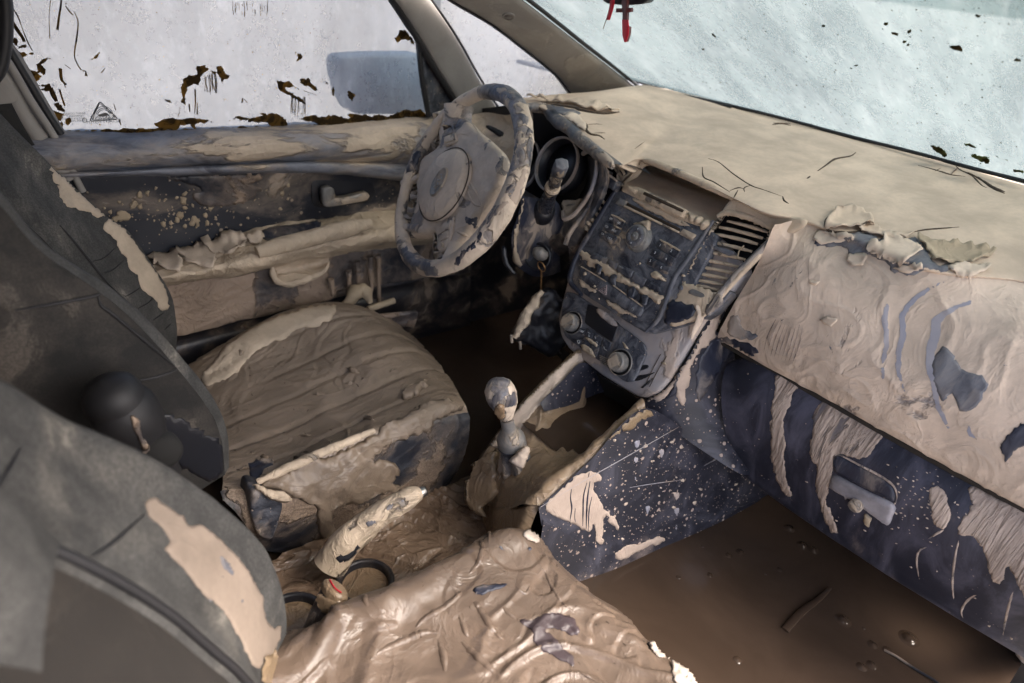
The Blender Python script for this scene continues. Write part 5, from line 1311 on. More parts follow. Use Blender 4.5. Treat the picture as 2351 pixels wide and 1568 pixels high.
rim = mesh('rim', vs, fs, M['wheel'], sw_, flip=True)
rimhit = on_objs(rim)
body_o = [(492, 350), (520, 322), (600, 318), (690, 330), (725, 362), (790, 430), (850, 478), (930, 550), (990, 625), (1000, 700), (985, 780), (955, 870), (900, 960), (850, 1030), (780, 1110), (715, 1210), (660, 1300), (600, 1345), (540, 1350), (500, 1320), (490, 1250), (484, 1190), (400, 1208), (300, 1205), (300, 1160), (300, 1100), (315, 1040), (335, 980), (345, 880), (335, 800), (350, 740), (380, 640), (440, 590), (500, 540), (505, 470)]
def WH(h): return lambda px, py: (WP((px, py), h), WN)
hub = film('hub', [CW(*p) for p in body_o], M['hub'], WH(-.022), sw_, h=.020, edge=12, step=5, jit=.5, thick=.018, rough=.003)
# spokes run out to the rim
def spoke(p, q, r1, r2, mat='hub', f=(1, .6), hp=-.012):
    a, b = WP(CW(*p), hp), WP(CW(*q), -.004)
    return tube('spoke', [a, a.lerp(b, .35)-WN*.002, a.lerp(b, .7), b], [r1, (r1*.6+r2*.4), r2, r2*1.05], M[mat], sw_, seg=16, steps=20, flat=f, disp=lambda p: .001*fbm(p, 40, 2))
spoke((590, 400), (620, 230), .030, .030)
spoke((620, 1250), (560, 1400), .020, .020)
spoke((350, 750), (215, 800), .016, .012)
spoke((350, 1130), (190, 1120), .018, .013)
pc = WP(CW(502, 805), .006)
pad = lathe('airbag_pad', [(.0725, -.014), (.0740, -.004), (.0715, -.001), (.0695, .002), (.0660, .0065), (.055, .010), (.038, .0125), (.018, .0135), (0, .0138)], pc, WN, M['hub'], sw_, seg=80, disp=lambda p: .0006*fbm(p, 30, 2)+.0004*max(0, 1-abs(noise.noise(p*40))*8))
tube('pad_seam', [pc+(wa*math.cos(t)+wb*math.sin(t))*.0735+WN*-.0005 for t in [2*math.pi*i/60 for i in range(62)]], .0011, M['crack'], pad, seg=6)
ec = WP(CW(473, 790), .019)
em = lathe('emblem', [(0, .0018), (.023, .0018), (.026, .0030), (.029, .0028), (.0305, .0008), (.0305, -.004)], ec, WN, M['silver'], pad, seg=48, sx=.62, sy=1, hint=V((0, 0, 1)))
for i, (x, y, l, an) in enumerate([(-.002, .014, .010, .3), (.004, .010, .008, -.5), (-.001, .003, .011, .2), (.003, -.004, .009, -.7), (-.003, -.010, .010, .5), (.002, -.016, .008, -.2)]):
    o_ = ec+wa*x+wb*y+WN*.0022
    d = (wa*math.cos(an)+wb*math.sin(an))
    tube('emblem_letter', [o_-d*l*.4, o_+d*l*.4], .0012, M['chrome'], pad, seg=6)
text('airbag_legend', 'AIRBAG', WP(CW(375, 850), .015)+WN*.0008, wb, -wa, .0075, M['crack'], pad)
# switch blocks
def swb(p, keys, nm):
    b0 = plate(nm, [WP(CW(*q), .0) for q in p], WN, -.004, .0025, M['hub'], sw_, bev=.002, rnd=.2)
    for kq, hh, mt in keys: plate('switch_key', [WP(CW(*q), .0) for q in kq], WN, .0, hh, M[mt], b0, bev=.001, rnd=.15)
    return b0
swb([(480, 345), (540, 328), (582, 345), (610, 495), (510, 530)], [([(505, 365), (555, 345), (575, 400), (515, 420)], .0032, 'crack'), ([(530, 358), (545, 358), (550, 390), (535, 392)], .008, 'mudlip'), ([(510, 425), (575, 392), (590, 430), (515, 465)], .0055, 'hub'), ([(515, 470), (592, 435), (603, 485), (522, 510)], .0055, 'wheel')], 'switch_block')
swb([(500, 1100), (585, 1045), (585, 1105), (540, 1290), (475, 1320)], [([(505, 1110), (575, 1070), (560, 1140), (495, 1170)], .0045, 'hub'), ([(492, 1180), (556, 1150), (548, 1205), (485, 1235)], .0045, 'wheel'), ([(485, 1240), (545, 1212), (530, 1280), (480, 1305)], .0035, 'hub'), ([(510, 1245), (520, 1240), (525, 1275), (512, 1280)], .008, 'mudlip')], 'switch_block')
# wiped hand marks, bare bands and blue plates
for i, (p, mt) in enumerate([([(1048, 290), (1090, 280), (1130, 310), (1130, 360), (1095, 372), (1060, 330)], 'wipe'), ([(1118, 392), (1155, 385), (1158, 445), (1120, 448)], 'wipe_dark'), ([(1120, 470), (1160, 465), (1162, 540), (1155, 640), (1130, 680), (1118, 600)], 'wipe_dark'),
    ([(1010, 380), (1060, 390), (1070, 460), (1050, 560), (1020, 600), (1018, 480)], 'wipe_dark'), ([(1000, 620), (1050, 590), (1060, 680), (1010, 720)], 'wipe'), ([(1090, 690), (1132, 690), (1110, 790), (1080, 880), (1050, 970), (1010, 950), (990, 880), (1040, 800)], 'wipe_dark'), ([(960, 850), (1050, 790), (1030, 830), (970, 880)], 'wipe_dark'),
    ([(880, 110), (930, 90), (1000, 130), (1030, 170), (1000, 180), (940, 150)], 'wipe'), ([(820, 65), (880, 70), (870, 110), (830, 90)], 'wipe'), ([(640, 140), (690, 110), (680, 140), (645, 160)], 'wipe'),
    ([(340, 470), (390, 420), (385, 470), (320, 520)], 'wipe_dark'), ([(260, 630), (290, 570), (340, 560), (320, 640), (290, 700), (250, 690)], 'wipe_dark'), ([(210, 690), (250, 650), (290, 720), (215, 735)], 'wipe_dark'),
    ([(850, 1000), (900, 950), (990, 930), (900, 1030), (830, 1110), (790, 1120)], 'wipe_dark'), ([(980, 950), (960, 990), (880, 1080), (820, 1160), (850, 1090)], 'wipe_dark'), ([(780, 1150), (800, 1180), (700, 1300), (620, 1390), (575, 1400), (600, 1340), (700, 1240)], 'wipe_dark'), ([(800, 1195), (720, 1300), (640, 1420), (700, 1290)], 'wipe_dark'),
    ([(185, 1290), (240, 1262), (260, 1290), (330, 1360), (420, 1385), (400, 1440), (330, 1440), (250, 1400), (200, 1350)], 'wipe'), ([(400, 1420), (470, 1425), (465, 1490), (360, 1480), (370, 1450)], 'wipe'), ([(140, 1000), (155, 1100), (165, 1210), (150, 1180), (138, 1080)], 'wipe_dark')]):
    film('wiped_patch', [CW(*q) for q in p], M[mt], rimhit, rim, h=.0003, edge=1.2, step=4, jit=3.5, seed=i)
hubhit = on_objs(hub)
for i, (p, mt) in enumerate([([(920, 605), (990, 600), (995, 700), (960, 745), (900, 730), (890, 670)], 'wipe'), ([(665, 1030), (700, 1050), (765, 1050), (750, 1130), (700, 1110), (668, 1090)], 'wipe_dark'), ([(600, 900), (640, 840), (655, 920), (620, 960)], 'wipe'), ([(530, 1290), (580, 1230), (640, 1290), (600, 1340), (500, 1360)], 'wipe_dark'), ([(780, 530), (810, 530), (800, 548)], 'wipe'), ([(605, 365), (640, 350), (640, 375)], 'wipe')]):
    film('wiped_patch', [CW(*q) for q in p], M[mt], hubhit, hub, h=.0003, edge=1.2, step=4, jit=3, seed=i+40)
sm_ = [strip('m', [CW(*q) for q in p], w_, M['hub'], hubhit, hub, h=.0008, seed=i) for i, (p, w_) in enumerate([([(690, 770), (740, 860), (790, 960)], .0025), ([(680, 850), (730, 950), (790, 970)], .0018), ([(650, 780), (700, 830), (740, 870)], .002), ([(600, 440), (640, 435), (700, 450)], .001), ([(720, 360), (770, 440)], .0008), ([(820, 940), (780, 1040), (720, 1190)], .0007), ([(860, 830), (910, 830), (940, 810)], .001), ([(600, 1150), (660, 1180), (700, 1200)], .003), ([(240, 1100), (280, 1140), (330, 1100)], .002)])]
join_meshes('mud_ridges', [k for k in sm_ if k])

# ================================================================== steering column
colm = thing('steering_column', 'dark steering column cover with ignition lock and wiper stalk behind the wheel', 'steering column', WC-WN*.12)
ax0 = WC-WN*.045
lathe('column_cover', [(0, .0), (.030, -.002), (.042, -.015), (.046, -.05), (.046, -.11), (.046, -.19), (.046, -.26)], ax0+V((0, .012, .0)), WN, M['dark'], colm, seg=40, disp=lambda p: .002*fbm(p, 20, 3), sy=1.0)
igc = W(1237, 588, y=.255)
cn = (V((-.80, -.45, .25))).normalized()
SHR = [
 [W(x, y, y=.26) for x, y in [CC(420, 860), CC(560, 880), CC(700, 885), CC(760, 960), CC(780, 1060)]],
 [W(x, y, y=.25) for x, y in [CC(400, 960), CC(530, 990), CC(650, 1000), CC(760, 1060), CC(800, 1120)]],
 [W(x, y, y=.25) for x, y in [CC(370, 1080), CC(500, 1120), CC(640, 1130), CC(740, 1180), CC(790, 1240)]],
 [W(x, y, y=.26) for x, y in [CC(330, 1200), CC(400, 1250), CC(560, 1300), CC(700, 1300), CC(760, 1340)]],
 [W(x, y, y=.27) for x, y in [CC(330, 1330), CC(390, 1400), CC(560, 1500), CC(680, 1480), CC(760, 1440)]],
 [W(x, y, y=.29) for x, y in [CC(330, 1430), CC(400, 1510), CC(540, 1580), CC(680, 1570), CC(770, 1540)]],
]
shr = surf('lower_shroud', SHR, 50, 60, M['bare_dark'], colm, dsp(.002, 18, 3))
shh = on_objs(shr)
film('mud_sheet', [CC(*a) for a in [(380, 960), (440, 880), (430, 960), (400, 1080), (390, 1180), (370, 1290), (390, 1400), (430, 1480), (400, 1500), (330, 1440), (300, 1300), (320, 1140)]], M['mudlip'], shh, colm, h=.003, edge=3, step=5, jit=2, rough=.002)
ig = lathe('ignition_lock', [(.024, -.01), (.0295, .006), (.0275, .011), (.024, .010), (.022, -.002), (.0, -.002)], igc, cn, M['black'], colm, seg=44)
film('column_slot', [CC(*a) for a in [(240, 1310), (280, 1320), (300, 1450), (370, 1560), (340, 1560), (260, 1480), (235, 1400)]], M['black'], on_plane(W(1160, 600, y=.28), (-.7, -.6, .2)), colm, h=.002, edge=1, step=5, jit=.5)
sb, st = W(*CC(615, 990), y=.245), W(*CC(770, 590), y=.165)
stalk = tube('wiper_stalk', [sb, sb.lerp(st, .35), sb.lerp(st, .55), sb.lerp(st, .60), sb.lerp(st, .8), st, st+(st-sb)*.05], [.0175, .0135, .0130, .0118, .0118, .0115, .009], M['stalkmat'], colm, seg=20, steps=50, disp=lambda p: .0012*fbm(p, 60, 3))
dd = (st-sb).normalized()
for t_, r_ in ((.50, .0145), (.53, .0148), (.56, .0145)):
    c_ = sb.lerp(st, t_)
    lathe('stalk_ring', [(r_-.002, -.002), (r_, -.001), (r_, .001), (r_-.002, .002)], c_, dd, M['mudlip'] if t_ > .52 else M['dark'], stalk, seg=28, cap=False)
tpc = st+dd*.004
ta_, tb_, _ = frame_of(dd)
plate('stalk_tip', [tpc+ta_*x+tb_*y for x, y in ((-.012, -.008), (0, -.013), (.012, -.008), (.012, .008), (0, .012), (-.012, .008))], dd, -.026, .004, M['bare'], stalk, bev=.002, rnd=.2)
lathe('stalk_socket', [(.017, .012), (.0215, .008), (.023, -.004), (.022, -.02)], sb, dd, M['black'], colm, seg=32)

# ================================================================== key and muddy pouch
key = thing('ignition_key', 'mud smeared car key standing in the ignition lock', 'key', igc)
kh = W(1240, 582, y=.228)
lathe('key_head', [(0, .016), (.007, .0155), (.0125, .011), (.0165, .002), (.016, -.008), (.010, -.016), (0, -.018)], kh, (-.75, -.2, .6), M['silver'], key, seg=28, sx=1, sy=.78, disp=lambda p: .002*fbm(p, 60, 3))
tube('key_blade', [kh, igc-cn*.002], .004, M['silver'], key, seg=8)
kr = W(1243, 612, y=.222)
tube('key_ring', [kr+V((0, 1, 0)).lerp(V((0, 1, 0)), 0)*(.011*math.cos(t))+V((-.3, 0, .95))*(.011*math.sin(t)) for t in [2*math.pi*i/24 for i in range(26)]], .0013, M['gold'], key, seg=8)
links = []
p0, p1 = W(1243, 624, y=.222), W(1242, 668, y=.222)
for i in range(9):
    c_ = p0.lerp(p1, i/8)
    d1 = (p1-p0).normalized(); d2 = V((1, 0, 0)) if i % 2 else V((0, 1, 0))
    links.append(tube('l', [c_+d1*.0030*math.cos(t)+d2*.0018*math.sin(t) for t in [2*math.pi*k/10 for k in range(12)]], .0007, M['gold'], key, seg=5))
join_meshes('chain', links)
pou = thing('key_pouch', 'mud soaked zip pouch hanging from the key chain beside the pedals', 'pouch', W(1225, 720, y=.22))
PV = [(1245, 664), (1268, 662), (1290, 684), (1312, 700), (1312, 770), (1290, 800), (1262, 820), (1210, 790), (1180, 782), (1172, 765), (1195, 725), (1222, 680)]
film('pouch_body', PV, M['dark'], on_plane(W(1235, 730, y=.215), (-.55, -.8, .15)), pou, h=.012, edge=14, step=5, jit=1.5, thick=.016, rough=.006)
tube('pouch_edge', [W(x, y, y=.207) for x, y in [(1245, 668), (1222, 700), (1200, 740), (1180, 775)]], [.006, .010, .010, .007], M['armrest'], pou, seg=10, steps=30, disp=lambda p: .005*fbm(p, 60, 3))  # paler mud paints the lit edge against the dark pouch body
for (x, y) in ((1174, 770), (1194, 785)): tube('zip_pull', [W(x, y, y=.205), W(x+1, y+16, y=.205)], .003, M['silver'], pou, seg=8)

# ================================================================== driver seat
ds = thing('driver_seat', 'driver seat with mud plastered cushion and grey fabric backrest', 'car seat', (.2, .37, .05))
D4 = [
 WY(.625, [(425, 870), (550, 800), (640, 750), (745, 722), (800, 725), (880, 750)]),
 WY(.595, [(432, 838), (552, 765), (648, 719), (748, 695), (812, 702), (884, 728)]),
 WY(.540, [(450, 868), (570, 800), (668, 755), (770, 718), (850, 718), (922, 750)]),
 WY(.480, [(478, 905), (588, 856), (690, 812), (800, 762), (880, 750), (966, 788)]),
 WY(.370, [(500, 985), (640, 925), (760, 870), (862, 822), (940, 805), (1000, 825)]),
 WY(.260, [(508, 1060), (650, 1015), (780, 955), (900, 900), (980, 870), (1032, 868)]),
 WY(.190, [(512, 1100), (620, 1080), (750, 1018), (880, 955), (985, 915), (1052, 902)]),
 WY(.152, [(510, 1125), (590, 1110), (730, 1045), (870, 985), (990, 945), (1068, 932)]),
 WY(.140, [(512, 1150), (600, 1135), (735, 1075), (875, 1015), (995, 980), (1078, 965)]),
]
def dcush(p, u, v):
    e = .0055*fbm(p, 6, 3)
    # flutes running front to back and comb-like drag marks across them
    e -= .0055*max(0, 1-abs(((p.y-.02+.01*noise.noise(p*6)) % .078)/.078-.5)*7)**1.5*(1 if .2 < p.y < .54 else 0)*max(.1, .7+noise.noise(p*8))
    q = V((p.x*26, p.y*7, p.z*5))
    q += V((1, .3, 0))*noise.noise(p*7)*2.4
    e += .0055*max(0, 1-abs(noise.noise(q))*4)*max(0, noise.noise(p*5)+.25)
    q = V((p.x*3+p.y*5, p.y*9-p.x*4, 2))+V((1, 1, 0))*noise.noise(p*5)*.9+V((.3, .5, 0))*noise.noise(p*17)*.5
    f = (noise.noise(q)+.4*noise.noise(q*2.2)+.2*noise.noise(q*6))*3.5
    f -= math.floor(f)
    e += .0030*(f if f < .92 else (1-f)/.08*.92)*max(.1, min(1, .5+1.6*noise.noise(p*5+V((4, 1, 0)))))
    e += .006*max(0, noise.noise(p*23)-.35)
    return e
cu = surf('seat_cushion', D4, 190, 260, M['cushion'], ds, dcush)
ch = on_objs(cu)
film('dry_mud_patch', [C4(1350, 1010), C4(1450, 900), C4(1500, 830), C4(1620, 730), C4(1780, 650), C4(1900, 600), C4(2100, 545), C4(2240, 530), C4(2262, 570), C4(2235, 640), C4(2180, 655), C4(2120, 690), C4(2000, 700), C4(1940, 760), C4(1850, 790), C4(1750, 830), C4(1690, 880), C4(1620, 960), C4(1560, 1020), C4(1470, 1060), C4(1390, 1085)], M['rag_dry'], ch, cu, h=.0025, edge=5, step=7, jit=4, rough=.002)
film('bare_patch', [C7(1680, 80), C7(1760, 50), C7(1830, 55), C7(1830, 90), C7(1770, 130), C7(1740, 190), C7(1690, 190), C7(1680, 140)], M['bare_dark'], ch, cu, h=.001, edge=2, step=5, jit=4)
# mud lumps and curls
rs5 = random.Random(21)
lum = []
for (cx, cy, rx, ry, hh) in [(1620, 860, 14, 20, .004), (2380, 980, 40, 14, .008), (2180, 560, 8, 8, .004)]:
    lum.append(film('l', blob_poly(*C4(cx, cy), rx*.5, ry*.4, .3, 9, rs5), M['cushion'], ch, cu, h=hh, edge=6, step=4, jit=1.5))
for (x, y, rx, ry, hh) in [(955, 893, 32, 12, .010), (940, 905, 20, 8, .010), (650, 1080, 10, 4, .005), (610, 1050, 12, 4, .005), (700, 1000, 14, 4, .004), (845, 960, 12, 5, .006), (800, 880, 10, 3, .004), (730, 905, 12, 3, .004), (560, 1075, 16, 4, .006), (575, 1040, 10, 3, .005), (900, 850, 8, 3, .003)]:
    lum.append(film('l', blob_poly(x, y, rx, ry, rs5.uniform(-.8, .1), 11, rs5, .35), M['cushion'], ch, cu, h=hh, edge=6, step=3.5, jit=2, rough=.003))
join_meshes('mud_lumps', [l for l in lum if l])
SD = [
 WY(.150, [(505, 1128), (588, 1113), (730, 1048), (870, 990), (990, 950), (1072, 938)]),
 WY(.135, [(515, 1150), (600, 1135), (740, 1078), (880, 1025), (1000, 985), (1078, 962)]),
 WY(.125, [(540, 1175), (620, 1180), (760, 1140), (890, 1100), (1005, 1050), (1075, 1010)]),
 WY(.130, [(570, 1215), (650, 1235), (780, 1215), (900, 1175), (1000, 1120), (1058, 1070)]),
 WY(.150, [(580, 1260), (680, 1270), (790, 1250), (900, 1215), (980, 1160), (1035, 1110)]),
]
sdc = surf('cushion_side', SD, 90, 150, M['cushion_side'], ds, dsp(.003, 12, 4, .0015, 30))
sdh = on_objs(sdc, cu)
film('mud_drape', [C5(0, 1562), C5(280, 1430), C5(420, 1330), C5(560, 1270), C5(700, 1190), C5(840, 1180), C5(930, 1210), C5(920, 1240), C5(760, 1310), C5(700, 1380), C5(560, 1430), C5(430, 1470), C5(330, 1562), C8(830, 60), C8(960, 70), C8(1005, 160), C8(960, 210), C8(1050, 260), C8(900, 290), C8(760, 340), C8(560, 400), C8(560, 520), C8(520, 590), C8(470, 570), C8(455, 480), C8(440, 380), C8(330, 330), C8(240, 290), C8(50, 230), C8(200, 120), C8(400, 20)], M['cushion'], sdh, ds, h=.006, edge=6, step=7, jit=4, rough=.006)
tube('cushion_piping', WY(.146, [(590, 1108), (650, 1080), (720, 1048), (790, 1018), (860, 988)]), [.004, .0075, .008, .0075, .004], M['armrest'], ds, seg=12, steps=50, disp=lambda p: .002*fbm(p, 50, 3))
# hinge cover at the foot of the backrest
plate('hinge_cover', [W(x, y, y=.12) for x, y in [(578, 1118), (650, 1148), (640, 1190), (622, 1240), (592, 1230), (572, 1180)]], (0, -1, 0), -.04, .006, M['trim'], ds, bev=.006, rnd=.3)
film('mud_cap', [C8(20, 235), C8(60, 225), C8(130, 260), C8(230, 275), C8(285, 340), C8(180, 345), C8(80, 290)], M['mudlip'], on_plane(W(620, 1130, y=.11), (-.2, -.6, .7)), ds, h=.008, edge=5, step=4, jit=1.5, rough=.003, thick=.004)
# backrest front with both bolsters
R0 = WY(.60, [(-90, 160), (0, 262), (120, 383), (239, 492), (290, 527), (344, 600), (388, 670), (404, 742), (402, 810)])
R01 = WY(.565, [(-90, 200), (-10, 300), (95, 410), (205, 510), (262, 560), (312, 628), (358, 700), (382, 760), (384, 820)])
R1 = WY(.505, [(-90, 280), (-20, 375), (66, 455), (140, 520), (195, 585), (245, 650), (298, 715), (340, 775), (352, 830)])
R3 = WY(.185, [(-90, 400), (-20, 455), (60, 550), (180, 640), (285, 715), (380, 820), (452, 925), (485, 1010), (490, 1090)])
R2 = [a.lerp(b, .5)+V((-.045, 0, -.01)) for a, b in zip(R1, R3)]
R12 = [a.lerp(b, .1)+V((-.028, 0, -.006)) for a, b in zip(R1, R3)]
R23 = [a.lerp(b, .88)+V((-.028, 0, -.006)) for a, b in zip(R1, R3)]
R4 = WY(.140, [(-90, 395), (0, 442), (106, 562), (246, 655), (342, 738), (428, 833), (497, 926), (521, 995), (524, 1070)])
R5 = WY(.118, [(-90, 420), (-10, 462), (92, 575), (230, 672), (328, 758), (412, 852), (482, 945), (508, 1010), (516, 1090)])
fb = surf('backrest_bolster', [[p+V((-.05, .02, -.02)) for p in R0], R0, R01, R1, R12], 40, 140, M['fabric'], ds, dsp(.001, 20, 2))
ins = surf('backrest_insert', [R12, R2, R23], 20, 80, M['insert'], ds, dsp(.001, 16, 2))
surf('backrest_bolster', [R23, R3, R4, R5], 30, 140, M['fabric'], ds, dsp(.001, 20, 2))
R6 = [p+V((-.075, 0, -.025)) for p in R5]
R7 = [p+V((-.16, .015, -.05)) for p in R5]
side = surf('backrest_side', [R5, R6, R7], 30, 120, M['fabric_side'], ds, dsp(.0015, 12, 2))
R8 = [p+V((-.20, .02, -.06)) for p in R5]
surf('backrest_edge', [[p+V((.002, -.001, 0)) for p in R7], [p+V((-.02, -.012, -.01)) for p in R7], R8, [p+V((-.01, .3, 0)) for p in R8]], 16, 60, M['fabric_side'], ds)
sdh2 = on_objs(side)
fbh = on_objs(fb)
film('mud_patch', [C4(690, 0), C4(760, -60), C4(850, 30), C4(900, 110), C4(960, 190), C4(1040, 300), C4(1100, 400), C4(1140, 540), C4(1110, 580), C4(1075, 570), C4(1040, 510), C4(990, 470), C4(950, 440), C4(930, 380), C4(900, 330), C4(860, 290), C4(850, 230), C4(800, 170), C4(780, 110), C4(730, 60)], M['rag_dry'], fbh, fb, h=.0015, edge=3, step=6, jit=3)
film('mud_patch', [C1(350, 1120), C1(420, 1170), C1(560, 1300), C1(700, 1430), C1(700, 1470), C1(640, 1460), C1(600, 1430), C1(480, 1410), C1(400, 1330), C1(380, 1240), C1(340, 1180)], M['rag_dry'], fbh, fb, h=.001, edge=3, step=6, jit=6)
sm_ = [strip('m', [C4(*a) for a in p], .0011, M['rubber'], on_objs(fb), fb, h=.0002, seed=i) for i, p in enumerate([[(620, 245), (700, 220), (780, 150)], [(700, 320), (760, 300), (830, 240)], [(840, 480), (900, 450), (940, 420)], [(930, 560), (1000, 520), (1030, 480)], [(1030, 640), (1100, 590)], [(1110, 700), (1150, 660)]])]
join_meshes('stitch_seams', [k for k in sm_ if k])
strip('seam', [C4(400, 0), C4(470, 80), C4(600, 240), C4(720, 390), C4(860, 520)], .0028, M['rubber'], on_objs(fb, ins), fb, h=.0002)
sm_ = [strip('m', [C4(*a) for a in p], .0022, M['rubber'], sdh2, side, h=.0005, seed=i) for i, p in enumerate([[(100, 570), (350, 530), (650, 470), (720, 420)], [(880, 1050), (1050, 1020), (1190, 970)], [(660, 480), (680, 540), (760, 600), (1000, 800), (1190, 960)]])]
sm_ = [k for k in sm_ if k]
if sm_: join_meshes('side_seams', sm_)
film('black_patch', [C4(980, 1260), C4(1060, 1290), C4(1160, 1270), C4(1260, 1320), C4(1380, 1400), C4(1500, 1450), C4(1528, 1562), C7(1500, 130), C7(1470, 250), C7(1150, 60), C7(1000, -20), C4(1000, 1400)], M['black'], sdh2, side, h=.0006, edge=2, step=8, jit=6)  # ragged black patch low on the backrest side
pl_ = []
ihh = on_objs(ins)
for i in range(5):
    pl_.append(strip('p', [C4(230+i*60, -20+i*60), C4(330+i*70, 60+i*80), C4(420+i*60, 170+i*70)], .0005, M['fabric'], ihh, ins, h=.0004))
    pl_.append(strip('p', [C4(430-i*10, 10+i*75), C4(380-i*10, 80+i*75)], .0005, M['fabric'], ihh, ins, h=.0004))
pl_ = [k for k in pl_ if k]
if pl_: join_meshes('plaid_lines', pl_)
# dark armrest knob folded up between the seats
ar_ = thing('folded_armrest', 'blurred black folded armrest end smeared with mud beside the driver backrest', 'armrest', W(280, 950, y=.0))
az = [W(262, 915, y=.05), W(288, 948, y=.05), W(325, 1000, y=.055), W(360, 1040, y=.055), (W(395, 1085, y=.06))]
arb = tube('armrest_body', az, [.030, .036, .030, .018, .012], M['rubber'], ar_, seg=22, steps=30, disp=lambda p: .002*fbm(p, 20, 3))
lathe('armrest_end', [(.030, -.02), (.032, -.004), (.029, .008), (.018, .018), (0, .022)], az[0]+(az[0]-az[1]).normalized()*.006, (az[0]-az[1]).normalized(), M['rubber'], ar_, seg=24)
ah = on_objs(arb)
film('mud_streak', [(300, 955), (318, 965), (325, 1000), (345, 1025), (350, 1060), (335, 1050), (318, 1010), (305, 980)], M['door_low'], ah, arb, h=.002, edge=3, step=5, jit=2)
film('mud_streak', [(215, 880), (280, 860), (318, 875), (310, 930), (280, 925), (240, 935), (215, 920)], M['dark'], ah, arb, h=.001, edge=3, step=5, jit=3)
lathe('hinge_disc', [(.022, -.01), (.022, .006), (.017, .010), (0, .011)], W(372, 1035, y=.03), (0, -1, .1), M['fabric_side'], ar_, seg=28)

# ================================================================== passenger seat
ps = thing('passenger_seat', 'passenger seat with dark torn patch in the wet mud on its cushion', 'car seat', (.1, -.35, .05))
def zc(x, y):
    s = (y+.345)/.215                        # -1 right, +1 left
    front = max(0, (x-.20)/.17)
    z = .318-.012*(1-min(1, abs(s))**2)+.012*math.exp(-((abs(s)-.8)/.2)**2)
    z -= .055*max(0, abs(s)-.88)/.12*1.0
    z -= .06*max(0, front-.55)**2*2.2
    return z+.012*math.sin(max(0, min(1, (x+.05)/.35))*math.pi)*.5
def edge_x(s): return .40-(.085 if s > 0 else .12)*abs(s)**3
rows = []
for i in range(0, 11):
    row = []
    for j in range(0, 11):
        s = -1+2*j/10
        y = -.345+.215*s*1.03
        x = -.12+(edge_x(s)+.12)*(i/10)
        row.append(V((x, y, zc(x, y)-(.03 if i == 10 else 0))))
    rows.append(row)
rows.append([p+V((.012, 0, -.10)) for p in rows[-1]])
rows.append([p+V((-.01, 0, -.12)) for p in rows[-1]])
def pcush(p, u, v):
    if p.z < .22: return .003*fbm(p, 12, 3)
    e = .012*fbm(p, 4.5, 3)
    q = V((p.x*6+p.y*9, p.y*12-p.x*6, 3))+V((1, 1, 0))*noise.noise(p*5)*2.2
    n_ = noise.noise(q)
    e += .011*max(0, 1-abs(n_)*4)*max(0, .35+noise.noise(p*4.5+V((3, 0, 0))))
    q = V((p.x*3.2-p.y*2.5, p.y*5.5+p.x*2, 1))+V((1, 1, 0))*noise.noise(p*3.5)*1.1+V((.3, .5, 0))*noise.noise(p*11)*.6
    f = (noise.noise(q)+.4*noise.noise(q*2.1)+.25*noise.noise(q*5)+.6*p.x-.4*p.y)*2.6
    f -= math.floor(f)
    e += .0045*(f if f < .93 else (1-f)/.07*.93)*max(.15, min(1, .55+1.6*noise.noise(p*4+V((7, 2, 0)))))
    return e
pc_ = surf('seat_cushion', rows, 210, 210, M['pcushion'], ps, pcush, toward=V((.1, -.3, 1.5)))
_h = on_objs(pc_, cu)
rs7 = random.Random(4)
bits = []
for k in range(110):
    x, y = (rs7.uniform(700, 1650), rs7.uniform(1180, 1560)) if k % 2 else (rs7.uniform(480, 1060), rs7.uniform(720, 1130))
    a = rs7.uniform(.8, 2.2)
    f_ = film('b', blob_poly(x, y, a*rs7.uniform(1, 2.5), a*.6, rs7.uniform(-1.5, 1.5), 6, rs7), M['crack'], _h, pc_ if k % 2 else cu, h=.0012, edge=1, step=3, jit=.3)
    if f_: bits.append((k % 2, f_))
for q_ in (0, 1):
    join_meshes('mud_specks', [f_ for k_, f_ in bits if k_ == q_])
# left flank of the cushion
fl = [[p for p in [r[10] for r in rows[:11]]], [r[10]+V((0, .012, -.05)) for r in rows[:11]], [r[10]+V((0, .0, -.16)) for r in rows[:11]]]
surf('cushion_side', fl, 40, 100, M['pcushion'], ps, dsp(.005, 10, 3), toward=V((.1, .5, .8)))
ph = on_objs(pc_)
film('dark_patch', [C8(1800, 1160), C8(1830, 1125), C8(1900, 1130), C8(1990, 1095), C8(2080, 1092), C8(2170, 1120), C8(2200, 1170), C8(2215, 1230), C8(2150, 1240), C8(2080, 1210), C8(2010, 1190), C8(1985, 1210), C8(2050, 1260), C8(2120, 1340), C8(2185, 1400), C8(2170, 1460), C8(2100, 1420), C8(2010, 1380), C8(1940, 1340), C8(1895, 1270), C8(1890, 1210)], M['stain'], ph, pc_, h=.0012, edge=2, step=6, jit=3)
film('torn_hole', [C8(1500, 930), C8(1560, 905), C8(1720, 898), C8(1690, 925), C8(1600, 950), C8(1560, 975), C8(1510, 955)], M['bare_dark'], ph, pc_, h=.001, edge=1, step=4, jit=2)
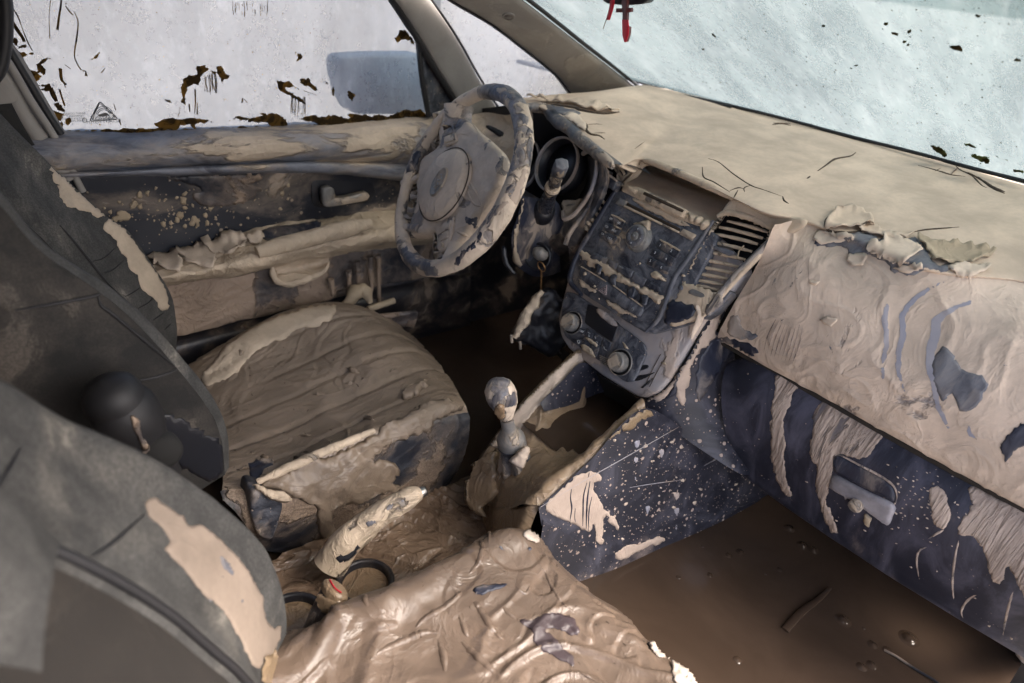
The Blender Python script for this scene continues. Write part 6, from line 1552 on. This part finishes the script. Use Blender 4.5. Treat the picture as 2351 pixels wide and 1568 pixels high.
for i, (p, mt, cu_, hh) in enumerate([([C8(1800, 390), C8(1900, 388), C8(2000, 400), C8(2070, 430), C8(2060, 500), C8(1980, 480), C8(1900, 440), C8(1830, 420)], 'pale_patch', .008, .003), ([C8(1770, 460), C8(1830, 420), C8(1950, 470), C8(2060, 510), C8(2050, 545), C8(1940, 560), C8(1920, 620), C8(1860, 600), C8(1830, 560), C8(1880, 500)], 'pale_patch', .003, .003),
    ([C8(2060, 440), C8(2160, 480), C8(2260, 560), C8(2351, 620), C8(2351, 650), C8(2230, 590), C8(2110, 540)], 'dry_patch', .006, .003),
    ([(1490, 1470), (1530, 1440), (1560, 1440), (1600, 1470), (1640, 1520), (1670, 1570), (1560, 1580), (1540, 1520), (1500, 1500)], 'pale_patch', .004, .003), ([(1580, 1455), (1620, 1470), (1660, 1500), (1640, 1520), (1600, 1490)], 'flake', .010, .004), ([(1680, 1560), (1700, 1540), (1730, 1550), (1720, 1590), (1680, 1600)], 'flake', .010, .004)]):
    film('pale_mud_flake', p, M[mt], ph, pc_, h=hh, edge=4, step=5, jit=3, curl=cu_, seed=i+80, thick=.002, rough=.003)
rdg = []
for i, (p, w_) in enumerate([([(1490, 990), (1540, 1060), (1620, 1180), (1740, 1320)], .010), ([(1400, 1080), (1440, 1200), (1470, 1270)], .008), ([(1690, 1030), (1740, 1090), (1830, 1150)], .008), ([(1930, 730), (1990, 830), (2030, 920), (2110, 1030), (2220, 1120)], .006), ([(1080, 1230), (1160, 1140), (1290, 1060), (1390, 980), (1430, 920)], .009), ([(750, 1440), (900, 1340), (1080, 1260), (1180, 1220), (1330, 1230)], .010), ([(1540, 560), (1560, 660), (1530, 760), (1440, 860)], .009), ([(1240, 610), (1350, 540), (1470, 500)], .010), ([(1260, 1250), (1300, 1380), (1310, 1500)], .011), ([(1400, 1260), (1480, 1340), (1600, 1450), (1700, 1530)], .010), ([(1090, 780), (1140, 760), (1200, 690)], .008), ([(780, 940), (770, 1000), (800, 1060)], .008), ([(2170, 1460), (2260, 1510), (2340, 1560)], .004), ([(1600, 640), (1610, 560), (1640, 500)], .005), ([(1780, 900), (1850, 960), (1890, 890)], .006)]):
    k = strip('r', [C8(*a) for a in p], w_*.6, M['pcushion'], ph, pc_, h=-w_*.28, seed=i*3)
    if k: rdg.append(k)
join_meshes('mud_ridges', rdg)
film('wiped_streak', [C8(1300, 620), C8(1380, 560), C8(1470, 520), C8(1460, 545), C8(1380, 600), C8(1310, 632)], M['wipe'], ph, pc_, h=.001, edge=2, step=4, jit=2)
film('wiped_streak', [C8(1660, 620), C8(1690, 650), C8(1735, 645), C8(1765, 520), C8(1745, 600), C8(1720, 665), C8(1670, 660)], M['wipe'], ph, pc_, h=.001, edge=1, step=4, jit=2)
for c_ in ((1520, 960), (1080, 720), (1880, 660)):
    film('wiped_streak', blob_poly(*C8(*c_), 9, 5, .3), M['wipe_dark'], ph, pc_, h=.001, edge=1, step=3, jit=2)
# backrest
B = [
 WY(-.115, [(-90, 880), (40, 945), (200, 1020), (370, 1105), (500, 1195), (590, 1290), (635, 1400), (638, 1500), (625, 1620)]),
 WY(-.140, [(-90, 845), (20, 888), (110, 947), (255, 1010), (405, 1092), (535, 1185), (612, 1272), (655, 1392), (656, 1500), (640, 1640)][:9]),
 WY(-.180, [(-90, 960), (60, 1020), (190, 1090), (330, 1170), (460, 1265), (560, 1370), (615, 1460), (635, 1545), (630, 1640)]),
 WY(-.215, [(-90, 1080), (60, 1130), (180, 1180), (310, 1250), (430, 1350), (520, 1440), (580, 1520), (610, 1590), (615, 1680)]),
 WY(-.245, [(-90, 1180), (68, 1226), (160, 1258), (290, 1325), (405, 1402), (490, 1476), (556, 1535), (600, 1600), (610, 1720)]),
]
pb = surf('backrest_bolster', [[p+V((-.08, .01, -.03)) for p in B[0]]]+B+[[p+V((-.014, -.01, 0)) for p in B[4]]], 70, 160, M['fabric'], ps, dsp(.0015, 14, 2))
I0 = [p+V((-.014, -.008, 0)) for p in B[4]]
surf('backrest_insert', [I0, [p+V((-.012, -.08, -.004)) for p in I0], [p+V((-.01, -.18, -.004)) for p in I0], [p+V((.01, -.26, 0)) for p in I0]], 20, 80, M['insert'], ps, dsp(.001, 14, 2))
up_ = WY(-.25, [(-60, 1150), (-10, 1180), (40, 1215), (75, 1240)])
surf('backrest_top', [[W(x, y, y=-.27) for x, y in [(-80, 1130), (0, 1170), (60, 1230), (92, 1262)]], [W(x, y, y=-.31) for x, y in [(-80, 1300), (0, 1330), (55, 1350), (75, 1360)]], [W(x, y, y=-.34) for x, y in [(-80, 1600), (0, 1600), (55, 1600), (66, 1600)]]], 20, 20, M['fabric'], ps, lambda p, u, v: .012+.002*fbm(p, 14, 2))
tube('seam', [p+V((-.004, -.004, 0)) for p in B[4][1:]], .0045, M['rubber'], ps, seg=8, steps=50)
pbh = on_objs(pb)
film('mud_patch', [C7(975, 350), C7(990, 318), C7(1040, 320), C7(1110, 360), C7(1180, 410), C7(1240, 450), C7(1260, 510), C7(1310, 495), C7(1370, 510), C7(1460, 570), C7(1530, 650), C7(1620, 740), C7(1690, 850), C7(1740, 930), C7(1770, 1030), C7(1790, 1130), C7(1830, 1190), C7(1890, 1160), C7(1885, 1240), C7(1870, 1300), C7(1830, 1370), C7(1780, 1390), C7(1750, 1470), C7(1690, 1440), C7(1640, 1340), C7(1560, 1180), C7(1480, 1060), C7(1360, 970), C7(1290, 880), C7(1210, 780), C7(1130, 700), C7(1100, 650), C7(1140, 620), C7(1100, 540), C7(1030, 480), C7(990, 430)], M['rag_seat'], pbh, pb, h=.0015, edge=3, step=8, jit=3)
film('mud_patch', [C7(1770, 1390), C7(1830, 1350), C7(1845, 1310), C7(1860, 1370), C7(1915, 1400), C7(1920, 1560), C7(1760, 1568), C7(1750, 1480)], M['rag_wet'], pbh, pb, h=.003, edge=3, step=7, jit=3)
for i, p in enumerate([[(1465, 700), (1490, 710), (1545, 780), (1560, 850), (1510, 810), (1470, 760)], [(1600, 1000), (1635, 1005), (1625, 1025), (1600, 1020)], [(1450, 830), (1490, 850), (1480, 870)], [(1400, 990), (1420, 1000), (1410, 1020)]]):
    film('bare_patch', [C7(*a) for a in p], M['bare'], pbh, pb, h=.0025, edge=1, step=4, jit=2, seed=i)
sm_ = [strip('m', [C7(*a) for a in p], .0018, M['rubber'], pbh, pb, h=.0002, seed=i) for i, p in enumerate([[(620, 710), (780, 600), (970, 430)], [(-40, 280), (60, 120), (140, -20)]])]
join_meshes('stitch_seams', [k for k in sm_ if k])

# ================================================================== tunnel, console box, gear lever, handbrake
tun = thing('center_tunnel', 'low console between the seats drowned in glossy wet mud with splattered dark side panels', 'console', (.4, 0, .05))
# side panel facing the passenger
P1 = [W(1236, 1165, y=-.140), W(1320, 1090, y=-.142), W(1400, 1012, y=-.146), W(1480, 938, y=-.150), W(1560, 985, y=-.165), W(1650, 1040, y=-.19), W(1712, 1092, y=-.22), W(1770, 1135, y=-.24)]
P3 = [W(1290, 1215, y=-.160), W(1340, 1245, y=-.175), W(1400, 1285, y=-.195), W(1442, 1296, y=-.205), W(1520, 1258, y=-.215), W(1600, 1215, y=-.225), W(1690, 1170, y=-.235), W(1775, 1140, y=-.245)]
P3 = [V((p.x, p.y, min(p.z, .10))) for p in P3]
Tt = [W(1236, 1165, y=-.140), W(1300, 1107, y=-.1415), W(1370, 1041, y=-.1445), W(1480, 938, y=-.150)]
Bt = [W(1275, 1240, y=-.165), W(1441, 1297, y=-.200), W(1600, 1216, y=-.225), W(1790, 1128, y=-.25)]
Rt = W(1712, 1090, y=-.22)
rows = []
for i in range(7):
    t = i/6
    rows.append([cr([Tt[0], Tt[1], Tt[2], Tt[3], W(1600, 1010, y=-.175), W(1712, 1088, y=-.215), W(1790, 1128, y=-.25)], j/12)*(1-t)+cr([W(1245, 1215, y=-.15), W(1340, 1262, y=-.175), W(1441, 1298, y=-.200), W(1530, 1255, y=-.213), W(1620, 1210, y=-.228), W(1700, 1172, y=-.24), W(1795, 1132, y=-.25)], j/12)*t for j in range(13)])
rows.append([V((p.x, p.y-.002, .03)) for p in rows[-1]])
sp_ = surf('side_panel', rows, 90, 140, M['side_panel'], tun, dsp(.0008, 8, 2))
sph = on_objs(sp_)
film('mud_sheet', [CE(300, 850), CE(420, 780), CE(540, 750), CE(600, 780), (C := CE(605, 830)), CE(545, 850), CE(535, 900), CE(580, 960), CE(605, 1030), CE(650, 1080), CE(700, 1110), CE(760, 1220), CE(750, 1250), CE(700, 1190), CE(660, 1170), CE(640, 1110), CE(615, 1130), CE(610, 1320), CE(560, 1300), CE(540, 1180), CE(520, 1170), CE(510, 1230), CE(400, 1180), CE(280, 1130), CE(150, 1050), CE(230, 920)], M['rag'], sph, sp_, h=.0012, edge=2, step=6, jit=3)
film('mud_sheet', [CE(700, 1400), CE(740, 1370), CE(800, 1330), CE(850, 1330), CE(960, 1300), CE(1040, 1265), CE(1110, 1275), CE(1080, 1310), CE(960, 1350), CE(860, 1400), CE(760, 1450)], M['rag'], sph, sp_, h=.0012, edge=2, step=5, jit=3)
film('mud_sheet', [CE(940, 262), CE(1030, 320), CE(980, 330), CE(900, 360), CE(860, 400), CE(800, 440), CE(760, 450), CE(700, 490), CE(640, 520), CE(600, 560), CE(580, 610), CE(500, 660), CE(430, 700), CE(440, 760), CE(380, 770), CE(300, 820), CE(200, 830), CE(190, 960), CE(110, 990), CE(60, 1020), CE(200, 850), CE(460, 640), CE(700, 430)], M['rag_wet'], sph, sp_, h=.0012, edge=2, step=6, jit=5)
sp = []
rs6 = random.Random(9)
for k in range(360):
    x = rs6.uniform(560, 1750); y = rs6.uniform(420, 1320)
    r_ = rs6.choice([1, 1, 1, 1.4, 2, 2.6, 4])*.55
    if rs6.random() < .04: r_ = 4.5
    f_ = film('s', blob_poly(*CE(x, y), r_*1.1, r_*rs6.uniform(.5, 1), rs6.uniform(-1, .4), 7, rs6), M['dash_face'], sph, sp_, h=.0008, edge=1.2, step=3.5, jit=.3)
    if f_: sp.append(f_)
join_meshes('mud_specks', sp)
ck = [strip('c', [CE(*a) for a in p], w_, M['bare_dark'], sph, sp_, h=.0016, seed=i) for i, (p, w_) in enumerate([([(360, 890), (352, 960), (362, 1040), (350, 1130), (362, 1170)], .0014), ([(390, 1040), (385, 1110), (392, 1150)], .0011), ([(480, 840), (455, 940), (450, 1060), (448, 1180)], .0015), ([(505, 830), (485, 960), (478, 1080), (475, 1200)], .0018), ([(520, 950), (497, 1060), (492, 1220)], .0012), ([(500, 760), (490, 800)], .0008)])]
join_meshes('drying_cracks', [k for k in ck if k])
ln = [strip('l', [CE(*a) for a in p], .0009, M['bezel'], sph, sp_, h=.0012, seed=i) for i, p in enumerate([[(100, 1045), (400, 860), (700, 690), (1000, 520), (1225, 392)], [(1400, 710), (1550, 628)], [(820, 880), (1000, 850), (1230, 820)]])]
join_meshes('mould_lines', [k for k in ln if k])
dr_ = []
for (x, y, l) in [(870, 650, 260), (1070, 590, 110), (960, 1030, 230), (1190, 930, 180), (1190, 1050, 180), (875, 520, 60)]:
    dr_.append(film('d', [CE(x-22, y), CE(x+22, y-10), CE(x+18, y+30), CE(x+5, y+60), CE(x-2, y+l), CE(x-12, y+l), CE(x-8, y+60), CE(x-20, y+30)], M['stripe'], sph, sp_, h=.0008, edge=1.2, step=4, jit=1.2))
join_meshes('drip_stains', [k for k in dr_ if k])
# top of the console: raised rails and the mud filled tray
railR = [W(x, y, y=yy) for (x, y), yy in zip([(1238, 1163), (1300, 1107), (1370, 1041), (1482, 936)], [-.138, -.139, -.142, -.147])]
railR2 = [W(x, y, y=yy) for (x, y), yy in zip([(1205, 1160), (1262, 1100), (1335, 1038), (1470, 925)], [-.118, -.119, -.122, -.127])]
railL = [W(x, y, y=.075) for x, y in [(1072, 1150), (1095, 1075), (1150, 990), (1215, 912), (1265, 862), (1318, 812)]]
railL2 = [W(x, y, y=.055) for x, y in [(1100, 1150), (1118, 1070), (1178, 992), (1245, 915), (1290, 868), (1345, 826)]]
ts = [0, .1, .2, .3, .4, .5, .6, .7, .8, .9, 1]
def at_(P, t): return cr(P, t)
def drop(t, k):
    r5 = at_(railR2, .5).z
    return V((0, 0, k*(-.012-.024*t) if t < .45 else k*(-.0228)-max(0, at_(railR2, t).z-at_(railR2, .45).z)-k*.06*(t-.45)))
rows = [[at_(railL, t)+V((0, .004, -.09)) for t in ts], [at_(railL, t)+V((0, .002, 0)) for t in ts], [at_(railL2, t)+V((0, 0, .002)) for t in ts],
        [at_(railL2, t)*.8+at_(railR2, t)*.2+drop(t, .7) for t in ts], [at_(railL2, t)*.5+at_(railR2, t)*.5+drop(t, 1.) for t in ts],
        [at_(railL2, t)*.2+at_(railR2, t)*.8+drop(t, .7) for t in ts], [at_(railR2, t)+V((0, 0, .0)) for t in ts], [at_(railR, t)+V((0, .001, .001)) for t in ts], [at_(railR, t)+V((0, .0, -.01)) for t in ts]]
def tdisp(p, u, v):
    k = 1 if .25 < u < .85 else .3
    e = .006*fbm(p, 10, 4)
    q = V((p.x*10, p.y*18, 2))+V((1, 1, 0))*noise.noise(p*7)*2
    return k*(e+.007*max(0, 1-abs(noise.noise(q))*5)*max(0, .4+noise.noise(p*6)))
tt = surf('console_top', rows, 110, 150, M['tray'], tun, tdisp)
film('dry_rail', [(1118, 1010), (1170, 955), (1230, 885), (1310, 815), (1345, 822), (1290, 880), (1240, 930), (1180, 1000), (1150, 1030)], M['dash_face'], on_objs(tt), tun, h=.001, edge=2, step=5, jit=2.5)
surf('tray_side', [[W(x, y, y=.045) for x, y in [(1240, 925), (1290, 875), (1340, 832), (1400, 872)]], [W(x, y, y=.03) for x, y in [(1250, 945), (1310, 930), (1370, 905), (1430, 890)]]], 10, 20, M['side_panel'], tun, dsp(.001, 12, 2))
# brown puddle in the tray under the stack
hp_ = W(1420, 905, y=-.02)
pz = (at_(railL2, .6)*.5+at_(railR2, .6)*.5+drop(.6, 1.)).z+.004
trw = mesh('tray_puddle', [(.52, -.115, pz), (.84, -.12, pz), (.84, .05, pz), (.52, .045, pz)], [(0, 1, 2, 3)], M['water'], tun, smooth=False)
surf('tunnel_front', [[W(x, y, x=.70) for x, y in [(1290, 800), (1360, 850), (1440, 900), (1530, 960)]], [W(x, y, x=.76) for x, y in [(1290, 900), (1360, 930), (1440, 960), (1500, 1010)]]], 8, 16, M['shade'], tun)
# left wall of the console and rear end
surf('side_panel', [[at_(railL, t)+V((0, .006, .0)) for t in ts], [at_(railL, t)+V((0, .012, -.08)) for t in ts], [V((at_(railL, t).x, .09, .03)) for t in ts]], 20, 40, M['tray'], tun, dsp(.003, 12, 3))
RE0 = [r[0]+V((.006, 0, 0)) for r in rows[1:8]]
RE = [RE0, [q+V((-.008, 0, -.012)) for q in RE0], [q+V((-.022, 0, -.07)) for q in RE0], [q+V((-.03, 0, -.17)) for q in RE0]]
surf('console_rear', RE, 20, 40, M['tray'], tun, dsp(.004, 12, 3))
# crusted mud tongue on the left shoulder
film('mud_flake', [CB(385, 1180), CB(400, 1030), CB(460, 900), CB(560, 830), CB(650, 800), CB(640, 900), CB(655, 1000), CB(640, 1060), CB(655, 1150), CB(620, 1220), CB(560, 1270), CB(520, 1300), CB(530, 1380), CB(440, 1340), CB(380, 1290)], M['tray'], on_plane(W(1110, 1100, y=.04), (-.75, .1, .6)), tun, h=.007, edge=4, step=6, jit=3, thick=.006, rough=.004)
# ---- gear lever
gb_ = W(1190, 1095, y=-.01)
gl_ = thing('gear_lever', 'gear lever with mud streaked knob and chrome collar above a crumpled boot', 'gear lever', gb_)
gk = W(1154, 920, y=.005)
gn2 = W(1172, 1003, y=.0)
gd = (gk-gn2).normalized()
knob = lathe('knob', [(.0125, -.036), (.0150, -.034), (.0175, -.025), (.0225, -.012), (.0275, .002), (.0295, .014), (.0285, .024), (.0235, .034), (.013, .041), (0, .0425)], gk, gd, M['wheel'], gl_, seg=44, sx=1.0, sy=.88, disp=lambda p: .0018*fbm(p, 40, 3)+.0010*max(0, 1-abs(noise.noise(p*60))*5))
kh_ = on_objs(knob)
for i, (p, mt) in enumerate([([(590, 330), (640, 270), (720, 220), (760, 230), (750, 280), (680, 340), (610, 400)], 'wipe'), ([(700, 350), (760, 280), (800, 250), (845, 310), (840, 370), (790, 390), (720, 400)], 'wipe_dark'), ([(620, 490), (680, 530), (740, 520), (745, 560), (700, 600), (640, 590)], 'wipe_dark')]):
    film('wiped_patch', [CB(*q) for q in p], M[mt], kh_, knob, h=.0008, edge=1.5, step=3.5, jit=2, seed=i)
film('mud_clot', [CB(*q) for q in [(620, 420), (660, 370), (710, 380), (712, 440), (720, 480), (690, 510), (640, 500)]], M['tunnel'], kh_, knob, h=.004, edge=4, step=3.5, jit=1, rough=.003)
lathe('chrome_collar', [(.0115, .046), (.0118, .030), (.0130, .017), (.0205, .007), (.0245, -.001), (.0255, -.009), (.0245, -.013), (.0255, -.015), (.0235, -.020)], gn2, gd, M['silver'], gl_, seg=44, cap=False)
lathe('collar_ring', [(.0245, -.018), (.0262, -.020), (.0250, -.0225), (.0205, -.024)], gn2, gd, M['trim'], gl_, seg=40)
bt = gn2-gd*.022
def boot_r(p):
    a = math.atan2((p-bt).y, (p-bt).x)
    k = min(1, (bt-p).length/.08)
    return k*(.007*math.sin(5*a+p.z*60)+.006*fbm(p, 25, 3))
tube('boot', [bt-gd*.004, bt-gd*.018+V((0, 0, -.004)), bt-gd*.04+V((.004, 0, -.010)), gb_+V((.004, 0, .012)), gb_+V((.006, 0, -.02))], [.019, .023, .029, .034, .042], M['trim'], gl_, seg=48, steps=40, disp=boot_r)
film('boot_fold', [CB(*q) for q in [(750, 880), (860, 770), (910, 740), (940, 780), (925, 850), (880, 950), (830, 940), (770, 900)]], M['dash_face'], on_plane(W(1190, 1050, y=-.035), (-.6, -.6, .4)), gl_, h=.008, edge=9, step=4, jit=1, rough=.004, thick=.004)

# ---- mud bed between the seats
bed_z = .150
rows = []
for i in range(8):
    rows.append([V((-.12+.62*j/7, .13-.27*i/7, bed_z+(.03 if j < 2 else 0)-.004*j)) for j in range(8)])
def bdisp(p, u, v):
    q = V((p.x*11+p.y*6, p.y*17, 1))+V((1, 1, 0))*noise.noise(p*8)*2
    f = (noise.noise(q*.45)+.4*noise.noise(q))*3
    f -= math.floor(f)
    return .014*fbm(p, 8, 4)+.010*(f if f < .9 else (1-f)*9)+.014*max(0, 1-abs(noise.noise(q*.7+V((4, 4, 4))))*4)*max(0, .3+noise.noise(p*7))
bed = surf('mud_bed', rows, 120, 170, M['wetmud'], tun, bdisp, toward=V((.2, 0, 1)))
for i, (cx, cy, rr_) in enumerate([(838, 1338, .037), (672, 1425, .040)]):
    c_ = W(cx, cy, z=.178)
    lathe('cup_holder', [(rr_+.010, -.03), (rr_+.009, .004), (rr_+.004, .008), (rr_, .004), (rr_-.001, -.03)], c_, (0, 0, 1), M['dark'], tun, seg=48, cap=False)
    lathe('cup_mud', [(0, -.006), (rr_*.5, -.0055), (rr_-.001, -.006)], c_, (0, 0, 1), M['tunnel'], tun, seg=40)
# ---- handbrake
hb = thing('handbrake', 'raised handbrake lever wrapped in mud with a clean metal button at its tip', 'handbrake', W(760, 1290, y=.03))
tip = W(962, 1133, y=.02)
hpts = [W(758, 1300, y=.03), W(790, 1250, y=.03), W(830, 1215, y=.028), W(870, 1182, y=.025), W(915, 1156, y=.022), W(945, 1140, y=.02), tip]
hbar = tube('lever_grip', hpts, [.028, .025, .0225, .0205, .0185, .0165, .0125], M['armrest'], hb, seg=26, steps=70, disp=lambda p: .0022*fbm(p, 20, 3)+.0010*max(0, 1-abs(noise.noise(p*35))*6))
dirh = (tip-hpts[4]).normalized()
lathe('release_button', [(.0095, -.006), (.0092, .006), (.0075, .009), (0, .0095)], tip+dirh*.004, dirh, M['chrome'], hb, seg=24)
hh_ = on_objs(hbar)
for i, p in enumerate([[(915, 380), (960, 345), (970, 370), (925, 410)], [(990, 335), (1050, 315), (1040, 335), (1000, 345)], [(775, 490), (820, 465), (860, 475), (800, 520)], [(945, 430), (965, 425), (955, 450)]]):
    film('wiped_patch', [C8(*q) for q in p], M['wipe'], hh_, hbar, h=.0008, edge=1.2, step=3.5, jit=2, seed=i)
film('brake_gaiter', [C8(*q) for q in [(580, 690), (640, 640), (740, 590), (740, 640), (690, 720), (620, 750), (580, 740)]], M['black'], on_plane(W(800, 1265, y=.01), (-.3, -.8, .5)), hb, h=.004, edge=4, step=5, jit=3)
# belt buckle standing by the passenger seat
bk = thing('seat_buckle', 'mud capped seat belt buckle standing between passenger seat and cup holder', 'seat belt buckle', W(735, 1450, y=-.11))
b0, b1 = W(712, 1475, y=-.105), W(768, 1358, y=-.10)
bd = (b1-b0).normalized()
a1, a2, _ = frame_of(bd)
bb = tube('buckle_body', [b0-bd*.02, b0.lerp(b1, .3), b0.lerp(b1, .7), b1], [.018, .0205, .021, .0205], M['bare_dark'], bk, seg=26, steps=20, flat=(1, .62), disp=lambda p: .001*fbm(p, 30, 2))
tube('buckle_cap', [b1-bd*.004, b1+bd*.003, b1+bd*.007], [.0225, .0225, .018], M['tray'], bk, seg=26, steps=10, flat=(1, .66), disp=lambda p: .0015*fbm(p, 40, 2))
film('mud_coat', [C8(*q) for q in [(470, 960), (560, 1000), (660, 985), (620, 1050), (560, 1100), (480, 1080), (455, 1020)]], M['tray'], on_objs(bb), bk, h=.003, edge=3, step=4, jit=2)
tube('red_scrap', [b1+bd*.0085+a1*x+a2*y for x, y in ((-.014, .003), (-.006, .006), (.004, .005), (.014, .002))], .0011, M['red'], bk, seg=6, steps=12)

# ================================================================== flood water and floor
wat = mesh('muddy_water', [(-.9, -.74, .105), (1.42, -.74, .105), (1.42, .74, .105), (-.9, .74, .105)], [(0, 1, 2, 3)], M['water'], None, smooth=False, loc=(.3, 0, .105))
tag(wat, 'brown muddy water standing in the footwells', kind='structure')
rb_ = []
for (cx, cy, r_) in [(215, 215+3, 0), (1660, 1272, 0), (1673, 1275, .0045), (1699, 1267, .0055), (1597+16, 1254, .002), (1936, 1424, .010), (2087, 1466, .012), (2003, 1480, .006), (1978, 1531, .006), (2001, 1527, .006), (2037, 1492, .005), (1842, 1252, .008), (1868, 1263, .007), (1812, 1213, .008), (1790, 1308, .004), (1693, 1515, .005), (1630, 1320, .004), (1558, 1325, .003), (1757, 1317, .002), (1983, 1442, .002)]:
    if r_ <= 0: continue
    c_ = W(cx, cy, z=.105)
    rb_.append(lathe('b', [(r_*1.7, -.0005), (r_*1.25, .0006), (r_, .0012), (r_*.85, r_*.25), (r_*.5, r_*.42), (0, r_*.48)], c_, (0, 0, 1), M['water'], None, seg=20, loc=(.6, -.4, .1)))
bub = join_meshes('mud_bubbles', rb_)
tag(bub, 'small mud bubbles dotted over the brown water of the passenger footwell', 'mud bubbles', kind='stuff')
stk = thing('sunken_stick', 'flat stick lying half sunk in the brown water below the glovebox', 'stick', W(1850, 1400, z=.105))
tube('stick_body', [W(1802, 1446, z=.108), W(1840, 1405, z=.110), W(1880, 1375, z=.108), W(1906, 1350, z=.112)], [.0075, .0075, .006, .004], M['water'], stk, seg=10, steps=16, flat=(1, .35))
twg = thing('water_twig', 'thin twig lying on the brown water near the bottom edge', 'twig', W(2090, 1530, z=.106))
tube('twig_body', [W(2030, 1492, z=.106), W(2060, 1508, z=.108), W(2100, 1535, z=.107), W(2150, 1565, z=.109), W(2190, 1600, z=.107)], .0022, M['dark'], twg, seg=6, steps=20)
# driver footwell: dark carpet, clutch of pedals and kick panel
fw_ = thing('footwell_lining', 'dark sodden carpet and kick panel of the driver footwell', 'carpet', (1.1, .35, .1))
surf('carpet', [[V((1.25, .72, .1)), V((1.25, .35, .1)), V((1.2, .02, .1))], [V((1.35, .72, .4)), V((1.35, .35, .4)), V((1.3, .02, .4))], [V((1.30, .72, .75)), V((1.30, .35, .75)), V((1.25, .02, .75))]], 10, 12, M['shade'], fw_)
surf('kick_panel', [[V((.85, .70, .08)), V((1.1, .69, .08)), V((1.3, .68, .08))], [V((.85, .70, .6)), V((1.1, .69, .6)), V((1.3, .68, .6))]], 6, 6, M['dark'], fw_)
surf('knee_panel', [[V((.80, .62, .60)), V((.82, .45, .58)), V((.80, .22, .58))], [V((.88, .62, .46)), V((.90, .45, .44)), V((.88, .22, .44))], [V((1.1, .62, .42)), V((1.1, .45, .42)), V((1.1, .22, .42))]], 10, 14, M['dark'], fw_)
for nm, cx, cy, w_, lb in (('brake_pedal', 1015, 735, .05, 'broad dark brake pedal in the shadowed driver footwell'), ('clutch_pedal', 925, 715, .045, 'muddy clutch pedal nearest the driver door')):
    pd = thing(nm, lb, 'pedal', W(cx, cy, x=.98))
    c_ = W(cx, cy, x=.98)
    box('pedal_pad', c_, (.02, w_, .06), M['dark'], pd, bev=.006, roty=-.5)
    tube('pedal_arm', [c_+V((.01, 0, .02)), c_+V((.06, 0, .14)), c_+V((.12, 0, .26))], .008, M['black'], pd, seg=8, steps=10)
dbr = thing('floor_debris', 'mud covered plank and rag piled by the sill beside the driver seat', 'debris', W(880, 700, y=.62))
tube('plank', [W(845, 710, y=.60), W(905, 690, y=.60)], .008, M['flake_dark'], dbr, seg=8)
tube('plank', [W(860, 728, y=.58), W(955, 718, y=.55)], .007, M['door_low'], dbr, seg=8)
tube('rag', [W(790, 700, y=.63), W(820, 670, y=.63), W(838, 665, y=.62), W(850, 695, y=.61)], [.010, .016, .014, .008], M['flake_dark'], dbr, seg=14, steps=20, disp=lambda p: .008*fbm(p, 30, 3))
surf('mud_trough', [[W(880, 725, y=.58), W(960, 715, y=.54)], [W(890, 745, y=.58), W(955, 740, y=.54)], [W(905, 750, y=.55), W(950, 752, y=.52)]], 8, 12, M['door_low'], dbr, dsp(.004, 30, 3))

# ================================================================== rear view mirror with hanging cross and ribbon
rm = thing('rearview_mirror', 'lower edge of the dark rear view mirror at the top of the windshield', 'mirror', W(1437, -20, x=.72))
mx = .72
plate('mirror_case', [W(x, y, x=mx) for x, y in [(1388, -60), (1386, 0), (1398, 8), (1440, 12), (1480, 9), (1492, -2), (1492, -60)]], (-1, -.2, -.1), -.02, .008, M['black'], rm, bev=.004, rnd=.2)
cx_ = thing('hanging_cross', 'small dark red cross hanging from the rear view mirror', 'cross', W(1437, 40, x=.70))
cp_ = [(1429, -10), (1443, -10), (1441, 18), (1451, 18), (1451, 27), (1442, 28), (1440, 58), (1447, 62), (1446, 78), (1440, 96), (1436, 96), (1433, 80), (1431, 60), (1431, 28), (1416, 28), (1416, 19), (1430, 19)]
plate('cross_body', [W(x, y, x=.70) for x, y in cp_], (-1, -.2, 0), -.004, .003, M['cross'], cx_, bev=.0008, rnd=.06)
plate('red_tip', [W(x, y, x=.70) for x, y in [(1431, 45), (1445, 45), (1447, 62), (1446, 80), (1440, 97), (1436, 97), (1432, 80)]], (-1, -.2, 0), .003, .0045, M['red'], cx_, bev=.0005, rnd=.1)
rbn = thing('red_ribbon', 'red ribbon hanging beside the cross from the mirror', 'ribbon', W(1398, 20, x=.70))
surf('ribbon_strip', [[W(x, y, x=.70) for x, y in [(1402, -20), (1399, 15), (1391, 46)]], [W(x, y, x=.70) for x, y in [(1413, -20), (1409, 15), (1400, 46)]]], 2, 10, M['red'], rbn, thick=.0006)
tube('ribbon_thread', [W(x, y, x=.70) for x, y in [(1392, 46), (1388, 56), (1385, 66)]], .0007, M['twig'], rbn, seg=5)
